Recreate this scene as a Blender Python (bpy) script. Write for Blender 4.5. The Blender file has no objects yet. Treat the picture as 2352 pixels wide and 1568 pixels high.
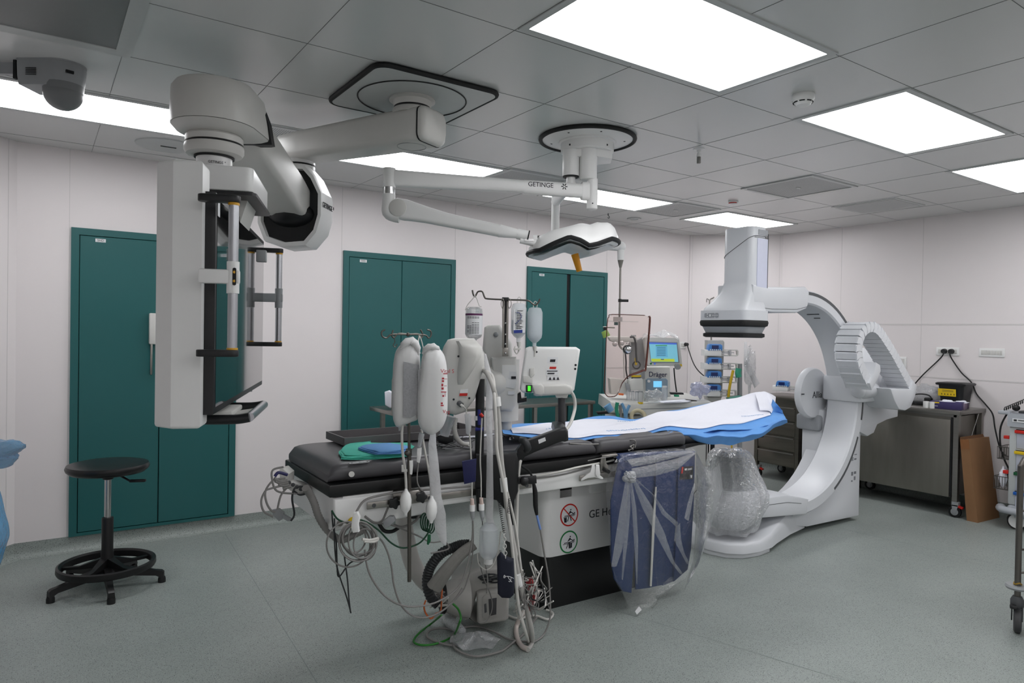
import bpy, bmesh, math, random
from mathutils import Vector, Matrix
random.seed(7)
sc = bpy.context.scene
COL = sc.collection
PI = math.pi
# ---------------------------------------------------------------- camera
W_, H_, F_ = 2352.0, 1568.0, 1582.594
CAMZ = 1.49
_a = Vector((3471 - W_/2, 804 - H_/2, F_)).normalized()
_b = Vector((85 - W_/2, 746 - H_/2, F_)).normalized()
_c = _a.cross(_b).normalized()
CAM = Vector((0, 0, CAMZ))
cam_d = bpy.data.cameras.new('camera')
cam_d.sensor_width = 36; cam_d.lens = 36*F_/W_; cam_d.clip_start = 0.05
cam = bpy.data.objects.new('camera', cam_d); COL.objects.link(cam)
cam.matrix_world = Matrix(((_a[0], -_a[1], -_a[2], 0), (_b[0], -_b[1], -_b[2], 0), (_c[0], -_c[1], -_c[2], CAMZ), (0, 0, 0, 1)))
sc.camera = cam
# ---------------------------------------------------------------- world, exposure
wd = bpy.data.worlds.new('world'); sc.world = wd; wd.use_nodes = True
wd.node_tree.nodes['Background'].inputs[0].default_value = (0.8, 0.85, 0.9, 1)
wd.node_tree.nodes['Background'].inputs[1].default_value = 0.05
vs = sc.view_settings
vs.view_transform = 'Standard'; vs.look = 'None'; vs.gamma = 1; vs.use_curve_mapping = False
vs.exposure = 0.0
PANEL_EMIT = 1.50
try:
    sc.cycles.use_denoising = True; sc.cycles.max_bounces = 8; sc.cycles.transparent_max_bounces = 20; sc.cycles.adaptive_threshold = 0.015
    sc.cycles.caustics_reflective = False; sc.cycles.caustics_refractive = False
except Exception: pass

# ---------------------------------------------------------------- measuring helpers: a sight line met with a real plane
def ray(px, py):
    v = (px - W_/2, py - H_/2, F_)
    return Vector((sum(_a[i]*v[i] for i in range(3)), sum(_b[i]*v[i] for i in range(3)), sum(_c[i]*v[i] for i in range(3))))
def at(px, py, x=None, y=None, z=None):
    r = ray(px, py)
    t = x/r.x if x is not None else y/r.y if y is not None else (z-CAMZ)/r.z
    return CAM + r*t

# ---------------------------------------------------------------- materials
def srgb(c):
    return tuple(((v/255)/12.92 if v/255 <= .04045 else ((v/255+.055)/1.055)**2.4) for v in c)
MATS = {}
def mat(name, rgb, rough=.5, metal=0., noise=.04, nscale=30, bump=0., spec=.5, trans=0., alpha=1., emit=None, estr=1., coat=0., ior=1.45, nz=None, stretch=None, bscale=None):
    if name in MATS: return MATS[name]
    m = bpy.data.materials.new(name); m.use_nodes = True; MATS[name] = m
    nt = m.node_tree; N = nt.nodes; L = nt.links
    b = N['Principled BSDF']
    col = srgb(rgb) + (1,)
    b.inputs['Roughness'].default_value = rough; b.inputs['Metallic'].default_value = metal
    b.inputs['IOR'].default_value = ior
    b.inputs['Specular IOR Level'].default_value = spec
    b.inputs['Transmission Weight'].default_value = trans
    b.inputs['Alpha'].default_value = alpha
    b.inputs['Coat Weight'].default_value = coat
    tc = N.new('ShaderNodeTexCoord'); mp = N.new('ShaderNodeMapping'); L.new(tc.outputs['Object'], mp.inputs[0])
    if stretch: mp.inputs['Scale'].default_value = stretch
    nz_ = N.new('ShaderNodeTexNoise'); nz_.inputs['Scale'].default_value = nscale; nz_.inputs['Detail'].default_value = 4
    L.new(mp.outputs[0], nz_.inputs['Vector'])
    mx = N.new('ShaderNodeMix'); mx.data_type = 'RGBA'
    mx.inputs[6].default_value = tuple(min(1, v*(1-noise)) for v in col[:3]) + (1,)
    mx.inputs[7].default_value = tuple(min(1, v*(1+noise)) for v in col[:3]) + (1,)
    L.new(nz_.outputs[0], mx.inputs[0]); L.new(mx.outputs[2], b.inputs['Base Color'])
    if bump:
        bn = N.new('ShaderNodeBump'); bn.inputs['Strength'].default_value = bump; bn.inputs['Distance'].default_value = .01
        if bscale:
            n2 = N.new('ShaderNodeTexNoise'); n2.inputs['Scale'].default_value = bscale; n2.inputs['Detail'].default_value = 3
            L.new(mp.outputs[0], n2.inputs['Vector']); L.new(n2.outputs[0], bn.inputs['Height'])
        else: L.new(nz_.outputs[0], bn.inputs['Height'])
        L.new(bn.outputs[0], b.inputs['Normal'])
    if emit:
        b.inputs['Emission Color'].default_value = srgb(emit)+(1,); b.inputs['Emission Strength'].default_value = estr
    return m

# ---------------------------------------------------------------- object helpers
def tag(o, label, cat, group=None, kind=None):
    if label: o['label'] = label
    if cat: o['category'] = cat
    if group: o['group'] = group
    if kind: o['kind'] = kind
    return o
def thing(name, label, cat, loc=(0, 0, 0), rotz=0, group=None):
    o = bpy.data.objects.new(name, None); COL.objects.link(o); o.empty_display_size = .05
    o.location = loc; o.rotation_euler = (0, 0, rotz)
    return tag(o, label, cat, group)
def finish(bm, angle=38):
    bmesh.ops.recalc_face_normals(bm, faces=bm.faces)
    a = math.radians(angle)
    for e in bm.edges:
        if len(e.link_faces) == 2:
            try: e.smooth = e.calc_face_angle(0) < a
            except Exception: pass
    for f in bm.faces: f.smooth = True
def obj(name, bm, mats, parent=None, world=True, label=None, kind=None, angle=38, mods=None, recalc=True):
    """link the shapes collected in bm as one mesh object; world: coordinates are room coordinates"""
    if recalc: finish(bm, angle)
    if parent is not None and world:
        M = Matrix.LocRotScale(parent.location, parent.rotation_euler, None)
        p = parent.parent
        while p is not None:
            M = Matrix.LocRotScale(p.location, p.rotation_euler, None) @ M; p = p.parent
        bm.transform(M.inverted())
    lay = bm.faces.layers.int.get('done')
    if lay: bm.faces.layers.int.remove(lay)
    me = bpy.data.meshes.new(name); bm.to_mesh(me); bm.free()
    if not isinstance(mats, (list, tuple)): mats = [mats]
    for m in mats: me.materials.append(m)
    o = bpy.data.objects.new(name, me); COL.objects.link(o)
    if parent is not None: o.parent = parent
    if label: o['label'] = label
    if kind: o['kind'] = kind
    return o
def solo(name, bm, mats, label, cat, group=None, **k):
    o = obj(name, bm, mats, **k); base_origin(o); return tag(o, label, cat, group)
def base_origin(o):
    vs_ = [v.co for v in o.data.vertices]
    if not vs_: return
    c = Vector(((min(v.x for v in vs_)+max(v.x for v in vs_))/2, (min(v.y for v in vs_)+max(v.y for v in vs_))/2, min(v.z for v in vs_)))
    o.data.transform(Matrix.Translation(-c)); o.location = c
def struct(name, bm, mats, parent=None, **k):
    o = obj(name, bm, mats, parent, **k)
    if parent is None: o['kind'] = 'structure'
    return o
def dup(root, loc=None, rotz=None, label=None, group=None, scale=None):
    r = root.copy(); COL.objects.link(r)
    if loc is not None: r.location = loc
    if rotz is not None: r.rotation_euler = (0, 0, rotz)
    if label: r['label'] = label
    if group: r['group'] = group
    for ch in list(root.children):
        c = ch.copy(); COL.objects.link(c); c.parent = r
        for g in list(ch.children):
            d = g.copy(); COL.objects.link(d); d.parent = c
    return r
B = bmesh.new
def mi(bm, n0, idx):
    """give the faces added since the last call material slot idx"""
    lay = bm.faces.layers.int.get('done') or bm.faces.layers.int.new('done')
    for f in bm.faces:
        if not f[lay]: f.material_index = idx; f[lay] = 1
def rotm(rx=0, ry=0, rz=0):
    return Matrix.Rotation(rz, 4, 'Z') @ Matrix.Rotation(ry, 4, 'Y') @ Matrix.Rotation(rx, 4, 'X')
def box(bm, c, s, rot=None, bev=0., seg=2, m=0):
    """box with centre c, full sizes s"""
    n0 = len(bm.faces)
    M = Matrix.Translation(Vector(c)) @ (rot.to_4x4() if rot is not None else Matrix.Identity(4)) @ Matrix.Diagonal((s[0], s[1], s[2], 1))
    if bev:
        t = bmesh.new(); bmesh.ops.create_cube(t, size=1, matrix=Matrix.Diagonal((s[0], s[1], s[2], 1)))
        bmesh.ops.bevel(t, geom=t.edges[:], offset=min(bev, min(s)*.49), segments=seg, profile=.5, affect='EDGES')
        M2 = Matrix.Translation(Vector(c)) @ (rot.to_4x4() if rot is not None else Matrix.Identity(4))
        merge(bm, t, M2)
    else: bmesh.ops.create_cube(bm, size=1, matrix=M)
    mi(bm, n0, m)
def merge(bm, t, M=None):
    if M is not None: t.transform(M)
    vm = [bm.verts.new(v.co) for v in t.verts]
    t.verts.index_update()
    for f in t.faces:
        try:
            g = bm.faces.new([vm[v.index] for v in f.verts]); g.material_index = f.material_index
        except ValueError: pass
    t.free()
def b2(bm, lo, hi, bev=0., seg=2, m=0):
    lo = Vector(lo); hi = Vector(hi)
    box(bm, (lo+hi)/2, [abs(hi[i]-lo[i]) for i in range(3)], None, bev, seg, m)
def frame_z(d):
    d = Vector(d).normalized()
    return d.to_track_quat('Z', 'Y').to_matrix().to_4x4()
def cyl(bm, p0, p1, r0, r1=None, n=20, m=0, caps=True):
    n0 = len(bm.faces)
    p0 = Vector(p0); p1 = Vector(p1); d = p1-p0
    if r1 is None: r1 = r0
    bmesh.ops.create_cone(bm, cap_ends=caps, cap_tris=False, segments=n, radius1=r0, radius2=r1, depth=d.length, matrix=Matrix.Translation((p0+p1)/2) @ frame_z(d))
    mi(bm, n0, m)
def lathe(bm, prof, o, axis=(0, 0, 1), n=32, m=0, sx=1., sy=1.):
    """prof: (radius, height) pairs turned about axis from o"""
    n0 = len(bm.faces)
    M = Matrix.Translation(Vector(o)) @ frame_z(axis)
    if Vector(axis).normalized() == Vector((0, 0, 1)): M = Matrix.Translation(Vector(o))
    rings = []
    for r, h in prof:
        if r < 1e-5: rings.append([bm.verts.new(M @ Vector((0, 0, h)))])
        else: rings.append([bm.verts.new(M @ Vector((r*sx*math.cos(2*PI*k/n), r*sy*math.sin(2*PI*k/n), h))) for k in range(n)])
    for a, b in zip(rings, rings[1:]):
        for k in range(n):
            k2 = (k+1) % n
            if len(a) == 1 and len(b) == 1: break
            vs_ = [a[0], b[k], b[k2]] if len(a) == 1 else [a[k], a[k2], b[0]] if len(b) == 1 else [a[k], a[k2], b[k2], b[k]]
            bm.faces.new(vs_)
    for rg in (rings[0], rings[-1]):
        if len(rg) > 1: bm.faces.new(rg)
    mi(bm, n0, m)
def ball(bm, c, r, s=(1, 1, 1), n=16, m=0, rot=None):
    n0 = len(bm.faces)
    M = Matrix.Translation(Vector(c)) @ (rot.to_4x4() if rot is not None else Matrix.Identity(4)) @ Matrix.Diagonal((r*s[0], r*s[1], r*s[2], 1))
    bmesh.ops.create_uvsphere(bm, u_segments=n, v_segments=max(6, n//2+2), radius=1, matrix=M); mi(bm, n0, m)
def smooth_path(pts, k=6, closed=False):
    pts = [Vector(p) for p in pts]; n = len(pts)
    if n < 3 or k <= 1: return pts
    out = []
    rng = n if closed else n-1
    for i in range(rng):
        if closed: p0, p1, p2, p3 = pts[(i-1) % n], pts[i], pts[(i+1) % n], pts[(i+2) % n]
        else: p0, p1, p2, p3 = pts[max(i-1, 0)], pts[i], pts[i+1], pts[min(i+2, n-1)]
        for j in range(k):
            t = j/k
            out.append(.5*((2*p1)+(-p0+p2)*t+(2*p0-5*p1+4*p2-p3)*t*t+(-p0+3*p1-3*p2+p3)*t**3))
    if not closed: out.append(pts[-1])
    return out
def tube(bm, pts, r, n=8, k=6, m=0, closed=False, caps=True, ribs=0., sy=1.):
    """round tube along a smoothed path; r a number or one radius per path point; ribs: corrugation depth"""
    n0 = len(bm.faces)
    rs = r if isinstance(r, (list, tuple)) else None
    P = smooth_path(pts, k, closed)
    Q = [P[0]]
    for p in P[1:]:
        if (p-Q[-1]).length > 1e-6: Q.append(p)
    P = Q
    if len(P) < 2: return
    T = []
    for i in range(len(P)):
        a = P[i-1] if (i > 0 or closed) else P[i]; b = P[(i+1) % len(P)] if (i < len(P)-1 or closed) else P[i]
        T.append((b-a).normalized())
    up = Vector((0, 0, 1)) if abs(T[0].z) < .9 else Vector((1, 0, 0))
    u = T[0].cross(up).normalized(); rings = []
    for i, p in enumerate(P):
        u = (u - T[i]*u.dot(T[i])); u = u.normalized() if u.length > 1e-6 else T[i].orthogonal().normalized()
        v = T[i].cross(u)
        if rs: f = i/(len(P)-1)*(len(rs)-1); a = int(f); rr = rs[a]*(1-(f-a)) + rs[min(a+1, len(rs)-1)]*(f-a)
        else: rr = r
        if ribs and i % 2: rr -= ribs
        rings.append([bm.verts.new(p + u*rr*math.cos(2*PI*q/n) + v*rr*sy*math.sin(2*PI*q/n)) for q in range(n)])
    prs = list(zip(rings, rings[1:])) + ([(rings[-1], rings[0])] if closed else [])
    for a, b in prs:
        for q in range(n): bm.faces.new([a[q], a[(q+1) % n], b[(q+1) % n], b[q]])
    if caps and not closed:
        bm.faces.new(rings[0][::-1]); bm.faces.new(rings[-1])
    mi(bm, n0, m)
def prism(bm, poly, o, ux, uy, depth, m=0, bev=0., seg=2, hole=None):
    """poly (2-D) in the plane through o spanned by ux, uy, pushed out by the vector depth"""
    t = bmesh.new(); n0 = len(bm.faces)
    o = Vector(o); ux = Vector(ux); uy = Vector(uy); d = Vector(depth)
    a = [t.verts.new(o+ux*p[0]+uy*p[1]) for p in poly]; b = [t.verts.new(v.co+d) for v in a]
    n = len(a)
    t.faces.new(a); t.faces.new(b[::-1])
    for i in range(n): t.faces.new([a[i], b[i], b[(i+1) % n], a[(i+1) % n]])
    bmesh.ops.recalc_face_normals(t, faces=t.faces)
    if bev:
        es = [e for e in t.edges if (e.verts[0] in a) == (e.verts[1] in a)]
        bmesh.ops.bevel(t, geom=es, offset=bev, segments=seg, profile=.5, affect='EDGES')
    merge(bm, t); mi(bm, n0, m)
def rrect(w, h, r, n=5, cx=0, cy=0):
    out = []
    for (sx, sy, a0) in ((1, 1, 0), (-1, 1, 90), (-1, -1, 180), (1, -1, 270)):
        for k in range(n+1):
            a = math.radians(a0+90*k/n)
            out.append((cx+sx*(w/2-r)+r*math.cos(a), cy+sy*(h/2-r)+r*math.sin(a)))
    return out
def loft(bm, secs, m=0, cap=True, closed=False):
    """skin between sections that have equal numbers of points"""
    n0 = len(bm.faces)
    R = [[bm.verts.new(Vector(p)) for p in s] for s in secs]; n = len(R[0])
    prs = list(zip(R, R[1:])) + ([(R[-1], R[0])] if closed else [])
    for a, b in prs:
        for k in range(n): bm.faces.new([a[k], a[(k+1) % n], b[(k+1) % n], b[k]])
    if cap and not closed: bm.faces.new(R[0][::-1]); bm.faces.new(R[-1])
    mi(bm, n0, m)
def torus(bm, c, R, r, axis=(0, 0, 1), n=40, k=10, m=0, a0=0, a1=2*PI, sx=1., sy=1.):
    M = Matrix.Translation(Vector(c)) @ (frame_z(axis) if Vector(axis).normalized() != Vector((0, 0, 1)) else Matrix.Identity(4))
    full = abs(a1-a0-2*PI) < 1e-4
    cnt = n if full else n+1
    pts = [M @ Vector((R*sx*math.cos(a0+(a1-a0)*i/n), R*sy*math.sin(a0+(a1-a0)*i/n), 0)) for i in range(cnt)]
    tube(bm, pts, r, n=k, k=1, m=m, closed=full)
def text(name, body, size, o, ux, uy, m, parent=None, depth=.0008, align='CENTER', squeeze=1.):
    """lettering as real raised mesh on the face spanned by ux, uy"""
    cu = bpy.data.curves.new('t', 'FONT'); cu.body = body; cu.size = size; cu.extrude = depth; cu.align_x = align; cu.align_y = 'CENTER'
    to = bpy.data.objects.new('t', cu); COL.objects.link(to)
    bpy.context.view_layer.update()
    me = bpy.data.meshes.new_from_object(to.evaluated_get(bpy.context.evaluated_depsgraph_get()))
    bpy.data.objects.remove(to); bm = bmesh.new(); bm.from_mesh(me)
    ux = Vector(ux).normalized(); uy = Vector(uy).normalized(); uz = ux.cross(uy)
    M = Matrix(((ux.x*squeeze, uy.x, uz.x, o[0]), (ux.y*squeeze, uy.y, uz.y, o[1]), (ux.z*squeeze, uy.z, uz.z, o[2]), (0, 0, 0, 1)))
    bm.transform(M)
    return bm if name is None else obj(name, bm, m, parent, angle=20)
# ================================================================ materials of the room
CEILZ = 2.643; WY = 5.37; WX = 6.875; LX = -0.95; BY = -4.2
TILE = .6
def floor_mat(name):
    m = bpy.data.materials.new(name); m.use_nodes = True; nt = m.node_tree; N = nt.nodes; L = nt.links; b = N['Principled BSDF']
    tc = N.new('ShaderNodeTexCoord')
    def ramp(src, stops):
        r = N.new('ShaderNodeValToRGB'); L.new(src, r.inputs[0]); e = r.color_ramp.elements
        e[0].position, e[0].color = stops[0]; e[1].position, e[1].color = stops[1]; return r
    n1 = N.new('ShaderNodeTexNoise'); n1.inputs['Scale'].default_value = 3; n1.inputs['Detail'].default_value = 5; L.new(tc.outputs['Object'], n1.inputs['Vector'])
    base = ramp(n1.outputs[0], ((.3, srgb((141, 148, 144))+(1,)), (.7, srgb((148, 155, 151))+(1,))))
    cur = base.outputs[0]
    for sc_, th, colr, fac in ((150, .26, (70, 78, 76), .8), (260, .27, (112, 120, 117), .7), (140, .2, (186, 193, 190), .65), (100, .17, (44, 50, 49), .85)):
        v = N.new('ShaderNodeTexVoronoi'); v.inputs['Scale'].default_value = sc_
        nd = N.new('ShaderNodeTexNoise'); nd.inputs['Scale'].default_value = sc_*1.3
        av = N.new('ShaderNodeVectorMath'); av.operation = 'MULTIPLY_ADD'; av.inputs[1].default_value = (.006, .006, .006)
        L.new(tc.outputs['Object'], nd.inputs['Vector']); L.new(nd.outputs[1], av.inputs[0]); L.new(tc.outputs['Object'], av.inputs[2])
        L.new(av.outputs[0], v.inputs['Vector'])
        wn = N.new('ShaderNodeSeparateColor'); L.new(v.outputs['Color'], wn.inputs[0])
        r = ramp(v.outputs['Distance'], ((th, (1, 1, 1, 1)), (th+.05, (0, 0, 0, 1))))
        g = N.new('ShaderNodeMath'); g.operation = 'GREATER_THAN'; g.inputs[1].default_value = .45; L.new(wn.outputs[0], g.inputs[0])
        mu = N.new('ShaderNodeMath'); mu.operation = 'MULTIPLY'; L.new(r.outputs[0], mu.inputs[0]); L.new(g.outputs[0], mu.inputs[1])
        mu2 = N.new('ShaderNodeMath'); mu2.operation = 'MULTIPLY'; mu2.inputs[1].default_value = fac; L.new(mu.outputs[0], mu2.inputs[0])
        mx = N.new('ShaderNodeMix'); mx.data_type = 'RGBA'; L.new(mu2.outputs[0], mx.inputs[0]); L.new(cur, mx.inputs[6]); mx.inputs[7].default_value = srgb(colr)+(1,)
        cur = mx.outputs[2]
    L.new(cur, b.inputs['Base Color']); b.inputs['Roughness'].default_value = .42; b.inputs['Specular IOR Level'].default_value = .35
    bn = N.new('ShaderNodeBump'); bn.inputs['Strength'].default_value = .06; n3 = N.new('ShaderNodeTexNoise'); n3.inputs['Scale'].default_value = 60
    L.new(tc.outputs['Object'], n3.inputs['Vector']); L.new(n3.outputs[0], bn.inputs['Height']); L.new(bn.outputs[0], b.inputs['Normal'])
    return m
M_floor = floor_mat('speckled_vinyl')
M_seam = mat('floor_seam', (116, 126, 123), .5)
M_wall = mat('wall_panel_white', (230, 224, 224), .38, noise=.012, nscale=8, bump=.02)
M_wseam = mat('wall_seam', (212, 208, 207), .5)
M_ceil = mat('ceiling_metal_panel', (212, 213, 212), .24, noise=.02, nscale=2, bump=.03, spec=.75, bscale=3)
M_cseam = mat('ceiling_seam', (112, 114, 114), .6)
M_cframe = mat('ceiling_trim', (190, 193, 192), .35)
M_teal = mat('teal_lacquer', (36, 94, 94), .36, noise=.03, nscale=4, bump=.03, bscale=250)
M_dark = mat('dark_gap', (18, 20, 22), .7)
M_blackpl = mat('black_plastic', (24, 25, 27), .38)
M_rubber = mat('black_rubber', (16, 17, 18), .6)
M_white = mat('white_plastic', (232, 232, 231), .32, noise=.01)
M_offw = mat('off_white_plastic', (205, 204, 200), .38, noise=.02)
M_grey = mat('grey_plastic', (150, 153, 155), .4)
M_steel = mat('stainless_steel', (150, 147, 142), .28, metal=.9, noise=.12, nscale=5, stretch=(1, 1, 14))
M_chrome = mat('chrome', (190, 190, 190), .16, metal=1)
M_darkst = mat('brushed_dark_steel', (96, 93, 88), .36, metal=.8, noise=.15, nscale=6, stretch=(1, 1, 12))
M_paper = mat('paper_label', (225, 226, 228), .6)
M_ink = mat('ink', (28, 28, 36), .6)
M_red = mat('red_plastic', (196, 38, 30), .4)
M_yellow = mat('yellow_plastic', (225, 190, 30), .45)
M_green = mat('green_mark', (20, 120, 60), .5)

# ================================================================ shell
bm = B(); b2(bm, (LX-.1, BY-.1, -.1), (WX+.1, WY+.1, 0)); struct('floor', bm, M_floor)
for k, (p, q) in enumerate((((520, 1240), (725, 1568)), ((1180, 1330), (1960, 1568)), ((1700, 1160), (2352, 1310)))):
    a = at(*p, z=0); b = at(*q, z=0)
    d = (b-a).normalized(); a -= d*(.9 if k == 1 else .45 if k == 0 else .0); b += d*1.2
    if k == 0: a = Vector((a.x, min(a.y, 5.27), 0))
    s = d.cross(Vector((0, 0, 1)))*.0018
    bm = B(); t = bm.faces.new([bm.verts.new(v+Vector((0, 0, .0006))) for v in (a+s, b+s, b-s, a-s)])
    struct('trim_%d' % (k+1), bm, M_seam)
# walls are thick slabs; the doors sit on them
def wall(name, p, q, seams=(), rails=()):
    """wall from p to q (the room on its left hand side), with panel joints"""
    p = Vector((p[0], p[1], 0)); q = Vector((q[0], q[1], 0)); d = (q-p); L_ = d.length; d.normalize(); n = Vector((d.y, -d.x, 0))
    bm = B(); c = (p+q)/2 + n*.05; rot = Matrix.Rotation(math.atan2(d.y, d.x), 4, 'Z')
    box(bm, (c.x, c.y, CEILZ/2), (L_, .1, CEILZ), rot)
    for s in seams:
        c = p+d*s - n*.0006
        box(bm, (c.x, c.y, CEILZ/2+.05), (.004, .0016, CEILZ-.1), rot, m=1)
    for z, s0, s1 in rails:
        c = p+d*(s0+s1)/2 - n*.001
        box(bm, (c.x, c.y, z), (s1-s0, .0024, .012), rot, m=1)
    return struct(name, bm, [M_wall, M_wseam])
wall('wall_back', (6.157, WY), (-.11, WY), [6.157-v for v in (.0+.17, 1.222, 2.02, 3.07, 3.855, 4.887)], [(1.635, 6.157-5.36, 6.157-4.885), (1.144, 6.157-5.36, 6.157-4.885)])
wall('wall_right', (WX, BY), (WX, 4.66), [v-BY for v in (3.964, 3.166, 1.9, .7, -.5)], [(1.638, -1.5-BY, 3.96-BY), (1.144, -1.5-BY, 3.96-BY)])
wall('wall_corner_right', (WX, 4.655), (6.16, WY), [.03, .98])
wall('wall_corner_left', (-.11, WY), (LX, WY-.84), [.06])
wall('wall_left', (LX, WY-.84), (LX, BY), [1, 2.2, 3.4, 4.6])
wall('wall_front', (LX, BY), (WX, BY), [1, 2.2, 3.4, 4.6, 5.8])
def cove(name, p, q):
    p = Vector((p[0], p[1], 0)); q = Vector((q[0], q[1], 0)); d = (q-p).normalized(); n = Vector((-d.y, d.x, 0))
    prof = [(0, .1), (.004, .1), (.005, .05)] + [(.005+.045*(1-math.cos(a)), .05*(1-math.sin(a))+.0012) for a in [PI/2*k/6 for k in range(1, 7)]] + [(.05, 0), (0, 0)]
    bm = B(); loft(bm, [[e + n*u + Vector((0, 0, z)) for u, z in prof] for e in (p, q)]); struct(name, bm, M_floor)
cove('baseboard_back', (6.157, WY), (-.11, WY)); cove('baseboard_right', (WX, BY), (WX, 4.66)); cove('baseboard_corner_right', (WX, 4.655), (6.16, WY))
cove('baseboard_corner_left', (-.11, WY), (LX, WY-.84)); cove('baseboard_left', (LX, WY-.84), (LX, BY))
# ceiling: one slab with panel joints let into its face
bm = B(); b2(bm, (LX-.1, BY-.1, CEILZ), (WX+.1, WY+.1, CEILZ+.1))
GX = [(.772+.5203*k)*1.153 for k in range(-4, 12)]; GY = [(2.41+.52*k)*1.153 for k in range(-12, 5)]
for x in GX:
    if LX < x < WX: b2(bm, (x-.0009, BY, CEILZ-.0012), (x+.0009, WY, CEILZ+.002), m=1)
for y in GY:
    if BY < y < WY: b2(bm, (LX, y-.0009, CEILZ-.0012), (WX, y+.0009, CEILZ+.002), m=1)
struct('ceiling', bm, [M_ceil, M_cseam])

# ================================================================ ceiling lights
M_panel = mat('light_panel_lit', (255, 255, 255), .5, emit=(252, 252, 254), estr=PANEL_EMIT*6)
M_panoff = mat('light_panel_off', (120, 122, 122), .4)
def ceiling_light(x0, y0, x1, y1, label, lit=True):
    c = Vector(((x0+x1)/2, (y0+y1)/2, CEILZ))
    t = thing('ceiling_light', label, 'ceiling light', c, group='ceiling light panels')
    w, h = x1-x0, y1-y0
    bm = B()
    for (sx, sy, lx, ly) in ((0, 1, w+.06, .03), (0, -1, w+.06, .03), (1, 0, .03, h), (-1, 0, .03, h)):
        box(bm, (sx*(w/2+.015), sy*(h/2+.015), -.003), (lx, ly, .006))
    obj('frame', bm, M_cframe, t, world=False)
    bm = B(); box(bm, (0, 0, -.0015), (w, h, .003)); obj('diffuser', bm, M_panel if lit else M_panoff, t, world=False)
    return t
k = 1.153
ceiling_light(1.319*k, 1.38*k, 2.272*k, 1.845*k, 'largest lit ceiling panel, nearest the viewer at the top of the photo')
ceiling_light(2.866*k, 1.40*k, 3.822*k, 1.858*k, 'lit ceiling panel beside the smoke detector')
ceiling_light(4.437*k, 1.43*k, 5.386*k, 1.893*k, 'lit ceiling panel cut by the right edge of the photo')
ceiling_light(4.552*k, 3.592*k, 5.455*k, 4.04*k, 'small far lit ceiling panel above the x-ray detector')
ceiling_light(3.0*k, 3.594*k, 3.945*k, 4.0*k, 'lit ceiling panel behind the stem of the surgical lamp')
ceiling_light(1.385*k, 3.525*k, 2.343*k, 3.93*k, 'lit ceiling panel behind the thick boom arm')
ceiling_light(-.18*k, 3.505*k, .775*k, 3.945*k, 'long lit ceiling panel behind the ceiling camera at upper left')
for (x0, y0) in ((-.25, -.75), (1.319, -.75), (2.866, -.75), (4.437, -.75), (-.25, -2.9), (1.319, -2.9), (2.866, -2.9), (4.437, -2.9)):
    ceiling_light(x0*k, y0*k, (x0+.955)*k, (y0+.46)*k, 'lit ceiling panel behind the viewer')
t = ceiling_light(-.5, 2.77, .262, 3.31, 'unlit square ceiling panel in a double frame at the upper left corner', False)
bm = B()
for (a, b) in (((-.62, 3.345), (.32, 3.385)), ((.285, 2.5), (.32, 3.345))): b2(bm, (a[0], a[1], CEILZ-.004), (b[0], b[1], CEILZ))
obj('outer_frame', bm, M_cframe, t)

# ================================================================ perforated vents, hatch, small ceiling fittings
def perf_mat():
    m = bpy.data.materials.new('perforated_metal'); m.use_nodes = True; nt = m.node_tree; N = nt.nodes; L = nt.links; b = N['Principled BSDF']
    tc = N.new('ShaderNodeTexCoord'); sp = N.new('ShaderNodeSeparateXYZ'); L.new(tc.outputs['Object'], sp.inputs[0])
    def wv(o_):
        a = N.new('ShaderNodeMath'); a.operation = 'MULTIPLY'; a.inputs[1].default_value = 2*PI/.0125; L.new(o_, a.inputs[0])
        s = N.new('ShaderNodeMath'); s.operation = 'SINE'; L.new(a.outputs[0], s.inputs[0]); return s.outputs[0]
    ad = N.new('ShaderNodeMath'); ad.operation = 'ADD'; L.new(wv(sp.outputs[0]), ad.inputs[0]); L.new(wv(sp.outputs[1]), ad.inputs[1])
    g = N.new('ShaderNodeMath'); g.operation = 'GREATER_THAN'; g.inputs[1].default_value = .55; L.new(ad.outputs[0], g.inputs[0])
    mx = N.new('ShaderNodeMix'); mx.data_type = 'RGBA'; L.new(g.outputs[0], mx.inputs[0])
    mx.inputs[6].default_value = srgb((190, 192, 192))+(1,); mx.inputs[7].default_value = srgb((40, 42, 44))+(1,); L.new(mx.outputs[2], b.inputs['Base Color'])
    b.inputs['Roughness'].default_value = .4
    return m
M_perf = perf_mat()
def vent(cx, cy, s, label):
    t = thing('ceiling_vent', label, 'air vent', (cx, cy, CEILZ), group='perforated ceiling air vents')
    bm = B()
    for (sx, sy, lx, ly) in ((0, 1, s, .03), (0, -1, s, .03), (1, 0, .03, s-.06), (-1, 0, .03, s-.06)):
        box(bm, (sx*(s/2-.015), sy*(s/2-.015), -.004), (lx, ly, .008))
    obj('frame', bm, M_cframe, t, world=False)
    bm = B(); box(bm, (0, 0, -.002), (s-.06, s-.06, .004)); obj('perforated_plate', bm, M_perf, t, world=False)
    bm = B(); box(bm, (0, 0, -.006), (.05, .014, .006), bev=.002); obj('catch', bm, M_white, t, world=False)
vent(4.79, 3.12, .6, 'square perforated ceiling vent in front of the x-ray detector head, the most exposed of four')
vent(3.0, 4.28, .56, 'perforated ceiling vent above the long lamp arm')
vent(4.80, 4.36, .56, 'perforated ceiling vent between two far light panels')
vent(1.19, 4.28, .56, 'perforated ceiling vent glimpsed behind the white boom joint')
bm = B()
p = [at(1915, 476, z=CEILZ), at(2060, 453, z=CEILZ), at(2118, 470, z=CEILZ), at(1983, 491, z=CEILZ)]
x0, x1, y0, y1 = 5.73, 6.23, 2.86, 3.41
t = thing('ceiling_hatch', 'faint square access hatch in the ceiling near the right wall', 'access hatch', ((x0+x1)/2, (y0+y1)/2, CEILZ))
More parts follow.
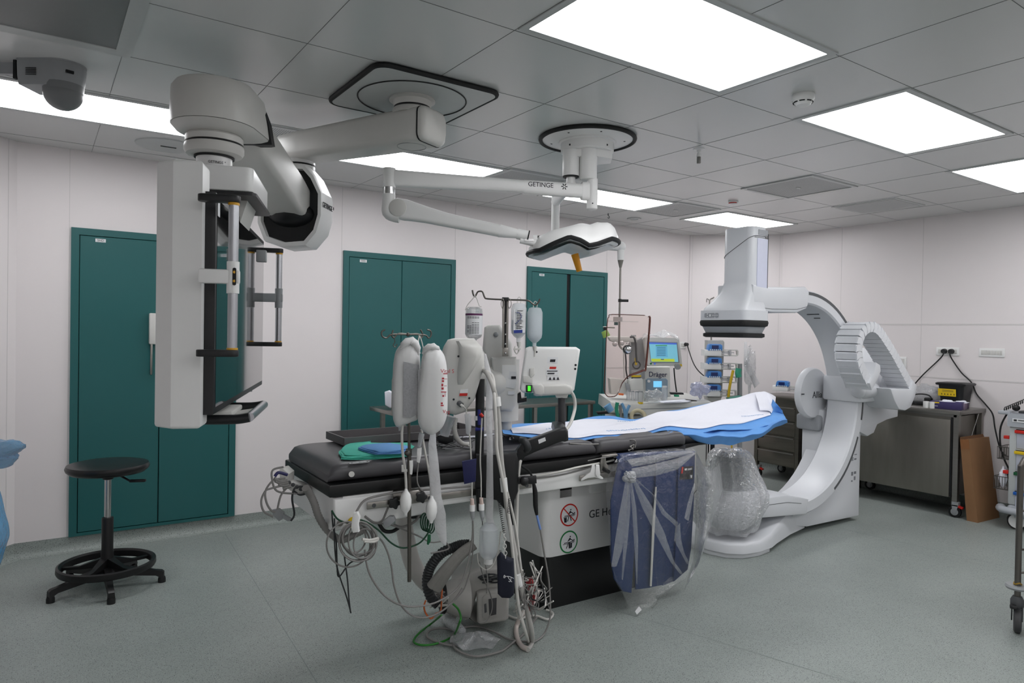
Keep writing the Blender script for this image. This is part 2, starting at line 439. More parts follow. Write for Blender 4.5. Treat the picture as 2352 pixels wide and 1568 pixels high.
b2(bm, (x0, y0, CEILZ-.004), (x1, y1, CEILZ)); obj('frame', bm, M_cframe, t)
bm = B(); b2(bm, (x0+.03, y0+.03, CEILZ-.006), (x1-.03, y1-.03, CEILZ-.004)); obj('hatch_panel', bm, mat('hatch_grey', (180, 182, 182), .4), t)
t = thing('ceiling_speaker', 'round flush ceiling plate with a slot, above the monitor carrier', 'ceiling speaker', (.67, 4.87, CEILZ))
bm = B(); lathe(bm, [(.18, 0), (.178, -.006), (0, -.008)], (0, 0, 0), n=48); obj('round_plate', bm, M_cframe, t, world=False)
bm = B(); box(bm, (.01, 0, -.009), (.09, .012, .003)); obj('slot', bm, M_dark, t, world=False)
bm = B(); lathe(bm, [(.07, 0), (.068, -.008), (.04, -.010), (.038, -.006), (0, -.006)], (4.85, 4.945, CEILZ)); solo('ceiling_speaker', bm, M_cframe, 'small round flush fitting in the far ceiling above the third teal door', 'ceiling speaker')
bm = B(); cyl(bm, (4.465, 4.9, CEILZ), (4.465, 4.9, CEILZ-.02), .004); tube(bm, [(4.465, 4.9, CEILZ-.018), (4.48, 4.9, CEILZ-.03), (4.475, 4.9, CEILZ-.045), (4.46, 4.9, CEILZ-.04)], .003)
solo('ceiling_hook', bm, M_blackpl, 'tiny black hook in the ceiling near the back wall', 'hook')
# smoke detector
t = thing('smoke_detector', 'white round smoke detector on the ceiling between two light panels', 'smoke detector', (2.985, 1.93, CEILZ))
bm = B(); lathe(bm, [(.05, 0), (.052, -.004), (.052, -.022), (.048, -.028)], (0, 0, 0)); obj('base', bm, M_white, t, world=False)
bm = B(); lathe(bm, [(.047, -.028), (.046, -.032), (.034, -.046), (.03, -.05), (0, -.051)], (0, 0, 0)); obj('cap', bm, M_white, t, world=False)
bm = B()
for k_ in range(8):
    a = k_*PI/4+.2; torus(bm, (0, 0, -.037), .0435, .0028, n=6, k=6, a0=a, a1=a+.55)
obj('slots', bm, M_dark, t, world=False)
t = thing('sprinkler', 'small ceiling sprinkler with a round collar and metal bulb', 'sprinkler', (3.345, 2.86, CEILZ))
bm = B(); lathe(bm, [(.033, 0), (.033, -.004), (.014, -.008), (.012, -.022), (0, -.022)], (0, 0, 0)); obj('collar', bm, M_white, t, world=False)
bm = B(); lathe(bm, [(.006, -.02), (.014, -.04), (.013, -.05), (0, -.05)], (0, 0, 0)); lathe(bm, [(.011, -.05), (.012, -.052), (.012, -.088), (.008, -.092), (0, -.092)], (0, 0, 0), m=1); obj('nozzle', bm, [M_white, M_steel], t, world=False)
t = thing('ceiling_sensor', 'small white and red dome sensor hanging on the far ceiling', 'sensor', (4.88, 3.79, CEILZ))
bm = B(); lathe(bm, [(.042, 0), (.042, -.008), (.03, -.02), (0, -.026)], (0, 0, 0)); obj('dome', bm, M_white, t, world=False)
bm = B(); torus(bm, (0, 0, -.014), .037, .005, n=20, k=6, a0=2.6, a1=4.6); obj('red_light', bm, M_red, t, world=False)

# ================================================================ teal wall cabinets (double doors)
def double_door(name, x0, x1, xs, gap=.003, openx=None):
    z0, z1 = .1, 2.133; t = bpy.data.objects.new(name, None); COL.objects.link(t); t.location = ((x0+x1)/2, WY, z0); t['kind'] = 'structure'
    fw = .045; yb = WY; yf = WY-.022
    bm = B(); b2(bm, (x0, yf, z0), (x0+fw, yb, z1)); b2(bm, (x1-fw, yf, z0), (x1, yb, z1)); b2(bm, (x0+fw, yf, z1-fw), (x1-fw, yb, z1)); b2(bm, (x0+fw, yf, z0), (x1-fw, yb, z0+.02))
    b2(bm, (x0+fw, yb-.004, z0+.02), (x1-fw, yb, z1-fw), m=1)
    obj('door_frame', bm, [M_teal, M_dark], t)
    a0, a1 = x0+fw+.004, xs-.002; c0, c1 = (openx or xs+.003), x1-fw-.004
    for u, v in ((a0, a1), (c0, c1)):
        bm = B(); b2(bm, (u, yf+.002, z0+.024), (v, yb-.004, z1-fw-.004), bev=.002, seg=1); obj('door_leaf', bm, M_teal, t)
    bm = B(); lx = x0+fw+.09; b2(bm, (lx, yf-.001, z1-fw-.04), (lx+.06, yf+.003, z1-fw-.018)); lab = obj('door_label', bm, M_paper, t)
    bm = text(None, 'SHD', .02, (lx+.03, yf-.0015, z1-fw-.029), (1, 0, 0), (0, 0, 1), M_ink, depth=.0004); obj('lettering', bm, M_ink, lab)
    return t
double_door('door_1', .18, 1.216, .705)
double_door('door_2', 2.031, 3.068, 2.545)
d3 = double_door('door_3', 3.861, 4.884, 4.345, openx=4.39)
# sockets and switches
def wall_plate(name, label, cat, c, axis, n_mod, w, h, plugs=(), group=None):
    """axis 'x': plate on the right wall; 'y': on the back wall; 'd': on the slanted corner wall"""
    t = thing(name, label, cat, c, {'x': PI/2, 'y': 0, 'd': -PI/4+PI}[axis] if axis != 'd' else -PI/4, group)
    if axis == 'x': t.rotation_euler = (0, 0, -PI/2)
    bm = B(); prism(bm, rrect(w, h, .008), (0, 0, 0), (1, 0, 0), (0, 0, 1), (0, -.009, 0), bev=.003); obj('plate', bm, M_white, t, world=False)
    bm = B(); mw = (w-.035)/n_mod
    for i in range(n_mod): box(bm, (-(w-.035)/2+mw*(i+.5), -.010, 0), (mw-.003, .004, h-.036), bev=.001)
    obj('modules', bm, M_offw, t, world=False)
    return t
wall_plate('wall_socket', 'double white wall socket with two black plugs above the steel table', 'wall socket', (WX, 2.93, 1.39), 'x', 6, .195, .075)
wall_plate('light_switch', 'white plate of seven rocker switches on the right wall', 'light switch', (WX, 2.575, 1.391), 'x', 7, .20, .075)
wall_plate('wall_socket', 'small white wall socket half hidden by the cable chain', 'wall socket', (WX, 3.33, 1.27), 'x', 2, .08, .11)
# ================================================================ materials of the equipment
M_gwhite = mat('gantry_white_enamel', (208, 210, 214), .34, noise=.01, nscale=4)
M_ggrey = mat('gantry_grey', (148, 151, 155), .4)
M_lilac = mat('lilac_panel', (205, 208, 226), .35)
M_slot = mat('slot_dark_grey', (82, 84, 86), .5)
M_matt = mat('mattress_vinyl', (80, 79, 82), .4, noise=.08, nscale=9, bump=.05, bscale=9)
M_board = mat('black_board', (10, 11, 12), .35)
M_blue = mat('lead_apron_blue', (16, 44, 92), .55, noise=.08, nscale=12, bump=.15, bscale=25)
M_sheetw = mat('white_drape_cloth', (232, 233, 242), .8, noise=.015, nscale=30, bump=.15, bscale=14)
M_sheetb = mat('blue_drape_cloth', (98, 156, 222), .75, noise=.08, nscale=12, bump=.2, bscale=12)
def film(name, rgb=(235, 238, 242), alpha=.2, bs=22, bstr=.9, rough=.12, gl=.55):
    """crumpled clear plastic film"""
    m = bpy.data.materials.new(name); m.use_nodes = True; nt = m.node_tree; N = nt.nodes; L = nt.links
    out = N['Material Output']; N.remove(N['Principled BSDF'])
    tr = N.new('ShaderNodeBsdfTransparent'); gs = N.new('ShaderNodeBsdfGlossy'); di = N.new('ShaderNodeBsdfDiffuse'); tl = N.new('ShaderNodeBsdfTranslucent')
    gs.inputs['Roughness'].default_value = rough; gs.inputs['Color'].default_value = (1, 1, 1, 1)
    di.inputs['Color'].default_value = srgb(rgb)+(1,); tl.inputs['Color'].default_value = srgb(rgb)+(1,)
    tc = N.new('ShaderNodeTexCoord'); nz = N.new('ShaderNodeTexNoise'); nz.inputs['Scale'].default_value = bs; nz.inputs['Detail'].default_value = 6; nz.inputs['Distortion'].default_value = .6
    L.new(tc.outputs['Object'], nz.inputs['Vector'])
    bp = N.new('ShaderNodeBump'); bp.inputs['Strength'].default_value = bstr; bp.inputs['Distance'].default_value = .02; L.new(nz.outputs[0], bp.inputs['Height'])
    L.new(bp.outputs[0], gs.inputs['Normal'])
    fr = N.new('ShaderNodeLayerWeight'); fr.inputs['Blend'].default_value = .35; L.new(bp.outputs[0], fr.inputs['Normal'])
    a1 = N.new('ShaderNodeMixShader'); a1.inputs[0].default_value = .5; L.new(di.outputs[0], a1.inputs[1]); L.new(tl.outputs[0], a1.inputs[2])
    a2 = N.new('ShaderNodeMixShader'); a2.inputs[0].default_value = alpha; L.new(tr.outputs[0], a2.inputs[1]); L.new(a1.outputs[0], a2.inputs[2])
    mm = N.new('ShaderNodeMath'); mm.operation = 'MULTIPLY_ADD'; mm.inputs[1].default_value = gl; mm.inputs[2].default_value = .05; L.new(fr.outputs['Facing'], mm.inputs[0])
    a3 = N.new('ShaderNodeMixShader'); L.new(mm.outputs[0], a3.inputs[0]); L.new(a2.outputs[0], a3.inputs[1]); L.new(gs.outputs[0], a3.inputs[2])
    L.new(a3.outputs[0], out.inputs[0]); MATS[name] = m
    return m
M_film = film('clear_film')
M_film2 = film('milky_film', alpha=.26, bs=46, bstr=1.3, rough=.08, gl=.7)

# ================================================================ x-ray gantry (C-arm)
g = thing('c_arm_x_ray_machine', 'large white c-arm x-ray machine standing at the head of the operating table', 'x-ray machine', (4.6, 3.15, 0))
CX, CZ, RI, RO, CY0, CY1 = 4.66, 1.01, .73, .83, 2.95, 3.21
def V(x, y, z): return Vector((x, y, z))
# floor base
bm = B()
pl = [(3.80, 3.22), (3.79, 3.08), (3.83, 2.97), (3.92, 2.905), (4.05, 2.88), (4.20, 2.895), (4.28, 2.95), (4.30, 3.3), (4.2, 3.42), (3.95, 3.42), (3.84, 3.34)]
prism(bm, pl, (0, 0, 0.0), (1, 0, 0), (0, 1, 0), (0, 0, .034), bev=.004)
obj('base_plinth', bm, M_gwhite, g)
bm = B()
top = [(3.79, 3.24), (3.78, 3.08), (3.82, 2.955), (3.91, 2.885), (4.05, 2.862), (4.2, 2.878), (4.32, 2.92), (4.60, 3.0), (4.86, 3.05), (4.9, 3.42), (4.4, 3.46), (4.2, 3.45), (3.95, 3.44), (3.83, 3.36)]
cen = Vector((4.25, 3.15))
def ringz(z, s, rise=0.):
    out = []
    for p in top:
        q = cen + (Vector(p)-cen)*s
        out.append(V(q.x, q.y, z + rise*max(0, q.x-4.05)))
    return out
loft(bm, [ringz(.036, 1), ringz(.088, 1, .06), ringz(.104, .975, .12), ringz(.108, .93, .16), ringz(.105, .6, .2), ringz(.10, .2, .22)])
obj('base_cover', bm, M_gwhite, g, angle=50)
# stand rising behind the C
bm = B()
arc = [(CX+.845*math.cos(a), CZ+.845*math.sin(a)) for a in [math.radians(d) for d in range(-98, -3, 6)]]
poly = [(4.40, .13), (4.86, .05), (5.585, .035), (5.585, .86)] + arc[::-1]
prism(bm, poly, (0, 3.02, 0), (1, 0, 0), (0, 0, 1), (0, .36, 0), bev=.012)
obj('stand', bm, M_gwhite, g, angle=30)
bm = B(); b2(bm, (5.37, 3.23, .25), (5.58, 3.42, .9), bev=.02); b2(bm, (5.33, 3.235, .72), (5.6, 3.45, .85), bev=.02, m=1); obj('rear_column', bm, [M_gwhite, M_ggrey], g)
bm = B()
for i in range(5): b2(bm, (5.44+.008*i, 3.0185, .50+.0*i), (5.443+.008*i, 3.02, .53)); 
for (x, z, w, h) in ((5.49, .545, .035, .006), (5.49, .505, .03, .012), (5.45, .38, .025, .03), (5.49, .39, .03, .02), (5.45, .33, .02, .012), (5.49, .34, .022, .03)): b2(bm, (x, 3.0182, z), (x+w, 3.02, z+h))
obj('stickers', bm, mat('print_grey', (120, 122, 128), .6), g)
# the C itself
bm = B()
def csec(a, r0, r1, y0, y1, c=.012):
    ca, sa = math.cos(a), math.sin(a)
    P = [(r0+c, y0), (r1-c, y0), (r1, y0+c), (r1, y1-c), (r1-c, y1), (r0+c, y1), (r0, y1-c), (r0, y0+c)]
    return [V(CX+r*ca, y, CZ+r*sa) for r, y in P]
loft(bm, [csec(math.radians(d), RI, RO, CY0, CY1) for d in range(-97, 94, 4)])
obj('c_arc', bm, M_gwhite, g, angle=28)
bm = B()
for (a0, a1, r0, r1) in ((-58, -22, .795, .815), (-12, 88, .80, .822)):
    loft(bm, [[V(CX+r*math.cos(math.radians(d)), y, CZ+r*math.sin(math.radians(d))) for r, y in ((r0, CY0-.0015), (r1, CY0-.0015), (r1, CY0+.01), (r0, CY0+.01))] for d in range(a0, a1+1, 4)])
obj('guide_slot', bm, M_slot, g)
bm = B()
for (d, w) in ((66, .10), (61, .05)):
    a = math.radians(d); r = RI-.0015
    for dd_ in (0, .8): box(bm, (CX+r*math.cos(a), CY0+.13, CZ+r*math.sin(a)), (.006, w, .006), Matrix.Rotation(-a, 4, 'Y'))
obj('markings', bm, M_slot, g)
# lower arm with the tube housing
bm = B()
prism(bm, [(4.08, .375), (4.10, .255), (4.14, .235), (4.55, .20), (4.70, .185), (4.72, .30), (4.60, .33), (4.45, .362)], (0, CY0-.02, 0), (1, 0, 0), (0, 0, 1), (0, .3, 0), bev=.014)
obj('lower_arm', bm, M_gwhite, g, angle=30)
bm = B(); prism(bm, [(4.085, .326), (4.45, .31), (4.62, .28), (4.62, .277), (4.45, .307), (4.085, .323)], (0, CY0-.0215, 0), (1, 0, 0), (0, 0, 1), (0, .003, 0)); obj('seam', bm, M_slot, g)
bm = B(); tx, ty = 4.02, 3.1
lathe(bm, [(0, .16), (.12, .16), (.19, .22), (.215, .32), (.21, .40), (.185, .44)], (tx, ty, 0), n=32)
lathe(bm, [(.17, .44), (.14, .455), (.125, .60), (.11, .66), (.06, .672), (0, .672)], (tx, ty, 0), n=32, m=1)
obj('x_ray_tube_housing', bm, [M_gwhite, M_ggrey], g)
# upper arm
bm = B()
prism(bm, [(3.99, 1.695), (4.07, 1.675), (4.20, 1.665), (4.5, 1.67), (4.62, 1.705), (4.64, 1.735), (4.64, 1.84), (4.60, 1.865), (4.40, 1.85), (4.15, 1.84), (3.99, 1.85)], (0, CY0-.03, 0), (1, 0, 0), (0, 0, 1), (0, .3, 0), bev=.014)
obj('upper_arm', bm, M_gwhite, g, angle=30)
bm = B(); prism(bm, [(3.992, 1.712), (4.07, 1.694), (4.20, 1.686), (4.5, 1.694), (4.636, 1.72), (4.636, 1.723), (4.5, 1.697), (4.20, 1.689), (4.07, 1.697), (3.992, 1.715)], (0, CY0-.0315, 0), (1, 0, 0), (0, 0, 1), (0, .003, 0)); obj('seam', bm, M_slot, g)
# detector column and head
bm = B()
def rsec(x0, x1, y0, y1, z, r=.05, dz=0.):
    return [V((x0+x1)/2+u, (y0+y1)/2+v, z + dz*((y0+y1)/2+v-y0)) for u, v in rrect(x1-x0, y1-y0, min(r, (x1-x0)*.45, (y1-y0)*.45), 5)]
loft(bm, [rsec(3.98, 4.15, 2.93, 3.17, 2.245, .045), rsec(3.975, 4.155, 2.925, 3.175, 2.235, .05), rsec(3.975, 4.155, 2.925, 3.175, 1.87, .05), rsec(3.965, 4.155, 2.922, 3.20, 1.80, .05),
          rsec(3.93, 4.155, 2.92, 3.25, 1.73, .05), rsec(3.90, 4.155, 2.915, 3.285, 1.69, .05), rsec(3.895, 4.155, 2.91, 3.29, 1.672, .05)])
obj('detector_column', bm, M_gwhite, g, angle=30)
bm = B(); loft(bm, [rsec(3.972, 4.158, 2.922, 3.178, z, .05, dz) for z, dz in ((2.18, -.55), (2.183, -.55))]); b2(bm, (4.0, 2.9225, 2.17), (4.155, 2.9245, 2.173)); obj('cap_seam', bm, M_slot, g)
bm = B(); b2(bm, (4.03, 2.921, 1.80), (4.142, 2.926, 2.165)); b2(bm, (4.145, 2.921, 1.7), (4.150, 2.926, 2.2), m=1); b2(bm, (4.04, 2.921, 2.188), (4.14, 2.926, 2.225), m=2); obj('side_panel', bm, [M_lilac, M_slot, M_ggrey], g)
bm = B(); loft(bm, [rsec(3.885, 4.16, 2.9, 3.3, z, .045) for z in (1.672, 1.605)]); obj('detector_head', bm, M_gwhite, g)
bm = B(); loft(bm, [rsec(3.883-e, 4.162+e, 2.898-e, 3.302+e, z, .05) for z, e in ((1.604, 0), (1.59, .004), (1.568, 0), (1.56, -.012))]); obj('rubber_bumper', bm, M_rubber, g)
bm = B(); loft(bm, [rsec(3.895, 4.15, 2.91, 3.29, 1.56, .045), rsec(3.91, 4.135, 2.925, 3.275, 1.518, .045)]); obj('collimator_face', bm, M_ggrey, g)
bm = B(); loft(bm, [rsec(3.90-e, 4.14+e, 2.915-e, 3.28+e, z, .04) for z, e in ((1.518, -.01), (1.512, .003), (1.492, .003), (1.485, -.01))]); obj('detector_pad', bm, M_rubber, g)
bm = B(); fx = 3.8838
prism(bm, rrect(.12, .032, .008), (fx, 3.18, 1.638), (0, 1, 0), (0, 0, 1), (-.002, 0, 0))
for (y, z, w, h) in ((3.213, 1.648, .009, .005), (3.213, 1.630, .009, .005), (3.19, 1.638, .012, .016), (3.148, 1.638, .012, .004), (3.148, 1.652, .004, .01), (3.148, 1.624, .004, .01), (3.165, 1.638, .01, .004), (3.13, 1.638, .01, .004)): b2(bm, (fx-.003, y-w/2, z-h/2), (fx-.0015, y+w/2, z+h/2), m=1)
obj('control_pad', bm, [M_ggrey, M_paper], g)
# pivot disc with the lettering, collar and right hand housing
bm = B(); lathe(bm, [(0, 0), (.175, 0), (.20, .008), (.21, .025), (.21, .06), (0, .06)], (5.315, 3.262, 1.035), (0, 1, 0), n=48); disc = obj('pivot_disc', bm, M_gwhite, g)
bm = text(None, 'Allia', .078, (5.335, 3.2605, 1.02), (1, 0, 0), (0, 0, 1), M_slot, depth=.001); obj('lettering', bm, mat('letter_grey', (70, 72, 76), .5), disc)
bm = B(); b2(bm, (5.115, 3.259, 1.03), (5.15, 3.264, 1.038)); obj('index_mark', bm, M_ink, disc)
bm = B()
b2(bm, (5.362, 2.905, .985), (5.62, 3.235, 1.19), bev=.02)
tube(bm, [(5.35, 2.93, 1.085), (5.39, 2.915, 1.085), (5.47, 2.915, 1.085), (5.57, 2.93, 1.08)], [.045, .068, .068, .060], n=24, k=3, sy=1)
ball(bm, (5.36, 2.925, 1.085), .062, n=20)
obj('collar', bm, M_gwhite, g)
bm = B(); Y0 = 2.99
px = [(1990, 885), (2040, 800), (2062, 850), (2072, 905), (2090, 938), (2064, 940), (2063, 957), (2038, 964), (2016, 975), (2008, 994), (1994, 1002), (1972, 990), (1977, 905)]
poly = [(at(*p, y=Y0).x, at(*p, y=Y0).z) for p in px]
prism(bm, poly, (0, Y0, 0), (1, 0, 0), (0, 0, 1), (0, .30, 0), bev=.012); obj('side_housing', bm, M_gwhite, g, angle=30)
# cable chain: wide ribbon of links looping over the collar
Y0 = 2.755; WCH = .175
cp = [(2001, 884), (1989, 862), (1979, 838), (1974, 812), (1976, 784), (1986, 760), (2002, 750), (2018, 757), (2036, 782), (2056, 815), (2077, 855), (2096, 890)]
path = smooth_path([at(px_, py_, y=Y0) for px_, py_ in cp], 8)
dist = [0]
for a, b in zip(path, path[1:]): dist.append(dist[-1]+(b-a).length)
NL = 27
def chain_pt(s):
    s = max(0, min(s, dist[-1]-1e-6))
    for i in range(len(dist)-1):
        if dist[i+1] >= s:
            f = (s-dist[i])/(dist[i+1]-dist[i]); return path[i].lerp(path[i+1], f)
    return path[-1]
chain = thing('x', None, None); bpy.data.objects.remove(chain)
bm = B(); TH = .040
for i in range(NL):
    a, b = chain_pt(dist[-1]*i/NL), chain_pt(dist[-1]*(i+1.04)/NL); d = (b-a).normalized(); n = Vector((-d.z, 0, d.x)); Lk = (b-a).length; e = .003*(i % 2)
    prism(bm, [(0, -TH+.002), (Lk*.86, -TH+.002), (Lk, -TH+.008), (Lk, TH-.008), (Lk*.86, TH-e), (0, TH-.003-e)], a+Vector((0, .008, 0)), d, n, (0, WCH-.016, 0))
    for yy in (Y0, Y0+WCH-.010): prism(bm, [(-.004, -TH-.001), (Lk*.8, -TH+.003), (Lk*1.05, -.012), (Lk*1.05, .012), (Lk*.8, TH-.004), (-.004, TH+.001), (.008, 0)], a+Vector((0, yy-Y0, 0)), d, n, (0, .010, 0))
obj('cable_chain', bm, mat('chain_white', (214, 216, 220), .38), g, angle=20)
bm = B()
px = [(2046, 893), (2093, 893), (2097, 872), (2107, 885), (2103, 910), (2092, 936), (2080, 943), (2066, 940), (2055, 920)]
prism(bm, [(at(*p, y=2.74).x, at(*p, y=2.74).z) for p in px], (0, 2.74, 0), (1, 0, 0), (0, 0, 1), (0, .30, 0), bev=.01); obj('chain_anchor', bm, M_gwhite, g, angle=30)
bm = B()
px = [(1998, 880), (2004, 868), (2008, 858), (2013, 832), (2022, 838), (2024, 852), (2014, 876), (2003, 896)]
prism(bm, [(at(*p, y=2.735).x, at(*p, y=2.735).z) for p in px], (0, 2.735, 0), (1, 0, 0), (0, 0, 1), (0, .21, 0), bev=.006); obj('chain_end_cap', bm, M_gwhite, g, angle=30)

# clear plastic wrap over the tube
def wrap(name, prof, o, label, cat, matl, n=64, amp=.02, seed=1, sx=1., sy=1., fold=9):
    rnd = random.Random(seed); ph = [rnd.uniform(0, 6.28) for _ in range(8)]; bm = B(); rings = []
    for j, (r, z, dx, dy) in enumerate(prof):
        rg = []
        for k in range(n):
            a = 2*PI*k/n
            w = 1 + amp*(math.sin(fold*a+ph[0]+j*.5)+.7*math.sin((fold*2-1)*a+ph[1]-j*.8)+.5*math.sin(5*a+ph[2]+j))
            rg.append(bm.verts.new((o[0]+dx+r*w*sx*math.cos(a), o[1]+dy+r*w*sy*math.sin(a), o[2]+z+amp*.15*math.sin(6*a+j))))
        rings.append(rg)
    for a, b in zip(rings, rings[1:]):
        for k in range(n): bm.faces.new([a[k], a[(k+1) % n], b[(k+1) % n], b[k]])
    bm.faces.new(rings[0])
    return solo(name, bm, matl, label, cat, angle=80)
wrap('plastic_cover', [(.02, .70, 0, 0), (.11, .695, 0, 0), (.145, .66, 0, 0), (.17, .57, .01, 0), (.20, .49, .015, -.01), (.225, .42, .02, -.01), (.238, .35, .0, -.01), (.238, .27, -.03, 0), (.22, .20, -.04, 0), (.19, .15, -.03, 0), (.12, .125, -.02, 0)], (tx, ty, 0),
     'crumpled clear plastic cover pulled over the lower x-ray tube of the c-arm', 'plastic cover', M_film2, amp=.05, seed=3, n=96, fold=13)

# ================================================================ operating table
TA = math.radians(-1.2); T0 = Vector((1.0, 3.07, 0))
t = thing('operating_table', 'grey padded operating table on a boxy white and black pedestal', 'operating table', T0, TA)
YN, YF = -.33, .33          # near and far edges in the table frame
def tprism(name, poly, z0, z1, m, bev=.01, seg=2, parent=t, **k):
    bm = B(); prism(bm, poly, (0, 0, z0), (1, 0, 0), (0, 1, 0), (0, 0, z1-z0), bev=bev, seg=seg); return obj(name, bm, m, parent, world=False, **k)
tprism('tabletop', [(0, YN), (2.05, YN), (2.15, YN+.05), (2.15, YF-.05), (2.05, YF), (0, YF)], .80, .852, M_board, .006)
tprism('head_board', [(2.1, YN+.05), (2.35, YN+.12), (3.0, YN+.14), (3.0, YF-.14), (2.35, YF-.12), (2.1, YF-.05)], .822, .85, M_board, .006)
def cushion(name, x0, x1, y0, y1, z0, z1, r=.04, nx=60, ny=14, amp=.0012, seed=2):
    rnd = random.Random(seed); bm = B(); secs = []
    H = z1-z0
    for i in range(nx+1):
        x = x0+(x1-x0)*i/nx; e = min(1, min(i, nx-i)/3.); e = math.sqrt(1-(1-e)**2) if e < 1 else 1
        hh = H*(.45+.55*e); sec = []
        for u, v in rrect((y1-y0)-.03*(1-e), hh, min(r, hh*.45), 5):
            sec.append((x + (.0), (y0+y1)/2+u, z0+hh/2+v + (amp*math.sin(x*23+u*9)+amp*math.sin(x*41-u*17+1) if v > 0 else 0)))
        secs.append(sec)
    loft(bm, secs); return obj(name, bm, M_matt, t, world=False, angle=60)
cushion('mattress', .008, 1.46, YN+.03, YF-.015, .853, .93)
cushion('mattress', 1.465, 2.13, YN+.02, YF-.015, .853, .93, seed=5)
eo = at(826, 1062, z=.9285)
bm = B(); ell = lambda r: [(r*math.cos(2*PI*k/28), r*.36*math.sin(2*PI*k/28)) for k in range(28)]
prism(bm, ell(.045), eo, (1, 0, 0), (0, 1, 0), (0, 0, .001)); prism(bm, ell(.040), eo+Vector((0, 0, .001)), (1, 0, 0), (0, 1, 0), (0, 0, .0006), m=1)
for k in range(4): prism(bm, [(-.007, -.006), (.007, -.008), (.008, .006), (-.006, .008)], eo+Vector((-.025+.0165*k, .002*(k % 2), .0016)), (1, 0, 0), (0, 1, 0), (0, 0, .0005))
obj('mattress_emblem', bm, [M_paper, M_matt], t)
bm = B(); lathe(bm, [(0, 0), (.012, 0), (.012, .008), (.006, .01), (.006, .016), (.012, .018), (.012, .024), (0, .024)], (.10, -.31, .885), (-.3, -.9, .2), n=14); obj('valve_plug', bm, M_offw, t, world=False)
# under-frame
tprism('frame_beam', [(.06, YN+.01), (2.08, YN+.01), (2.08, YF-.01), (.06, YF-.01)], .70, .80, M_white, .012)
bm = B(); prism(bm, [(0, 0), (.5, .02), (.5, .14), (0, .14)], (.02, YN+.005, .655), (1, 0, 0), (0, 0, 1), (0, .62, 0), bev=.018, seg=3)
lathe(bm, [(0, 0), (.022, 0), (.022, .005), (0, .005)], (.10, YN+.0, .688), (0, -1, 0), n=20, m=1); box(bm, (.10, YN-.0055, .688), (.018, .002, .003), m=2); box(bm, (.10, YN-.0055, .694), (.003, .002, .012), m=2)
lathe(bm, [(0, 0), (.012, 0), (.012, .012), (0, .012)], (.045, YN+.002, .692), (0, -1, 0), n=16, m=3)
obj('end_box', bm, [M_white, M_yellow, M_ink, M_steel], t, world=False)
def rail(x0, x1, z=.752):
    bm = B(); b2(bm, (x0, YN-.022, z-.015), (x1, YN-.012, z+.015), bev=.003)
    for x in [x0+.03+(x1-x0-.06)*k/max(1, round((x1-x0)/.3)) for k in range(max(1, round((x1-x0)/.3))+1)]:
        cyl(bm, (x, YN-.012, z), (x, YN+.015, z), .009, m=0, n=12); lathe(bm, [(.009, 0), (.009, .003), (.004, .003), (.004, .001), (0, .001)], (x, YN-.022, z), (0, -1, 0), n=12, m=1)
    return obj('side_rail', bm, [M_steel, M_slot], t, world=False)
rail(.155, 1.0); rail(1.30, 1.95)
# pedestal
bm = B(); PX0, PX1, PY0, PY1 = 1.245, 2.0, -.13, .32
loft(bm, [rsec(PX0+e, PX1-e, PY0+e, PY1-e, z, .055) for z, e in ((.285, .003), (.29, 0), (.64, 0), (.655, .006))])
ped = obj('pedestal_cover', bm, M_white, t, world=False)
bm = B(); loft(bm, [rsec(PX0+.012, PX1-.012, PY0+.012, PY1-.012, z, .05) for z in (.0, .285)]); obj('pedestal_base', bm, M_board, t, world=False)
bm = B(); b2(bm, (PX0+.12, PY0+.06, .65), (PX1-.1, PY1-.06, .71)); b2(bm, (PX0+.3, PY0-.02, .60), (PX1+.1, PY1, .70), m=1, bev=.015); obj('lift_neck', bm, [M_slot, M_white], t, world=False)
bm = B(); b2(bm, (PX0+.10, PY0+.0, .6), (PX0+.18, PY0+.2, .705)); obj('cable_duct', bm, M_board, t, world=False)
def pictogram(z, ok):
    f = Vector((PX0+.165, PY0-.0008, z)); R = .062
    bm = B(); ux, uy, dp = Vector((1, 0, 0)), Vector((0, 0, 1)), Vector((0, -.0012, 0))
    circ = lambda r: [(r*math.cos(2*PI*k/36), r*math.sin(2*PI*k/36)) for k in range(36)]
    prism(bm, circ(R), f, ux, uy, dp, m=1); prism(bm, circ(R-.008), f+dp, ux, uy, dp*.3, m=0)
    f2 = f+dp*1.3
    P = lambda pts, m=2: prism(bm, [(a*.001, b*.001) for a, b in pts], f2, ux, uy, dp*.3, m=m)
    P([(5, 30), (9, 33), (13, 31), (13, 27), (9, 24), (5, 26)]); P([(0, 6), (14, 12), (10, 22), (4, 22), (-12, 2)])
    P([(8, 18), (30, 6), (34, 2), (26, 2), (10, 12)]); P([(31, 10), (36, 12), (40, 9), (37, 4), (32, 5)])
    P([(-34, -1), (40, 2), (40, -2), (-34, -5)]); P([(-40, -8), (36, -5), (36, -8), (-40, -11)])
    if ok: P([(-4, -4), (10, -4), (14, -36), (0, -36)]); P([(-8, -6), (-4, -6), (-14, -34), (-20, -34)]); P([(12, -8), (22, -8), (22, -34), (14, -34)])
    else: P([(-38, -12), (-18, -12), (-18, -38), (-34, -38)]); P([(-6, -6), (-1, -6), (-9, -34), (-15, -34)]); P([(3, -6), (8, -6), (16, -32), (10, -34)]); P([(-42, 38), (-38, 43), (42, -38), (38, -43)], 1)
    return obj('pictogram', bm, [M_paper, M_green if ok else M_red, M_ink], ped)
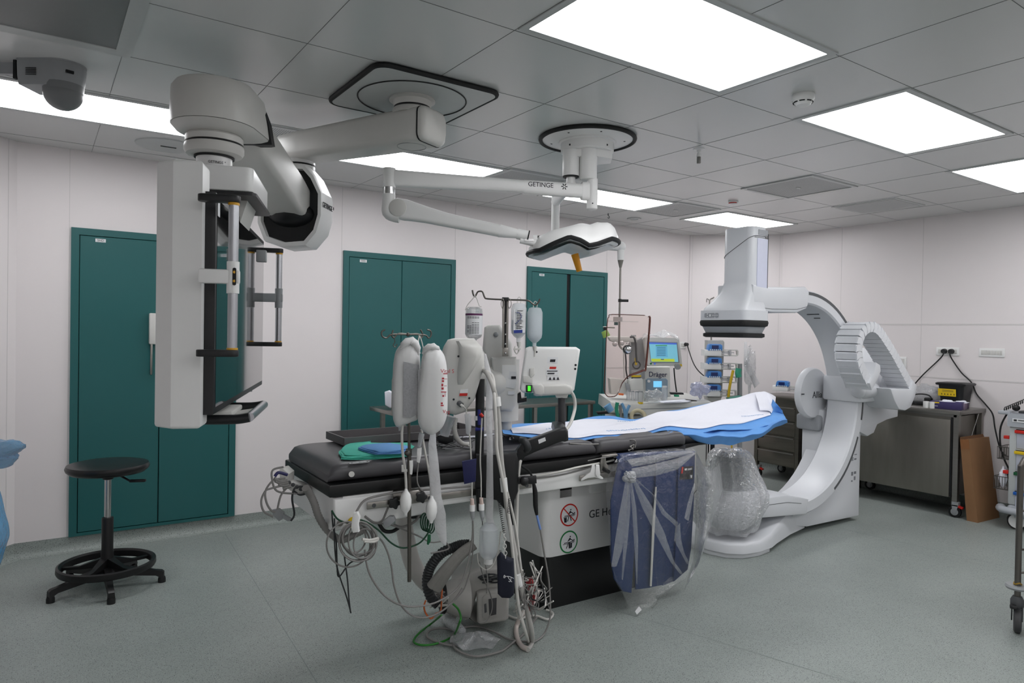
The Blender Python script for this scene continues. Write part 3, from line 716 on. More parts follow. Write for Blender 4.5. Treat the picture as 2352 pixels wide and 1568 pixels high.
# (pedestal parts are given in the table frame)
for z, ok in ((.50, False), (.352, True)):
    o = pictogram(z, ok); o.data.transform(Matrix.LocRotScale(T0, t.rotation_euler, None))   # obj() moved it from room to table frame
bm = text(None, 'GE HealthCare', .062, (PX0+.305, PY0-.0008, .482), (1, 0, 0), (0, 0, 1), M_ink, align='LEFT'); obj('lettering', bm, mat('print_dark', (60, 62, 64), .5), ped, world=False)
# ================================================================ ceiling boom with the large display
def DP(px, py, d):
    """point on a sight line at forward distance d"""
    return CAM + ray(px, py)*(d/F_)
BC = Vector((1.503, 3.073, CEILZ))
b = thing('ceiling_display_boom', 'big white jointed ceiling boom carrying a large display, with a square black-edged ceiling plate', 'ceiling boom', BC)
bm = B()
prism(bm, rrect(.62, .62, .06, 6), (0, 0, -.022), (1, 0, 0), (0, 1, 0), (0, 0, .022)); obj('ceiling_plate', bm, M_cframe, b, world=False)
bm = B(); tube(bm, [(u, v, -.012) for u, v in rrect(.63, .63, .065, 6)], .0125, n=8, k=1, closed=True)
obj('edge_seal', bm, M_rubber, b, world=False)
bm = B(); torus(bm, (0, 0, -.0235), .262, .0035, n=64, k=6); obj('round_seal', bm, M_rubber, b, world=False)
bm = B(); lathe(bm, [(.11, -.022), (.112, -.03), (.095, -.034), (.092, -.05), (.088, -.06)], (0, 0, 0), n=40); lathe(bm, [(.088, -.06), (.086, -.07)], (0, 0, 0), n=40, m=1); lathe(bm, [(.09, -.07), (.095, -.076), (.1, -.1)], (0, 0, 0), n=40)
obj('ceiling_bearing', bm, [M_offw, M_rubber], b, world=False)
EL = Vector((1.17, 3.77, 0)); ad = (EL - Vector((BC.x, BC.y, 0))).normalized(); ap = Vector((-ad.y, ad.x, 0)); zz = Vector((0, 0, 1))
# upper arm: rounded beam, slightly tapering towards the elbow
def beam_sec(c, w, h, side, up=zz, r=.035):
    return [c + side*u + up*v for u, v in rrect(w, h, r, 4)]
bm = B(); A0 = Vector((BC.x, BC.y, 2.475)) - ad*.12; L_ = (EL-Vector((BC.x, BC.y, 0))).length
loft(bm, [beam_sec(A0-ad*.03, .15, .12, ap), beam_sec(A0-ad*.015, .18, .155, ap), beam_sec(A0, .19, .165, ap), beam_sec(A0+ad*.3, .19, .165, ap), beam_sec(A0+ad*(L_+.05), .175, .15, ap), beam_sec(A0+ad*(L_+.2), .17, .14, ap), beam_sec(A0+ad*(L_+.24), .12, .11, ap)])
ua = obj('upper_arm', bm, M_offw, b, angle=40)
bm = B(); cc = A0+ad*.012; loft(bm, [beam_sec(cc, .1925, .1675, ap), beam_sec(cc+ad*.008, .1925, .1675, ap)]); obj('cap_seal', bm, M_rubber, ua)
bm = B(); torus(bm, (BC.x, BC.y, 2.3925), .07, .0015, n=36, k=6); obj('round_cover', bm, M_grey, ua)
# elbow housing
sd = Vector((.61-EL.x, 3.06-EL.y, 0)).normalized(); sp = Vector((-sd.y, sd.x, 0))
if sp.dot(Vector((1, -1, 0))) < 0: sp = -sp
E0 = Vector((EL.x, EL.y, 2.15))
out = [(-.10, .205), (.075, .205), (.125, .15), (.17, .06), (.17, -.06), (.145, -.15), (.09, -.215), (-.03, -.225), (-.135, -.19), (-.17, -.10), (-.17, .02), (-.15, .12)]
def osec(s, d, oz=0): return [E0 + sp*u*s + zz*(v*s+oz) + sd*d for u, v in out]
bm = B(); loft(bm, [osec(1, .13), osec(1.03, .10), osec(1.03, -.03), osec(.9, -.11), osec(.62, -.15)], cap=False)
loft(bm, [osec(1, .13), osec(.9, .13), osec(.88, .09)], cap=False)
loft(bm, [osec(.62, -.15), osec(.6, -.15), osec(.2, -.151)]); obj('elbow_housing', bm, M_white, b, angle=25)
bm = B(); loft(bm, [osec(.895, .10), osec(.86, .02)]); ball(bm, E0+sd*.07+zz*(-.05), .13, (1, 1, .55), rot=Matrix.Rotation(math.atan2(sp.y, sp.x), 4, 'Z')); obj('elbow_recess', bm, M_blackpl, b, angle=30)
bm = B(); lathe(bm, [(.06, 0), (.085, .01), (.085, .03)], (EL.x+.0, EL.y, 2.345), n=32); lathe(bm, [(.08, .03), (.08, .04)], (EL.x, EL.y, 2.345), n=32, m=1); lathe(bm, [(.085, .04), (.085, .06)], (EL.x, EL.y, 2.345), n=32)
obj('elbow_bearing', bm, [M_white, M_rubber], b)
tx_ = E0 + sp*.1765 + sd*.03 + zz*.0
bm = text(None, 'GETINGE *', .040, tx_+sp*.0005, -sd, zz, M_ink, depth=.001, squeeze=.95); obj('lettering', bm, M_ink, b)
# spring arm from the elbow up to the head
HC = Vector((.60, 3.065, 0)); S1 = Vector((HC.x, HC.y, 2.40)) - sd*.18; S0 = E0 + sd*.02 + zz*(-.03)
axs = (S1-S0).normalized(); sup = sp.cross(axs); sup = sup if sup.z > 0 else -sup
bm = B(); Lx = (S1-S0).length
loft(bm, [beam_sec(S0+axs*(Lx*f), w, h, sp, sup, .028) for f, w, h in ((0, .17, .13), (.06, .20, .17), (.3, .205, .185), (.7, .195, .18), (.97, .19, .17), (1.0, .16, .14))]); obj('spring_arm', bm, M_offw, b, angle=45)
# head above the carrier
hp = sp
def hsec(z, s, e=0., back=.19, n=14):
    pts = []
    for k in range(n+1):
        a = -PI/2+PI*k/n; pts.append(Vector((HC.x, HC.y, z)) + sd*(.17*s*math.cos(a)) + hp*(.17*s*math.sin(a)))
    pts += [Vector((HC.x, HC.y, z)) - sd*(back) + hp*(.155*s), Vector((HC.x, HC.y, z)) - sd*(back) - hp*(.155*s)]
    return pts
bm = B(); loft(bm, [hsec(2.492, .78, back=.05), hsec(2.485, .89, back=.09), hsec(2.462, .98, back=.13), hsec(2.37, 1.0, back=.19), hsec(2.318, .985, back=.20)]); loft(bm, [hsec(2.316, .97, back=.195), hsec(2.295, .86, back=.15), hsec(2.284, .72, back=.12)])
obj('joint_head', bm, M_offw, b, angle=35)
bm = B(); 
ring0 = [(-.158, 2.30), (-.16, 2.38), (-.14, 2.468), (.14, 2.468), (.16, 2.38), (.158, 2.30)]
loft(bm, [[Vector((HC.x, HC.y, z)) - sd*(bk - (z-2.30)*.55) + hp*u*sc for u, z in ring0] for bk, sc in ((.19, 1.03), (.225, 1.03), (.235, .9))]); obj('joint_gasket', bm, M_blackpl, b, angle=30)
bm = B(); o_ = (HC.x+.0, HC.y, 0)
lathe(bm, [(.10, 2.29), (.112, 2.275), (.112, 2.252)], o_, n=40); lathe(bm, [(.106, 2.252), (.106, 2.243)], o_, n=40, m=1); lathe(bm, [(.114, 2.243), (.116, 2.236), (.116, 2.218), (.108, 2.204), (.09, 2.199), (.08, 2.198)], o_, n=40); lathe(bm, [(.078, 2.198), (.078, 2.19)], o_, n=40, m=1)
obj('head_bearing', bm, [M_offw, M_rubber], b)
bm = B(); lathe(bm, [(.07, 2.19), (.07, 2.04)], o_, n=36); st = obj('drop_tube', bm, M_white, b)
vdir = (Vector((0, 0, 0))-Vector((HC.x, HC.y, 0))).normalized(); vs_ = Vector((-vdir.y, vdir.x, 0))
if vs_.dot(Vector((.8232, -.5675, 0))) < 0: vs_ = -vs_
for s_, z_, sz in (('GETINGE *', 2.162, .014), ('MAQUET GmbH', 2.142, .013)):
    bm = text(None, s_, sz, Vector((HC.x, HC.y, z_))+vdir*.0712+vs_*.01, vs_, zz, M_ink, depth=.0006); obj('lettering', bm, M_ink, st)
# ---------------- display carrier
U = Vector((.3633, .9317, 0)); Nn = Vector((.9317, -.3633, 0)); DC = Vector((.70, 3.02, 0))
def Q(s, n, z): return DC + U*s + Nn*n + Vector((0, 0, z))
car = obj('display_carrier', (lambda bm_: (prism(bm_, [(-.165, -.635), (-.105, -.69), (-.018, -.69), (-.018, -.58), (-.165, -.58)], Q(0, 0, 1.165), Nn, U, Vector((0, 0, .86)), bev=.012, seg=3), prism(bm_, [(-.15, -.59), (-.034, -.59), (-.034, .645), (-.12, .645), (-.15, .6)], Q(0, 0, 1.215), Nn, U, Vector((0, 0, .70)), bev=.012, seg=3), bm_)[-1])(B()), M_white, b, angle=30)
bm = B(); bx = Q(0, 0, 0); prism(bm, rrect(.20, .50, .03), Q(-.03, -.02, 2.012), Nn, U, (0, 0, .092), bev=.006); prism(bm, rrect(.22, .50, .03), Q(-.02, -.02, 1.998), Nn, U, (0, 0, .012), m=1)
prism(bm, [(-.1, .02), (.07, .02), (.03, -.11), (-.10, -.13)], Q(-.15, -.02, 2.0), Nn, (0, 0, 1), U*.25, m=2)
obj('carrier_hood', bm, [M_white, M_blackpl, M_offw], b, angle=30)
# the screen
M_scr = mat('screen_glass', (6, 7, 9), .06, spec=.9, coat=.6)
bm = B(); prism(bm, [(-.645, 1.205), (.645, 1.205), (.645, 1.935), (-.645, 1.935)], Q(0, -.03, 0), U, zz, Nn*.045, bev=.004); scr = obj('display_screen', bm, M_blackpl, b)
bm = B(); prism(bm, [(-.625, 1.228), (.625, 1.228), (.625, 1.915), (-.625, 1.915)], Q(0, .0145, 0), U, zz, Nn*.002); obj('glass', bm, M_scr, scr)
bm = B(); prism(bm, [(-.63, 1.86), (-.59, 1.86), (-.59, 1.91), (-.63, 1.91)], Q(0, .017, 0), U, zz, Nn*.0008); obj('screen_label', bm, M_paper, scr)
bm = B(); prism(bm, [(.63, 1.17), (.648, 1.17), (.648, 1.975), (.63, 1.975)], Q(0, -.06, 0), U, zz, Nn*.028); obj('end_rim', bm, M_grey, b)
# handles at both ends
M_alu = mat('brushed_aluminium', (178, 180, 184), .26, metal=.95, noise=.04, nscale=40)
M_gold = mat('amber_ring', (214, 160, 40), .4)
def side_handle(s, near):
    bar = Q(s, .085, 0)
    bm = B(); cyl(bm, bar+zz*1.42, bar+zz*1.885, .0155, n=24)
    h = obj('grab_handle', bm, M_alu, b)
    for z in (1.40, 1.885):
        bm = B(); prism(bm, rrect(.125, .045, .02), Q(s, .042, z), Nn, U, (0, 0, .022), bev=.003); obj('bracket', bm, M_blackpl, h)
    for z in (1.42, 1.877):
        bm = B(); cyl(bm, bar+zz*z, bar+zz*(z+.008), .017, n=24); obj('amber_ring', bm, M_gold, h)
    bm = B(); box(bm, bar+zz*1.652 - Nn*.04, (.12, .03, .045), Matrix.Rotation(math.atan2(Nn.y, Nn.x), 4, 'Z'), bev=.006); cyl(bm, bar+zz*1.60, bar+zz*1.70, .019, n=24)
    clampo = obj('centre_clamp', bm, M_white if near else M_grey, h)
    if near:
        f = bar + (-bar).normalized()*0
        vd = Vector((-bar.x, -bar.y, 0)).normalized(); vr = Vector((.8232, -.5675, 0)); f = bar+vd*.019+zz*1.652
        bm = B(); prism(bm, rrect(.012, .055, .005), f+vr*.004, vr, zz, vd*.002); 
        for q in (.014, -.014): lathe(bm, [(0, 0), (.0045, 0), (.004, .001), (0, .001)], f+vr*.004+vd*.002+zz*q, vd, n=14, m=1)
        obj('rocker_buttons', bm, [M_blackpl, M_gold], h)
side_handle(-.745, True); side_handle(.70, False)
# lower U-shaped grip
bm = B(); g0, g1 = -.45, -.02
cyl(bm, Q(g0, .10, 1.172), Q(g1, .10, 1.172), .0165, n=20); lg = obj('lower_grip', bm, M_alu, b)
for g_ in (g0, g1):
    bm = B(); tube(bm, [Q(g_, -.06, 1.165), Q(g_, .05, 1.165), Q(g_, .10, 1.172)], .0175, n=12, k=5); obj('bracket', bm, M_blackpl, lg)
bm = B(); tube(bm, [Q(g0+.2, -.1, 1.15), Q(g0+.2, .0, 1.155), Q(g0+.2, .075, 1.168), Q(g0+.21, .1, 1.172)], [.02, .016, .012, .012], n=12, k=4); box(bm, Q(g0+.2, -.05, 1.175), (.16, .25, .02), Matrix.Rotation(math.atan2(Nn.y, Nn.x), 4, 'Z'), bev=.006); obj('grip_bracket', bm, M_offw, lg)
bm = B(); box(bm, Q(.05, .075, 1.80), (.04, .035, .05), Matrix.Rotation(math.atan2(Nn.y, Nn.x), 4, 'Z'), bev=.003); obj('camera_module', bm, [M_grey], b)

# ================================================================ surgical lamp and shield arm on the round ceiling flange
LC = Vector((2.655, 3.105, CEILZ))
l = thing('surgical_lamp', 'white surgical lamp with a folded arm hanging from a round black-edged ceiling flange', 'surgical lamp', LC)
bm = B(); lathe(bm, [(.27, 0), (.27, -.012), (.26, -.015), (.2, -.024), (.165, -.028), (0, -.03)], (0, 0, 0), n=64)
for a in (20, 75, 130, 200, 250, 320): lathe(bm, [(.006, 0), (.006, -.003), (0, -.003)], (.215*math.cos(math.radians(a)), .215*math.sin(math.radians(a)), -.02), n=10, m=1)
obj('ceiling_flange', bm, [M_white, M_ink], l, world=False)
bm = B(); torus(bm, (0, 0, -.012), .275, .0125, n=64, k=8); obj('flange_seal', bm, M_rubber, l, world=False)
bm = B(); lathe(bm, [(.168, -.025), (.168, -.034), (.155, -.038), (.155, -.085), (.150, -.09), (0, -.09)], (0, 0, 0), n=48)
vR = Vector((.8232, -.5675, 0)); vF = Vector((.5677, .8231, 0))
prism(bm, [(-.13, -.03), (-.11, -.10), (.04, -.11), (.14, -.06), (.15, .06), (.05, .12), (-.1, .1)], (0, 0, -.135), vR, vF, (0, 0, .06), bev=.01)
for q in (-.11, -.02, .10): lathe(bm, [(0, 0), (.006, 0), (.006, .002), (0, .002)], vR*q - vF*.1525*math.sqrt(max(.02, 1-(q/.155)**2))+Vector((0, 0, -.07)), -vF + vR*q*5, n=10, m=1)
obj('bearing_housing', bm, [M_white, M_ink], l, world=False)
tb1 = vR*-.098 - vF*.06; tb2 = vR*.0 - vF*.08
bm = B(); lathe(bm, [(.049, -.09), (.05, -.10), (.05, -.235), (.048, -.24)], tb1, n=32); lathe(bm, [(.048, -.24), (.046, -.246), (0, -.246)], tb1, n=32, m=1)
obj('sleeve', bm, [M_white, M_rubber], l, world=False)
bm = B(); lathe(bm, [(.049, -.09), (.05, -.10), (.05, -.255), (.045, -.262), (.032, -.265)], tb2, n=32)
obj('sleeve', bm, M_white, l, world=False)
SL = LC + tb2; 
bm = B(); q0 = Vector((SL.x, SL.y, 0)) + vR*.025; cyl(bm, q0+zz*2.385, q0+zz*2.215, .031, n=28); ball(bm, q0+zz*2.215, .031, (1, 1, .3), n=20); lathe(bm, [(0, 0), (.004, 0), (.004, .002), (0, .002)], q0+zz*2.24-vF*.031, -vF, n=8, m=1)
obj('hub', bm, [M_white, M_ink], l)
LE = at(894, 408, d=None, z=2.312) if False else DP(894, 407, 3.70)
zA = 2.312
LE = Vector((LE.x, LE.y, zA)); R0 = Vector((q0.x, q0.y, zA)); dA = (LE-R0).normalized(); sA = Vector((-dA.y, dA.x, 0))
bm = B(); LL = (LE-R0).length
loft(bm, [beam_sec(R0+dA*(LL*f)+zz*dz, w, h, sA, zz, .02) for f, w, h, dz in ((.02, .05, .105, 0), (.055, .045, .105, 0), (.06, .06, .078, 0), (.35, .06, .078, 0), (.36, .06, .07, .002), (.9, .062, .085, .0), (.985, .05, .09, 0))]); arm = obj('horizontal_arm', bm, M_white, l, angle=30)
tp = R0+dA*(LL*.275); sgn = -sA if sA.dot(vF) > 0 else sA
bm = text(None, 'GETINGE', .036, tp+sgn*.0305+zz*.012, -dA, zz, M_ink, depth=.001); obj('lettering', bm, M_ink, arm)
bm = B(); ctr = R0+dA*(LL*.155)+sgn*.0305+zz*.012
for k in range(6):
    a = k*PI/3; box(bm, ctr-dA*(.012*math.cos(a))+zz*(.012*math.sin(a)), (.013, .002, .005), Matrix(((-dA.x, sgn.x, 0), (-dA.y, sgn.y, 0), (0, 0, 1))).to_4x4() @ Matrix.Rotation(-a, 4, 'Y'))
obj('star_logo', bm, M_ink, arm)
bm = B(); cyl(bm, LE+zz*.05, LE-zz*.052, .034, n=28); obj('swivel', bm, M_white, l)
bm = B(); cyl(bm, LE-zz*.052, LE-zz*.088, .0325, n=28); obj('steel_collar', bm, M_chrome, l)
# spring arm down to the lamp head
LH = DP(1236, 547, 3.70); LJ = LE-zz*.165
dS = Vector((LH.x-LJ.x, LH.y-LJ.y, 0)).normalized(); sS = Vector((-dS.y, dS.x, 0)); sgn = sS if sS.dot(vF) < 0 else -sS
bm = B(); cyl(bm, LE-zz*.088, LJ+zz*.0, .034, .036, n=28); tube(bm, [LJ+zz*.02, LJ-zz*.02, LJ-zz*.035+dS*.03, LJ-zz*.04+dS*.06], [.036, .036, .036, .036], n=20, k=4); obj('elbow', bm, M_white, l)
K0 = LJ+dS*.055-zz*.0; dd = (LH-K0); aS = dd.normalized(); upS = sS.cross(aS); upS = upS if upS.z > 0 else -upS; LS = dd.length
bm = B(); loft(bm, [beam_sec(K0+aS*(LS*f)+upS*dz, w, h, sS, upS, .02) for f, w, h, dz in ((-.055, .06, .06, .0), (-.02, .07, .105, 0), (.05, .07, .11, 0), (.1, .068, .10, 0), (.2, .062, .085, -.002), (.35, .06, .072, -.006), (.72, .058, .064, -.004), (.725, .06, .068, -.004), (.84, .052, .05, 0), (.86, .05, .045, 0))]); sa = obj('spring_arm', bm, M_white, l, angle=30)
bm = B(); lathe(bm, [(0, 0), (.046, 0), (.046, .004), (.043, .006), (0, .006)], K0+sgn*.034, sgn, n=36); obj('joint_cap', bm, M_offw, sa)
bm = B(); cyl(bm, K0+aS*(LS*.85), K0+aS*(LS*.93), .029, n=24); cyl(bm, K0+aS*(LS*.926), K0+aS*(LS*.934), .031, n=24, m=1); cyl(bm, K0+aS*(LS*.88)-upS*.028, K0+aS*(LS*1.0)-upS*.030, .019, n=16); box(bm, K0+aS*(LS*.94)-upS*.022+sgn*.02, (.05, .004, .012), rotm(0, 0, math.atan2(aS.y, aS.x)), m=2)
obj('brake_joint', bm, [M_white, M_rubber, M_chrome], l)
bm = B(); P0 = DP(1236, 552, 3.72); cyl(bm, P0-vR*.005, P0+vR*.04, .026, n=20, m=1); cyl(bm, P0-vR*.028, P0-vR*.004, .03, n=20); cyl(bm, P0+vR*.02, P0+vR*.10, .02, n=16); box(bm, P0+vR*.07-zz*.01, (.07, .05, .03), rotm(0, 0, -.6), bev=.008)
obj('fork_joint', bm, [M_white, M_rubber], l)
# lamp head: saddle-shaped dome
HCn = DP(1316, 572, 3.80); HW = .245
bm = B(); NX, NY = 24, 12
def interp(x, tab):
    for (a, p), (b_, q) in zip(tab, tab[1:]):
        if x <= b_: return p+(q-p)*(x-a)/(b_-a)
    return tab[-1][1]
def head_pt(i, j, lay):
    u = -1+2*i/NX; v = -1+2*j/NY
    px_ = u*math.sqrt(max(0, 1-.42*v*v)); py_ = v*math.sqrt(max(0, 1-.42*u*u))
    sag = interp(u, ((-1, -.030), (-.6, .004), (-.2, .034), (.1, .018), (.35, -.008), (.6, .004), (1, .036)))
    dome = max(.0, interp(u, ((-1, .01), (-.85, .05), (-.5, .058), (-.2, .052), (.2, .10), (.5, .118), (.8, .098), (.95, .05), (1, .01)))*(1-abs(v)**5))
    w = {0: 1.0, 1: 1.0, 2: .93}[0]
    return HCn + vR*(px_*HW) + vF*(py_*HW*.95) + zz*(sag + (dome if lay == 0 else 0))
G = [[bm.verts.new(head_pt(i, j, 0)+zz*.02) for j in range(NY+1)] for i in range(NX+1)]
for i in range(NX):
    for j in range(NY): bm.faces.new([G[i][j], G[i+1][j], G[i+1][j+1], G[i][j+1]])
G2 = [[bm.verts.new(head_pt(i, j, 1)-zz*.012) for j in range(NY+1)] for i in range(NX+1)]
for i in range(NX):
    for j in range(NY): bm.faces.new([G2[i][j], G2[i][j+1], G2[i+1][j+1], G2[i+1][j]])
rim = [(i, 0) for i in range(NX)]+[(NX, j) for j in range(NY)]+[(i, NY) for i in range(NX, 0, -1)]+[(0, j) for j in range(NY, 0, -1)]
for k in range(len(rim)):
    a, c_ = rim[k], rim[(k+1) % len(rim)]; bm.faces.new([G[a[0]][a[1]], G2[a[0]][a[1]], G2[c_[0]][c_[1]], G[c_[0]][c_[1]]])
head = obj('lamp_head', bm, M_white, l, angle=50)
bm = B(); pts = [head_pt(i, j, 1)+zz*.0 for i, j in rim]; cpt = sum(pts, Vector())/len(pts)
tube(bm, [p+(p-cpt).normalized()*.004 for p in pts], .0125, n=8, k=1, closed=True); obj('rubber_edge', bm, M_rubber, head)
bm = B(); Gx = [[bm.verts.new(HCn+(head_pt(i, j, 1)-HCn)*.9-zz*.024) for j in range(NY+1)] for i in range(NX+1)]
for i in range(NX):
    for j in range(NY): bm.faces.new([Gx[i][j], Gx[i][j+1], Gx[i+1][j+1], Gx[i+1][j]])
obj('lens', bm, mat('lens_glass', (214, 216, 218), .35), head)
bm = B(); ha = DP(1320, 592, 3.78); hb = DP(1331, 623, 3.78); cyl(bm, ha+zz*.02, hb, .021, .016, n=20); obj('orange_handle', bm, mat('orange_handle', (222, 150, 20), .5), l)

# the second arm carries the tinted shield
s = thing('radiation_shield', 'tinted clear shield on a thin rod hanging behind the surgical lamp, brown at its edge', 'radiation shield', (LC.x-.05, LC.y+.05, 2.4))
j0 = LC + tb1; j0 = Vector((j0.x, j0.y, 2.40)); jA = DP(1276, 470, 4.55)
bm = B(); cyl(bm, j0, j0-zz*.06, .026, n=20); d1 = Vector((jA.x-j0.x, jA.y-j0.y, 0))
zj = 2.36; tube(bm, [Vector((j0.x, j0.y, zj)), Vector((jA.x, jA.y, zj-.0))], .03, n=16, k=1); obj('extension_arm', bm, M_white, s)
bm = B(); cyl(bm, Vector((jA.x, jA.y, zj+.045)), Vector((jA.x, jA.y, 2.06)), .027, n=20); obj('vertical_joint', bm, M_white, s)
RT = DP(1426, 566, 4.55)
bm = B(); J2 = Vector((jA.x, jA.y, 2.10)); tube(bm, [J2, J2+(RT-J2)*.5, RT], [.035, .033, .03], n=16, k=2); ball(bm, RT, .033, n=16); cyl(bm, RT, RT-zz*.09, .024, .022, n=20); obj('spring_arm', bm, M_white, s)
bm = B(); cyl(bm, RT-zz*.09, RT-zz*.14, .02, .008, n=16); RB = DP(1421, 795, 4.55)
rb = Vector((RT.x, RT.y, RB.z))
gc = DP(1441, 802, 4.5)
tube(bm, [RT-zz*.12, RT-zz*.3, rb+zz*.05, rb+zz*.012, rb+(gc-rb)*.4-zz*.008, gc], .0068, n=10, k=5)
obj('rod', bm, M_steel, s)
bm = B(); kz = DP(1424, 690, 4.55); cyl(bm, kz+vR*.0-zz*.01, kz+vR*.0+zz*.01, .012, n=12); cyl(bm, kz, kz+vR*.055, .009, n=12); obj('rod_knob', bm, M_blackpl, s)
bm = B(); ball(bm, gc, .032, n=16); obj('ball_joint', bm, M_chrome, s)
M_tint = bpy.data.materials.new('tinted_acrylic'); M_tint.use_nodes = True; nt = M_tint.node_tree; N = nt.nodes; N.remove(N['Principled BSDF'])
tr_ = N.new('ShaderNodeBsdfTransparent'); tr_.inputs[0].default_value = srgb((251, 246, 244))+(1,); gl_ = N.new('ShaderNodeBsdfGlossy'); gl_.inputs['Roughness'].default_value = .03
fr_ = N.new('ShaderNodeFresnel'); fr_.inputs[0].default_value = 1.4; ms_ = N.new('ShaderNodeMixShader'); nt.links.new(fr_.outputs[0], ms_.inputs[0]); nt.links.new(tr_.outputs[0], ms_.inputs[1]); nt.links.new(gl_.outputs[0], ms_.inputs[2]); nt.links.new(ms_.outputs[0], N['Material Output'].inputs[0])
bm = B()
gp = [(1406, 722), (1398, 728), (1394, 745), (1388, 860), (1387, 895), (1393, 908), (1400, 911), (1416, 907), (1428, 880), (1445, 862), (1477, 850), (1483, 840), (1492, 738), (1489, 728), (1480, 724)]
pw = [DP(p[0], p[1], 4.5+.0008*(p[0]-1440)) for p in gp]
nrm = (pw[3]-pw[0]).cross(pw[-1]-pw[0]).normalized()
fv = [bm.verts.new(p) for p in pw]; bk = [bm.verts.new(p+nrm*.008) for p in pw]
bm.faces.new(fv); bm.faces.new(bk[::-1])
for i in range(len(fv)): bm.faces.new([fv[i], fv[(i+1) % len(fv)], bk[(i+1) % len(fv)], bk[i]])
gl = obj('acrylic_pane', bm, M_tint, s, angle=20)
M_brown = mat('pane_edge_brown', (92, 44, 34), .3)
bm = B(); e_ = [p+nrm*.004 for p in pw]; tube(bm, e_[9:14], .007, n=8, k=4); tube(bm, e_[14:]+e_[:9], .003, n=8, k=3); tube(bm, e_[8:11], .004, n=8, k=3); obj('pane_edge', bm, M_brown, gl)
bm = B(); q = DP(1419, 733, 4.49); box(bm, q, (.06, .003, .03), rotm(0, 0, -.6)); box(bm, DP(1415, 743, 4.49), (.025, .003, .02), rotm(0, 0, -.6), m=1); obj('pane_label', bm, [M_paper, M_teal], gl)

# ================================================================ ceiling camera with a dome at upper left
cpos = Vector((.10, 3.64, CEILZ))
c = thing('ceiling_dome_camera', 'grey dome camera on a flat mount hanging from the ceiling at upper left', 'ceiling camera', cpos)
cz = Matrix.Rotation(0, 4, 'Z')
Cc = DP(140, 160, 2.9)
def sec_pts(cx, cy, z, rx, ry, n=24, sq=0): return [V(cx+rx*math.cos(2*PI*k/n), cy+ry*math.sin(2*PI*k/n), z) for k in range(n)]
hx, hy = at(146, 150, z=CEILZ).x, at(146, 150, z=CEILZ).y
bm = B(); dl = -vR
prof = [(hx, hy)]
def body(z, s):
    pts = []
    for k in range(13):
        a = -PI/2+PI*k/12; pts.append(V(hx, hy, z) + vR*(.088*s*math.cos(a)) + vF*(.088*s*math.sin(a)))
    pts += [V(hx, hy, z) - vR*.15 + vF*.08*s, V(hx, hy, z) - vR*.15 - vF*.08*s]
    return pts
zt = CEILZ
loft(bm, [body(zt-.008, .99), body(zt-.02, 1.0), body(zt-.075, .96), body(zt-.11, .86)]); 
for q in range(5): box(bm, V(hx, hy, zt-.045-.007*q)-vR*.085-vF*.086, (.045, .004, .002), rotm(0, 0, math.atan2(vR.y, vR.x)), m=1)
box(bm, V(hx, hy, zt-.05)+vR*.065-vF*.058, (.03, .012, .012), rotm(0, 0, math.atan2(vR.y, vR.x)+.9), m=1)
obj('camera_body', bm, [M_grey, M_dark], c, angle=30)
bm = B(); loft(bm, [body(zt-.0, 1.01), body(zt-.008, 1.01)]); box(bm, V(hx, hy, zt-.03)-vR*.25-vF*.03, (.15, .02, .05), rotm(0, 0, math.atan2(vR.y, vR.x))); box(bm, V(hx, hy, zt-.045)-vR*.168-vF*.06, (.012, .02, .08), rotm(0, 0, math.atan2(vR.y, vR.x)), m=1)
obj('mount_plate', bm, [M_grey, M_dark], c, angle=30)
bm = B(); ball(bm, V(hx, hy, zt-.125)+vR*.0, .078, (1, 1, .95), n=28); cyl(bm, V(hx, hy, zt-.09), V(hx, hy, zt-.125), .081, .077, n=28); obj('dome', bm, mat('dome_grey', (120, 122, 124), .35), c)
# ================================================================ drapes on the table head
def yp(L, y): return [at(p[0], p[1], y=(p[2] if len(p) > 2 else y)) for p in L]
def resample(P, n):
    P = smooth_path(P, 6); d = [0]
    for a, b_ in zip(P, P[1:]): d.append(d[-1]+(b_-a).length)
    out = []; j = 0
    for i in range(n):
        s = d[-1]*i/(n-1)
        while j < len(d)-2 and d[j+1] < s: j += 1
        f = (s-d[j])/max(1e-9, d[j+1]-d[j]); out.append(P[j].lerp(P[j+1], min(1, f)))
    return out
def sheet(bm, curves, n=44, m_=10, amp=.004, seed=1, th=.003, m=0, lift=0.):
    """cloth between successive curves (each resampled to n points), with small wrinkles and real thickness"""
    rnd = random.Random(seed); ph = [rnd.uniform(0, 6) for _ in range(6)]
    C_ = [resample(c_, n) for c_ in curves]; rows = []
    for a, b_ in zip(C_, C_[1:]):
        for j in range(m_): rows.append([p.lerp(q, j/m_) for p, q in zip(a, b_)])
    rows.append(C_[-1])
    def w(i, j): return amp*(math.sin(i*.55+ph[0]+j*.25)+.8*math.sin(i*.21-j*.6+ph[1])+.6*math.sin(i*.95+j*.8+ph[2])) + lift
    n0 = len(bm.faces)
    T_ = [[bm.verts.new(p+zz*w(i, j)) for i, p in enumerate(r_)] for j, r_ in enumerate(rows)]
    U_ = [[bm.verts.new(v.co-zz*th) for v in r_] for r_ in T_]
    R_ = len(T_)
    for j in range(R_-1):
        for i in range(n-1):
            bm.faces.new([T_[j][i], T_[j][i+1], T_[j+1][i+1], T_[j+1][i]]); bm.faces.new([U_[j][i], U_[j+1][i], U_[j+1][i+1], U_[j][i+1]])
    rim_ = [(0, i) for i in range(n)]+[(j, n-1) for j in range(1, R_)]+[(R_-1, i) for i in range(n-2, -1, -1)]+[(j, 0) for j in range(R_-2, 0, -1)]
    for a, b_ in zip(rim_, rim_[1:]+rim_[:1]): bm.faces.new([T_[a[0]][a[1]], U_[a[0]][a[1]], U_[b_[0]][b_[1]], T_[b_[0]][b_[1]]])
    mi(bm, n0, m)
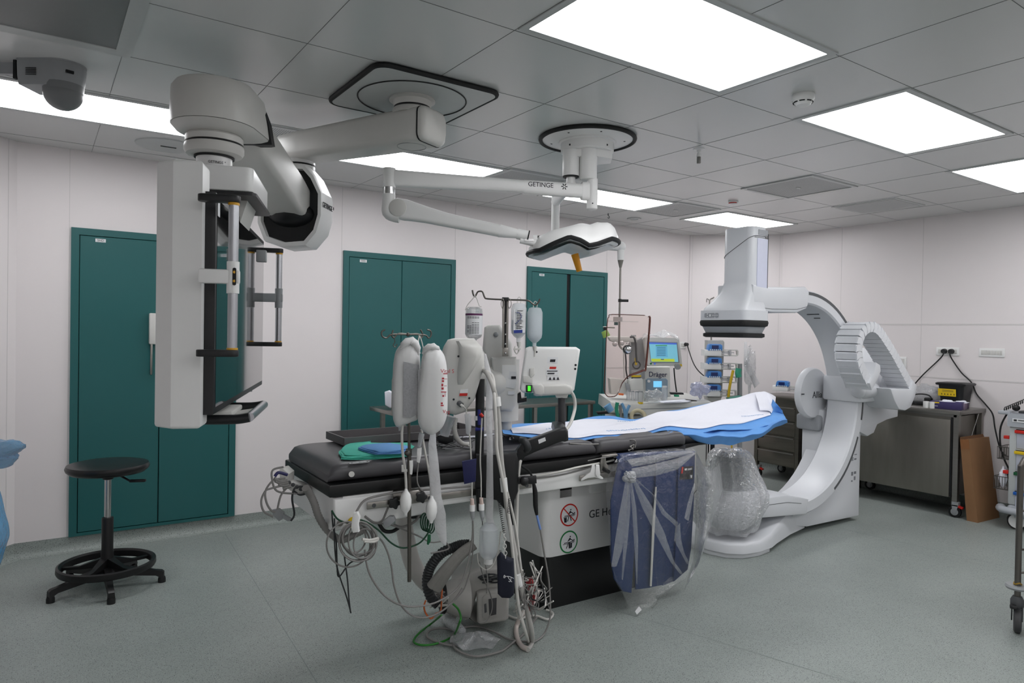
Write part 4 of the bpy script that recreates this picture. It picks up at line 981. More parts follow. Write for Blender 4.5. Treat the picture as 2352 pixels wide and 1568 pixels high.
farb = yp([(1148, 984), (1190, 976), (1290, 968), (1398, 954), (1430, 959), (1460, 963), (1490, 955), (1550, 943), (1610, 930), (1690, 912), (1752, 901), (1783, 925), (1796, 942)], 3.24)
farb[-2:] = yp([(1783, 925), (1796, 942)], 3.0)
midb = yp([(1152, 989), (1200, 990), (1300, 985), (1400, 978), (1500, 974), (1600, 962), (1700, 945), (1770, 945), (1800, 952)], 3.02)
nearb = yp([(1158, 992), (1225, 1004), (1300, 1014), (1375, 1006), (1437, 1001), (1490, 993), (1540, 986), (1600, 992), (1660, 988), (1720, 984), (1760, 978), (1808, 966)], 2.80)
lowb = yp([(1540, 988), (1575, 998), (1605, 1010), (1640, 1018), (1690, 1016), (1735, 1008), (1762, 990), (1808, 967)], 2.77)
d_ = thing('surgical_drape', 'white drape with a blue underside spread over the head end of the operating table', 'drape', (3.1, 3.05, .93))
DN = 64; DC_ = [resample(c_, DN) for c_ in (farb, midb, nearb)]
def dsurf(u, v):
    f = u*(DN-1); i_ = min(int(f), DN-2); f -= i_; P = [c_[i_].lerp(c_[i_+1], f) for c_ in DC_]
    q = P[0].lerp(P[1], v*2) if v < .5 else P[1].lerp(P[2], v*2-1)
    return q + zz*(.004*(math.sin(u*31+v*5)+.8*math.sin(u*14-v*9+1)+.5*math.sin(u*57+v*13)+.6*math.sin(v*22+u*4)) + .012*math.sin(v*PI)*0)
def drape_patch(name, u0, u1, v0, v1, lift, m, nu=64, nv=22, th=.0025):
    bm = B(); T_ = []; U_ = []
    for j in range(nv+1):
        r1, r2 = [], []
        for i in range(nu+1):
            u = u0+(u1-u0)*i/nu; a, b_ = v0(u), v1(u); p = dsurf(u, a+(b_-a)*j/nv)
            r1.append(bm.verts.new(p+zz*lift)); r2.append(bm.verts.new(p+zz*(lift-th)))
        T_.append(r1); U_.append(r2)
    for j in range(nv):
        for i in range(nu):
            bm.faces.new([T_[j][i], T_[j][i+1], T_[j+1][i+1], T_[j+1][i]]); bm.faces.new([U_[j][i], U_[j+1][i], U_[j+1][i+1], U_[j][i+1]])
    rm = [(0, i) for i in range(nu+1)]+[(j, nu) for j in range(1, nv+1)]+[(nv, i) for i in range(nu-1, -1, -1)]+[(j, 0) for j in range(nv-1, 0, -1)]
    for a, b_ in zip(rm, rm[1:]+rm[:1]): bm.faces.new([T_[a[0]][a[1]], U_[a[0]][a[1]], U_[b_[0]][b_[1]], T_[b_[0]][b_[1]]])
    return obj(name, bm, m, d_, angle=70)
drape_patch('blue_layer', 0, 1, lambda u: 0, lambda u: 1, 0, M_sheetb)
wl = drape_patch('white_layer', .025, .93, lambda u: interp(u, ((0, .3), (.12, .10), (.32, .18), (.45, .02), (.55, .08), (.7, .02), (1, .0))), lambda u: interp(u, ((0, .80), (.15, .90), (.3, .95), (.5, .88), (.62, .90), (.8, .84), (.9, .74), (1, .6))), .007, M_sheetw)
bm = B(); topc = yp([(1530, 984), (1580, 986), (1640, 983), (1700, 979), (1745, 974), (1775, 968), (1800, 960)], 2.86)
sheet(bm, [topc, yp([(1535, 992), (1600, 1001), (1650, 1003), (1700, 1001), (1740, 996), (1765, 984), (1780, 972), (1808, 966)], 2.74), yp([(1545, 990), (1575, 1000), (1605, 1012), (1640, 1019), (1690, 1017), (1735, 1009), (1765, 991), (1809, 967)], 2.77)], amp=.0045, seed=9, m_=6); obj('hanging_fold', bm, M_sheetb, d_, angle=70)
bm = B(); sheet(bm, [yp([(1735, 908), (1755, 902), (1770, 908), (1782, 915)], 3.2), yp([(1740, 925), (1760, 922), (1772, 926), (1780, 934)], 3.08), yp([(1745, 945), (1760, 946), (1768, 948), (1772, 952)], 2.98)], n=14, m_=4, amp=.001, th=.002, lift=.012); obj('folded_corner', bm, M_sheetw, d_, angle=70)
M_print = mat('blue_print', (150, 184, 226), .7)
# faint blue stamps printed on the drape (illegible in the photo)
for (u0_, v0_, n_, du, size) in ((.30, .78, 15, .0085, 1.), (.33, .30, 8, .0075, .7), (.12, .45, 7, .0085, .7), (.80, .66, 12, .0085, .9)):
    bm = B(); rr = random.Random(int(u0_*100))
    for k in range(n_):
        q = dsurf(u0_+k*du, v0_)+zz*.0085; h_ = rr.choice((.012, .018, .026))*size
        box(bm, q, (.005, h_, .0015), rotm(0.0, 0, rr.uniform(-.5, .1)))
        if k % 2: box(bm, q+Vector((.004, h_*.3, 0)), (.009, .004, .0015))
    obj('blue_stamp', bm, M_print, wl, kind='stuff')
# ================================================================ things lying on the table
def tz(px_, py_, z): return at(px_, py_, z=z)
tr = thing('instrument_tray', 'long dark grey shallow tray at the far edge of the table foot', 'tray', (1.55, 3.3, .93))
bm = B(); a0 = tz(778, 1014, .945); TRA = math.radians(-4)
x0_, x1_, y0_, y1_ = 1.22, 1.98, 3.16, 3.40
def trbox(lo, hi, m=0): b2(bm, lo, hi, m=m)
trbox((x0_, y0_, .935), (x1_, y1_, .94)); trbox((x0_-.008, y0_-.008, .938), (x1_, y0_, .975)); trbox((x0_-.008, y1_, .938), (x1_, y1_+.008, .975)); trbox((x0_-.008, y0_, .938), (x0_, y1_, .975)); trbox((x1_, y0_-.008, .938), (x1_+.008, y1_+.008, .975))
obj('tray_body', bm, mat('tray_dark', (98, 95, 96), .45), tr)
for q in (.08, .6):
    bm = B(); b2(bm, (x0_+q, y0_+.03, .926), (x0_+q+.06, y0_+.1, .937), bev=.003); obj('foot', bm, M_blackpl, tr)
def cloth_pile(name, label, pxs, z0, layers, m, th=.005, seed=1, group=None):
    rnd = random.Random(seed); bm = B()
    P = [tz(a, b_, z0) for a, b_ in pxs]; c_ = sum(P, Vector())/len(P)
    for k in range(layers):
        Q_ = [c_+(p-c_)*(1-.03*k+rnd.uniform(-.03, .03)) for p in P]; Q_ = smooth_path(Q_, 3, True)
        n0 = len(bm.faces); loft(bm, [[q + zz*(k*th + e*th*.8 + .002*math.sin(i*1.3+k)) for i, q in enumerate(Q_)] for e in (0, .5, 1)]) if False else loft(bm, [[c_+(q-c_)*s_ + zz*(k*th+e) + zz*.0015*math.sin(i*1.1+k*2) for i, q in enumerate(Q_)] for s_, e in ((.985, 0), (1, th*.3), (1, th*.6), (.98, th*.9))])
    return solo(name, bm, m, label, 'cloth', angle=50, group=group)
cloth_pile('green_cloth', 'folded turquoise green surgical cloth lying on the table foot beside the pole', [(778, 1041), (800, 1026), (850, 1019), (853, 1024), (945, 1024), (946, 1034), (940, 1049), (860, 1054), (788, 1057), (783, 1052)], .932, 4, mat('green_cloth', (84, 200, 178), .8, noise=.1, nscale=14, bump=.3, bscale=20), seed=3)
cloth_pile('blue_cloth', 'small folded blue cloth on top of the green cloth', [(824, 1033), (836, 1028), (893, 1022), (900, 1025), (940, 1030), (930, 1040), (878, 1044), (860, 1043)], .953, 3, mat('blue_cloth', (104, 158, 216), .8, noise=.05, bump=.2, bscale=20), seed=5)

# ================================================================ helpers: cables by points measured in the photo at their real distance
M_cgrey = mat('cable_grey', (128, 126, 124), .45); M_cwhite = mat('cable_white', (205, 203, 198), .4); M_cdark = mat('cable_dark', (44, 46, 48), .45)
M_cgreen = mat('cable_green', (16, 62, 40), .45); M_cgreen2 = mat('cable_bright_green', (40, 120, 40), .45); M_corange = mat('cable_orange', (190, 96, 50), .5); M_clear = mat('clear_tube', (205, 208, 212), .15, trans=.35, spec=.7, alpha=.55)
M_black = mat('cable_black', (18, 18, 20), .45)
def cpts(L, y=None):
    """(px, py, y) on the plane y, or (px, py, 'f') resting on the floor"""
    out = []
    for p in L:
        if len(p) > 2 and p[2] == 'f': out.append(at(p[0], p[1], z=.012))
        else:
            q = at(p[0], p[1], y=(p[2] if len(p) > 2 else y))
            if q.z < .012: q = at(p[0], p[1], z=.012)
            out.append(q)
    return out
def cable(parent, pts, r, m, y=None, name='cable', n=8, k=6, ribs=0., label=None):
    bm = B(); tube(bm, cpts(pts, y), r, n=n, k=k, ribs=ribs); return obj(name, bm, m, parent, label=label, angle=60)
def scable(name, label, cat, pts, r, m, y=None, group=None, k=6, n=8):
    bm = B(); tube(bm, cpts(pts, y), r, n=n, k=k); return solo(name, bm, m, label, cat, group=group, angle=60)
def vprism(bm, pxs, d, th, bev=.008, m=0, seg=2, tilt=0.):
    """solid whose outline is measured in the photo, standing in the upright plane at distance d, th deep away from the viewer"""
    o_ = DP(sum(p[0] for p in pxs)/len(pxs), sum(p[1] for p in pxs)/len(pxs), d)
    P = []
    for p in pxs:
        q = DP(p[0], p[1], d)-o_; P.append((q.dot(vR), q.z))
    prism(bm, P, o_, vR, zz, vF*th, bev=bev, m=m, seg=seg)
def vcyl(bm, a, b_, r0, r1=None, m=0, n=20): cyl(bm, DP(*a), DP(*b_), r0, r1, n=n, m=m)

# ---- table's own hanging leads and hose
cable(t, [(702, 1120, 2.80), (712, 1135), (722, 1156), (732, 1186), (752, 1217), (782, 1239), (812, 1228), (838, 1215)], .0165, M_cgrey, 2.82, 'corrugated_hose', n=12, k=10, ribs=.002)
bm = B(); vprism(bm, [(641, 1078), (650, 1076), (664, 1088), (663, 1108), (652, 1110), (642, 1103)], 3.05, .08, .006); vprism(bm, [(655, 1105), (690, 1112), (712, 1128), (700, 1135), (668, 1128), (652, 1116)], 3.06, .06, .004)
for k in range(4): ball(bm, DP(664+k*9, 1108+k*5, 3.05), .009, m=1, n=10)
obj('connector_box', bm, [M_offw, M_slot], t, angle=30)
YL = 2.98
cable(t, [(651, 1072), (627, 1079), (625, 1100), (636, 1127), (674, 1133), (700, 1130)], .0045, M_cgrey, YL)
cable(t, [(660, 1112), (620, 1122), (609, 1128), (600, 1150), (606, 1174), (627, 1186)], .0045, M_cgrey, YL)
cable(t, [(655, 1098), (628, 1103), (610, 1127), (612, 1153), (622, 1171), (632, 1176)], .0045, M_cgrey, YL)
cable(t, [(668, 1196), (676, 1180), (671, 1144), (678, 1120), (700, 1118), (706, 1130), (690, 1136), (676, 1128)], .0045, M_cdark, YL)
cable(t, [(637, 1170), (645, 1138), (659, 1120)], .0045, M_cgrey, YL)
cable(t, [(660, 1090), (640, 1085), (631, 1094)], .007, mat('plug_navy', (40, 40, 90), .4), YL)
for k, (a, b_) in enumerate((((660, 1104), (630, 1098)), ((662, 1108), (632, 1104)), ((664, 1113), (640, 1112)), ((668, 1117), (650, 1122)))): cable(t, [a, ((a[0]+b_[0])/2, a[1]+2), b_], .007, M_cgrey, YL, 'plug')
bm = B(); vprism(bm, [(624, 1171), (640, 1168), (652, 1178), (648, 1193), (640, 1197), (626, 1183)], 3.16, .02, .004); vprism(bm, [(650, 1180), (668, 1190), (670, 1197), (660, 1197), (648, 1190)], 3.16, .014, .003); obj('plug', bm, M_grey, t)
# coiled lead with a clip at the rail
cg = thing('coiled_grey_cable', 'coil of grey monitoring cable hanging from a white clip on the table rail', 'cable', at(820, 1230, y=2.70))
rr = random.Random(4)
for k in range(8):
    cx_, cy_, rx, ry = [(822, 1240, 34, 37), (818, 1244, 38, 42), (826, 1236, 40, 36), (830, 1240, 30, 42), (800, 1250, 50, 52), (812, 1235, 28, 34), (838, 1250, 26, 36), (822, 1243, 44, 46)][k]
    bm = B(); yy = 2.69-.012*(k % 4); a0 = rr.uniform(0, 6)
    tube(bm, [at(cx_+rx*math.cos(a0+q*PI/8), cy_+ry*math.sin(a0+q*PI/8), y=yy-.008*math.sin(q)) for q in range(16)], .0036, n=8, k=3, closed=True); obj('loop', bm, M_cgrey, cg, angle=60)
bm = B(); vprism(bm, [(808, 1192), (812, 1178), (820, 1176), (826, 1188), (822, 1205), (824, 1222), (810, 1224), (806, 1212)], 2.70, .025, .004); obj('clip', bm, M_white, cg)
bm = B(); tube(bm, cpts([(832, 1238), (850, 1240), (868, 1236), (860, 1243), (836, 1243)], 2.63), .006, n=8); obj('cable_tie', bm, M_cwhite, cg)
cable(cg, [(768, 1190), (768, 1230), (770, 1270), (776, 1310), (796, 1370), (806, 1407)], .0032, M_cdark, 2.72)
cable(cg, [(762, 1172), (765, 1210), (772, 1240), (774, 1290), (778, 1324), (800, 1296), (818, 1285)], .0032, M_cdark, 2.73)
cable(cg, [(790, 1270), (798, 1330), (801, 1370), (805, 1405)], .0032, M_cdark, 2.70)
cable(cg, [(818, 1176), (836, 1150), (870, 1138), (930, 1128), (1010, 1122), (1080, 1116)], .0050, M_cgrey, 2.69)
scable('grey_cable', 'grey cable dropping from the coil and sweeping right towards the floor machine, lower of two', 'cable', [(850, 1243, 2.66), (871, 1236), (888, 1262), (899, 1300), (905, 1344), (920, 1387), (945, 1412), (976, 1418), (1012, 1405), (1043, 1378), (1062, 1350)], .0042, M_cgrey, 2.70)
scable('grey_cable', 'grey cable curving from under the coil up to the left hanging connector, upper of two', 'cable', [(838, 1262), (841, 1290), (853, 1326), (884, 1368), (927, 1391), (976, 1390), (1018, 1375), (1055, 1345), (1074, 1295), (1085, 1234), (1086, 1192)], .0042, M_cgrey, 2.66)
scable('green_cable', 'dark green cable sagging between the table end box and the green clips', 'cable', [(762, 1172), (776, 1192), (800, 1200), (830, 1194), (868, 1216), (898, 1246), (927, 1258), (963, 1247), (984, 1222), (988, 1205)], .0038, M_cgreen, 2.70)
cable(t, [(838, 1185), (860, 1200), (878, 1195), (895, 1160), (925, 1142), (950, 1138)], .005, M_cgrey, 2.74)
cable(t, [(845, 1200), (900, 1206), (960, 1230), (990, 1245), (1020, 1243), (1030, 1260), (990, 1270)], .0035, M_cgrey, 2.78)
cable(t, [(858, 1172), (870, 1200), (882, 1218), (900, 1220), (915, 1212)], .009, M_black, 2.95)
cable(t, [(860, 1172), (885, 1180), (905, 1172), (940, 1186), (965, 1185)], .009, M_black, 2.95)
cable(t, [(905, 1205), (925, 1210), (955, 1195), (968, 1170), (974, 1150)], .006, M_cgrey, 2.9)
bm = B(); vprism(bm, [(878, 1198), (893, 1186), (903, 1186), (908, 1196), (893, 1210), (884, 1214)], 2.9, .03, .005); obj('plug', bm, M_grey, t)
gc_ = thing('green_clip_lead', 'dark green clip lead looped below the squeeze bulbs', 'clip lead', at(985, 1220, y=2.72))
bm = B()
for k in range(4): tube(bm, [at(975+k*5+9*math.cos(q*PI/4), 1198+20*math.sin(q*PI/4)+k*2, y=2.72-.006*k) for q in range(8)], .0032, n=6, k=3, closed=True)
obj('loops', bm, M_cgreen, gc_, angle=60)
bm = B(); vprism(bm, [(982, 1228), (989, 1228), (989, 1243), (984, 1252), (980, 1250)], 2.98, .012, .003); obj('clip', bm, mat('clip_green', (14, 88, 52), .4), gc_)

# ================================================================ drip pole with the two pressure bags, clamped to the rail
YP = 2.70
dp_ = thing('infusion_pole', 'short steel infusion pole clamped to the table rail, with four hooks at its top', 'infusion pole', at(940, 1335, y=YP))
bm = B(); cyl(bm, at(940, 1335, y=YP), at(940, 1040, y=YP), .0085, n=16); cyl(bm, at(940, 1045, y=YP), at(937, 775, y=YP), .0065, n=16); obj('pole', bm, M_darkst, dp_)
bm = B(); cyl(bm, at(939, 1046, y=YP), at(939, 1030, y=YP), .013, n=16); ball(bm, at(936, 1040, y=YP-.012), .014, n=12); obj('lock_collar', bm, M_darkst, dp_)
bm = B(); cyl(bm, at(930, 1132, y=YP-.0), at(945, 1130, y=YP), .0, .0) if False else None
vprism(bm, [(901, 1130), (965, 1126), (967, 1146), (903, 1150)], 2.955, .05, .006); obj('rail_clamp', bm, M_steel, dp_)
def star_knob(bm, c_, ax, r, th):
    f = frame_z(ax); P = []
    for k in range(30):
        a = 2*PI*k/30; P.append((r*(1+.16*math.cos(5*a))*math.cos(a), r*(1+.16*math.cos(5*a))*math.sin(a)))
    M3 = f.to_3x3(); prism(bm, P, c_, M3 @ Vector((1, 0, 0)), M3 @ Vector((0, 1, 0)), Vector(ax).normalized()*th, bev=.003)
for (px_, py_) in ((905, 1154), (967, 1140)):
    bm = B(); star_knob(bm, DP(px_, py_, 2.945), -vF+vR*.3, .023, .018); cyl(bm, DP(px_, py_, 2.945), DP(px_+6, py_-4, 2.99), .008, n=10); obj('star_knob', bm, M_blackpl, dp_)
cT = at(937, 768, y=YP)
bm = B(); hk = lambda L: tube(bm, yp(L, YP), .0036, n=8, k=5)
hk([(937, 768), (900, 768), (888, 776), (878, 772), (877, 762), (884, 757)]); hk([(937, 768), (975, 769), (984, 776), (990, 770), (989, 760), (981, 757)])
hk([(937, 768), (915, 766), (905, 775), (900, 770), (903, 758)]); hk([(937, 768), (960, 767), (968, 775), (971, 768), (966, 757)]); ball(bm, cT, .009, n=12)
tube(bm, yp([(905, 775), (907, 785), (903, 792), (908, 797), (912, 790)], YP), .002, n=6)
obj('hook_crown', bm, M_darkst, dp_)
def soft_bag(name, label, cat, pxs, d, th, m, group=None, bumpy=.0, pt=None):
    """pillow-like bag with the measured outline"""
    P = [(pt or DP)(p[0], p[1], d) for p in pxs]; P = smooth_path(P, 4, True); c_ = sum(P, Vector())/len(P)
    bm = B(); secs = []
    for s_, e in ((.3, -1), (.62, -.95), (.84, -.78), (.955, -.45), (1, -.12), (1, .12), (.955, .45), (.84, .78), (.62, .95), (.3, 1)):
        secs.append([c_ + (p-c_)*s_ + vF*(e*th/2) + vF*bumpy*math.sin(i*1.7+s_*9)*(s_ > .9) for i, p in enumerate(P)])
    loft(bm, secs)
    if cat is None: return bm
    t_ = thing(name, label, cat, Vector((c_.x, c_.y, min(p.z for p in P))), group=group)
    obj('bag', bm, m, t_, angle=70)
    return t_
M_bagw = mat('pressure_bag_fabric', (222, 222, 222), .45, noise=.03, nscale=10, bump=.25, bscale=9)
M_redp = mat('red_print', (196, 60, 70), .6); M_greyp = mat('grey_print', (120, 122, 126), .6)
bg1 = soft_bag('pressure_infusion_bag', 'white inflated pressure bag with grey mesh window, left of the two on the short pole', 'pressure bag',
    [(930, 784), (950, 785), (960, 797), (964, 815), (965, 845), (966, 880), (966, 915), (965, 945), (960, 962), (945, 969), (928, 976), (913, 980), (905, 968), (902, 945), (901, 910), (902, 870), (904, 835), (909, 808), (919, 793)], 2.92, .085, M_bagw, 'pressure infusion bags on the short pole', .002)
bm = B(); tube(bm, [DP(922, 800, 2.90), DP(930, 788, 2.89), DP(946, 783, 2.90), DP(957, 794, 2.90), DP(962, 812, 2.905)], [.010, .018, .020, .018, .008], n=9, k=3, ribs=.004); obj('gathered_top', bm, M_bagw, bg1, angle=50)
bm = B(); vprism(bm, [(927, 830), (962, 838), (962, 900), (960, 950), (942, 960), (926, 958)], 2.871, .004, .001); obj('mesh_window', bm, mat('mesh_grey', (168, 169, 172), .6, noise=.25, nscale=120), bg1)
bm = B(); vprism(bm, [(914, 968), (924, 968), (921, 988), (915, 990)], 2.91, .02, .003); obj('port', bm, M_clear, bg1)
cable(bg1, [(925, 968), (923, 1000), (925, 1040), (930, 1075), (932, 1100), (933, 1128)], .006, M_cwhite, 2.66, 'air_tube')
bm = B(); lathe(bm, [(0, .055), (.006, .054), (.009, .045), (.020, .03), (.024, .01), (.024, -.01), (.019, -.032), (.009, -.045), (.006, -.055), (0, -.055)], at(932, 1152, y=2.63), n=24); obj('squeeze_bulb', bm, M_white, bg1)
bm = B(); vprism(bm, [(922, 1068), (926, 1068), (927, 1078), (935, 1078), (935, 1084), (922, 1084)], 2.87, .01, .002); obj('stopcock', bm, M_offw, bg1)
bg2 = soft_bag('pressure_infusion_bag', 'white inflated pressure bag with red printing, right of the two on the short pole', 'pressure bag',
    [(980, 799), (1002, 797), (1015, 807), (1023, 825), (1027, 855), (1028, 890), (1028, 925), (1026, 955), (1018, 978), (1005, 992), (990, 998), (974, 990), (963, 976), (959, 950), (959, 915), (961, 880), (966, 845), (970, 818)], 2.88, .095, M_bagw, 'pressure infusion bags on the short pole', .002)
bm = B(); tube(bm, [DP(972, 812, 2.87), DP(980, 799, 2.86), DP(996, 796, 2.86), DP(1009, 802, 2.87)], [.008, .015, .016, .008], n=9, k=3, ribs=.003); obj('gathered_top', bm, M_bagw, bg2, angle=50)
bm = B(); vprism(bm, [(960, 850), (972, 842), (978, 850), (978, 960), (972, 970), (962, 950)], 2.85, .004, .001); obj('mesh_window', bm, MATS['mesh_grey'], bg2)
def flat_text(parent, s_, px_, py_, d, size, m, up=zz, align='LEFT', squeeze=1.):
    bm = text(None, s_, size, DP(px_, py_, d), vR, up, m, depth=.0006, align=align, squeeze=squeeze); return obj('lettering', bm, m, parent)
flat_text(bg2, 'Vital S', 1012, 852, 2.834, .022, M_redp); flat_text(bg2, 'Vyg', 1017, 945, 2.84, .02, M_redp)
bm = B()
for k, (a, b_, w, h) in enumerate(((1018, 858, 10, 2), (1015, 869, 5, 4), (1015, 875, 5, 4), (1014, 884, 4, 6), (1014, 892, 5, 5), (1020, 870, 7, 1), (1020, 886, 6, 1), (1011, 900, 14, 2), (1016, 909, 4, 4), (1012, 926, 5, 4), (1007, 931, 12, 3), (1022, 906, 1, 10))): vprism(bm, [(a, b_-h/2), (a+w, b_-h/2), (a+w, b_+h/2), (a, b_+h/2)], 2.835, .001, 0)
obj('printed_marks', bm, M_redp, bg2)
cable(bg2, [(968, 985), (975, 1030), (988, 1100), (990, 1150)], .005, M_cwhite, 2.66, 'air_tube')
bm = B(); lathe(bm, [(0, .06), (.006, .058), (.009, .048), (.021, .03), (.0245, .01), (.0245, -.01), (.019, -.034), (.009, -.048), (.006, -.058), (0, -.058)], at(991, 1170, y=2.62), n=24); obj('squeeze_bulb', bm, M_white, bg2)
bm = B(); vcyl(bm, (969, 995, 2.86), (966, 1010, 2.86), .012); vcyl(bm, (966, 1010, 2.86), (963, 1026, 2.86), .01, .007); obj('drip_chamber', bm, M_clear, bg2)
cable(bg2, [(963, 1030), (961, 1060), (958, 1100), (964, 1120), (982, 1140)], .003, M_cgrey, 2.66, 'drip_tube')
bm = B(); vprism(bm, [(958, 1030), (968, 1028), (967, 1045), (963, 1063), (957, 1061)], 2.86, .012, .002); vprism(bm, [(940, 1058), (948, 1058), (948, 1070), (946, 1090), (941, 1089)], 2.86, .012, .002); obj('roller_clamp', bm, M_white, bg2)
cable(bg2, [(973, 803), (970, 790), (966, 776), (962, 770)], .0025, M_cwhite, 2.68, 'hanging_strap'); cable(bg2, [(956, 800), (960, 785), (963, 772)], .003, M_cwhite, 2.68, 'hanging_strap')
# limp white pouch
M_pouch = film('pouch_film', rgb=(250, 250, 252), alpha=.6, bs=30, bstr=1.2, rough=.25, gl=.3)
def ribbon(name, label, pts, d0, m, cat='pouch', th=.006):
    bm = B(); L_ = []
    for (a, b_, w) in pts: L_.append([DP(a-w/2, b_, d0), DP(a-w/4, b_, d0-th), DP(a+w/4, b_+1, d0-th*.6), DP(a+w/2, b_, d0), DP(a+w/4, b_, d0+th), DP(a-w/4, b_, d0+th*.7)])
    loft(bm, L_); return solo(name, bm, m, label, cat, angle=70)
ribbon('plastic_pouch', 'long limp milky plastic pouch hanging below the right pressure bag', [(995, 990, 12), (993, 1020, 18), (996, 1060, 22), (999, 1100, 24), (1001, 1140, 26), (1010, 1180, 28), (1012, 1215, 26), (1018, 1240, 16), (1021, 1250, 8)], 2.99, M_pouch)
ribbon('plastic_pouch', 'long narrow clear instrument pouch hanging in front of the black column', [(1114, 812, 5), (1120, 850, 14), (1125, 880, 14), (1124, 920, 16), (1123, 960, 15), (1125, 1020, 14), (1125, 1080, 15), (1125, 1140, 17), (1124, 1190, 17), (1128, 1205, 18), (1131, 1216, 12)], 3.15, M_pouch)

# ================================================================ contrast injector on its column, rail mounted
ij = thing('contrast_injector', 'white contrast injector head on a black column clamped to the near side of the table', 'injector', at(1100, 1140, y=2.72))
bm = B(); cyl(bm, at(1101, 1050, y=2.74), at(1103, 870, y=2.74), .021, n=20); obj('column', bm, M_blackpl, ij)
bm = B(); vprism(bm, [(1093, 1044), (1188, 1040), (1192, 1060), (1190, 1130), (1182, 1150), (1182, 1172), (1165, 1178), (1140, 1150), (1098, 1142), (1090, 1120)], 3.17, .09, .012); cyl(bm, at(1175, 1158, y=2.70), at(1176, 1204, y=2.70), .014, n=16); ball(bm, DP(1204, 1104, 3.16), .022, n=16); vprism(bm, [(1185, 1098), (1232, 1095), (1233, 1110), (1220, 1112), (1185, 1112)], 3.18, .04, .004); cyl(bm, at(1100, 1120, y=2.68), at(1103, 1172, y=2.68), .016, n=14)
obj('clamp_block', bm, M_blackpl, ij, angle=30)
HD = 3.17
bm = B(); vprism(bm, [(1027, 780), (1040, 777), (1086, 777), (1101, 796), (1112, 815), (1111, 840), (1100, 880), (1088, 920), (1066, 948), (1045, 955), (1026, 950), (1020, 930), (1014, 860), (1012, 812), (1018, 795)], HD, .15, .03, seg=4)
obj('injector_head', bm, M_offw, ij, angle=50)
bm = B(); RS = [(1068, 783, 26, .006), (1079, 798, 29, .026), (1079, 820, 28, .032), (1069, 848, 22, .022), (1060, 874, 14, .006), (1056, 888, 8, -.004)]
loft(bm, [[DP(a_-w_, b_, HD+.012), DP(a_-w_*.55, b_, HD-e_), DP(a_+w_*.55, b_, HD-e_), DP(a_+w_, b_, HD+.012)] for a_, b_, w_, e_ in RS]); obj('raised_ridge', bm, M_offw, ij, angle=60)
bm = B()
vprism(bm, [(1056, 903), (1074, 903), (1073, 909), (1055, 909)], HD-.003, .004, 0, m=0); vprism(bm, [(1057, 895), (1075, 893), (1074, 902), (1056, 903)], HD-.0025, .004, 0, m=1)
obj('warning_label', bm, [M_red, M_paper], ij)
bm = B(); 
for (a, b_) in ((1053, 818), (1042, 917), (1078, 914)): ball(bm, DP(a, b_, HD-.001), .005, n=10)
obj('screw', bm, M_ink, ij)
bm = B(); vcyl(bm, (1054, 925, HD-.005), (1060, 930, HD-.02), .012); vcyl(bm, (1058, 929, HD-.02), (1064, 934, HD-.025), .007, m=1); obj('cable_port', bm, [M_slot, M_offw], ij)
cable(ij, [(1062, 932, 2.655), (1070, 940), (1072, 955), (1078, 1000), (1080, 1018), (1076, 1024)], .0035, M_cwhite, 2.68)
bm = B(); vprism(bm, [(1067, 952), (1078, 950), (1083, 958), (1082, 990), (1076, 1000), (1070, 996)], 3.05, .02, .006); obj('inline_filter', bm, M_clear, ij)
cable(ij, [(1046, 960, 2.85), (1044, 985), (1050, 1006), (1062, 1018), (1076, 1020)], .012, M_cwhite, 2.84, 'corrugated_tube', n=12, k=10, ribs=.0015)
bm = B(); vcyl(bm, (1033, 955, 3.25), (1020, 1000, 3.25), .03, .024); obj('syringe_barrel', bm, M_clear, ij)
bm = B(); vprism(bm, [(1004, 1000), (1018, 996), (1040, 1000), (1041, 1014), (1024, 1022), (1006, 1016)], 3.28, .05, .008); obj('black_base', bm, M_blackpl, ij)
# taller jointed arm behind, with the steel drip pole
jm = thing('jointed_support_arm', 'off-white jointed support arm with warning labels standing on the table behind the injector', 'support arm', at(1165, 975, y=3.0))
JD = 3.70
bm = B(); vprism(bm, [(1112, 752), (1120, 746), (1148, 746), (1153, 752), (1176, 790), (1177, 850), (1120, 850), (1108, 800)], JD, .14, .02, seg=3); obj('upper_housing', bm, M_offw, jm, angle=50)
bm = B(); cyl(bm, DP(1158, 826, JD+.05), DP(1162, 965, JD+.05), .083, .067, n=28); vprism(bm, [(1128, 820), (1186, 820), (1188, 870), (1186, 930), (1176, 945), (1148, 945), (1134, 900)], JD-.04, .12, .02, seg=3); ball(bm, DP(1138, 878, JD+.03), .095, n=24); obj('lower_housing', bm, M_offw, jm, angle=50)
bm = B(); vprism(bm, [(1153, 838), (1186, 838), (1188, 872), (1180, 892), (1153, 888)], JD-.044, .004, .001, m=0); vprism(bm, [(1170, 852), (1186, 854), (1186, 870), (1169, 869)], JD-.047, .003, 0, m=1); vprism(bm, [(1174, 864), (1185, 864), (1185, 870), (1174, 870)], JD-.048, .002, 0, m=2); vprism(bm, [(1167, 898), (1182, 898), (1182, 906), (1167, 906)], JD-.044, .004, 0, m=1)
obj('label_plate', bm, [M_white, M_paper, M_ink], jm)
bm = B(); ball(bm, DP(1139, 768, JD), .014, n=12); ball(bm, DP(1139, 768, JD-.006), .007, n=8, m=1); obj('lock_screw', bm, [M_grey, M_ink], jm)
bm = B(); cyl(bm, DP(1163, 945, JD+.05), DP(1163, 1000, JD+.05), .03, n=20); obj('post', bm, M_offw, jm)
bm = B(); vprism(bm, [(1186, 905), (1196, 900), (1198, 915), (1210, 912), (1210, 922), (1190, 926), (1182, 920)], JD+.02, .05, .004); obj('lever', bm, M_blackpl, jm)
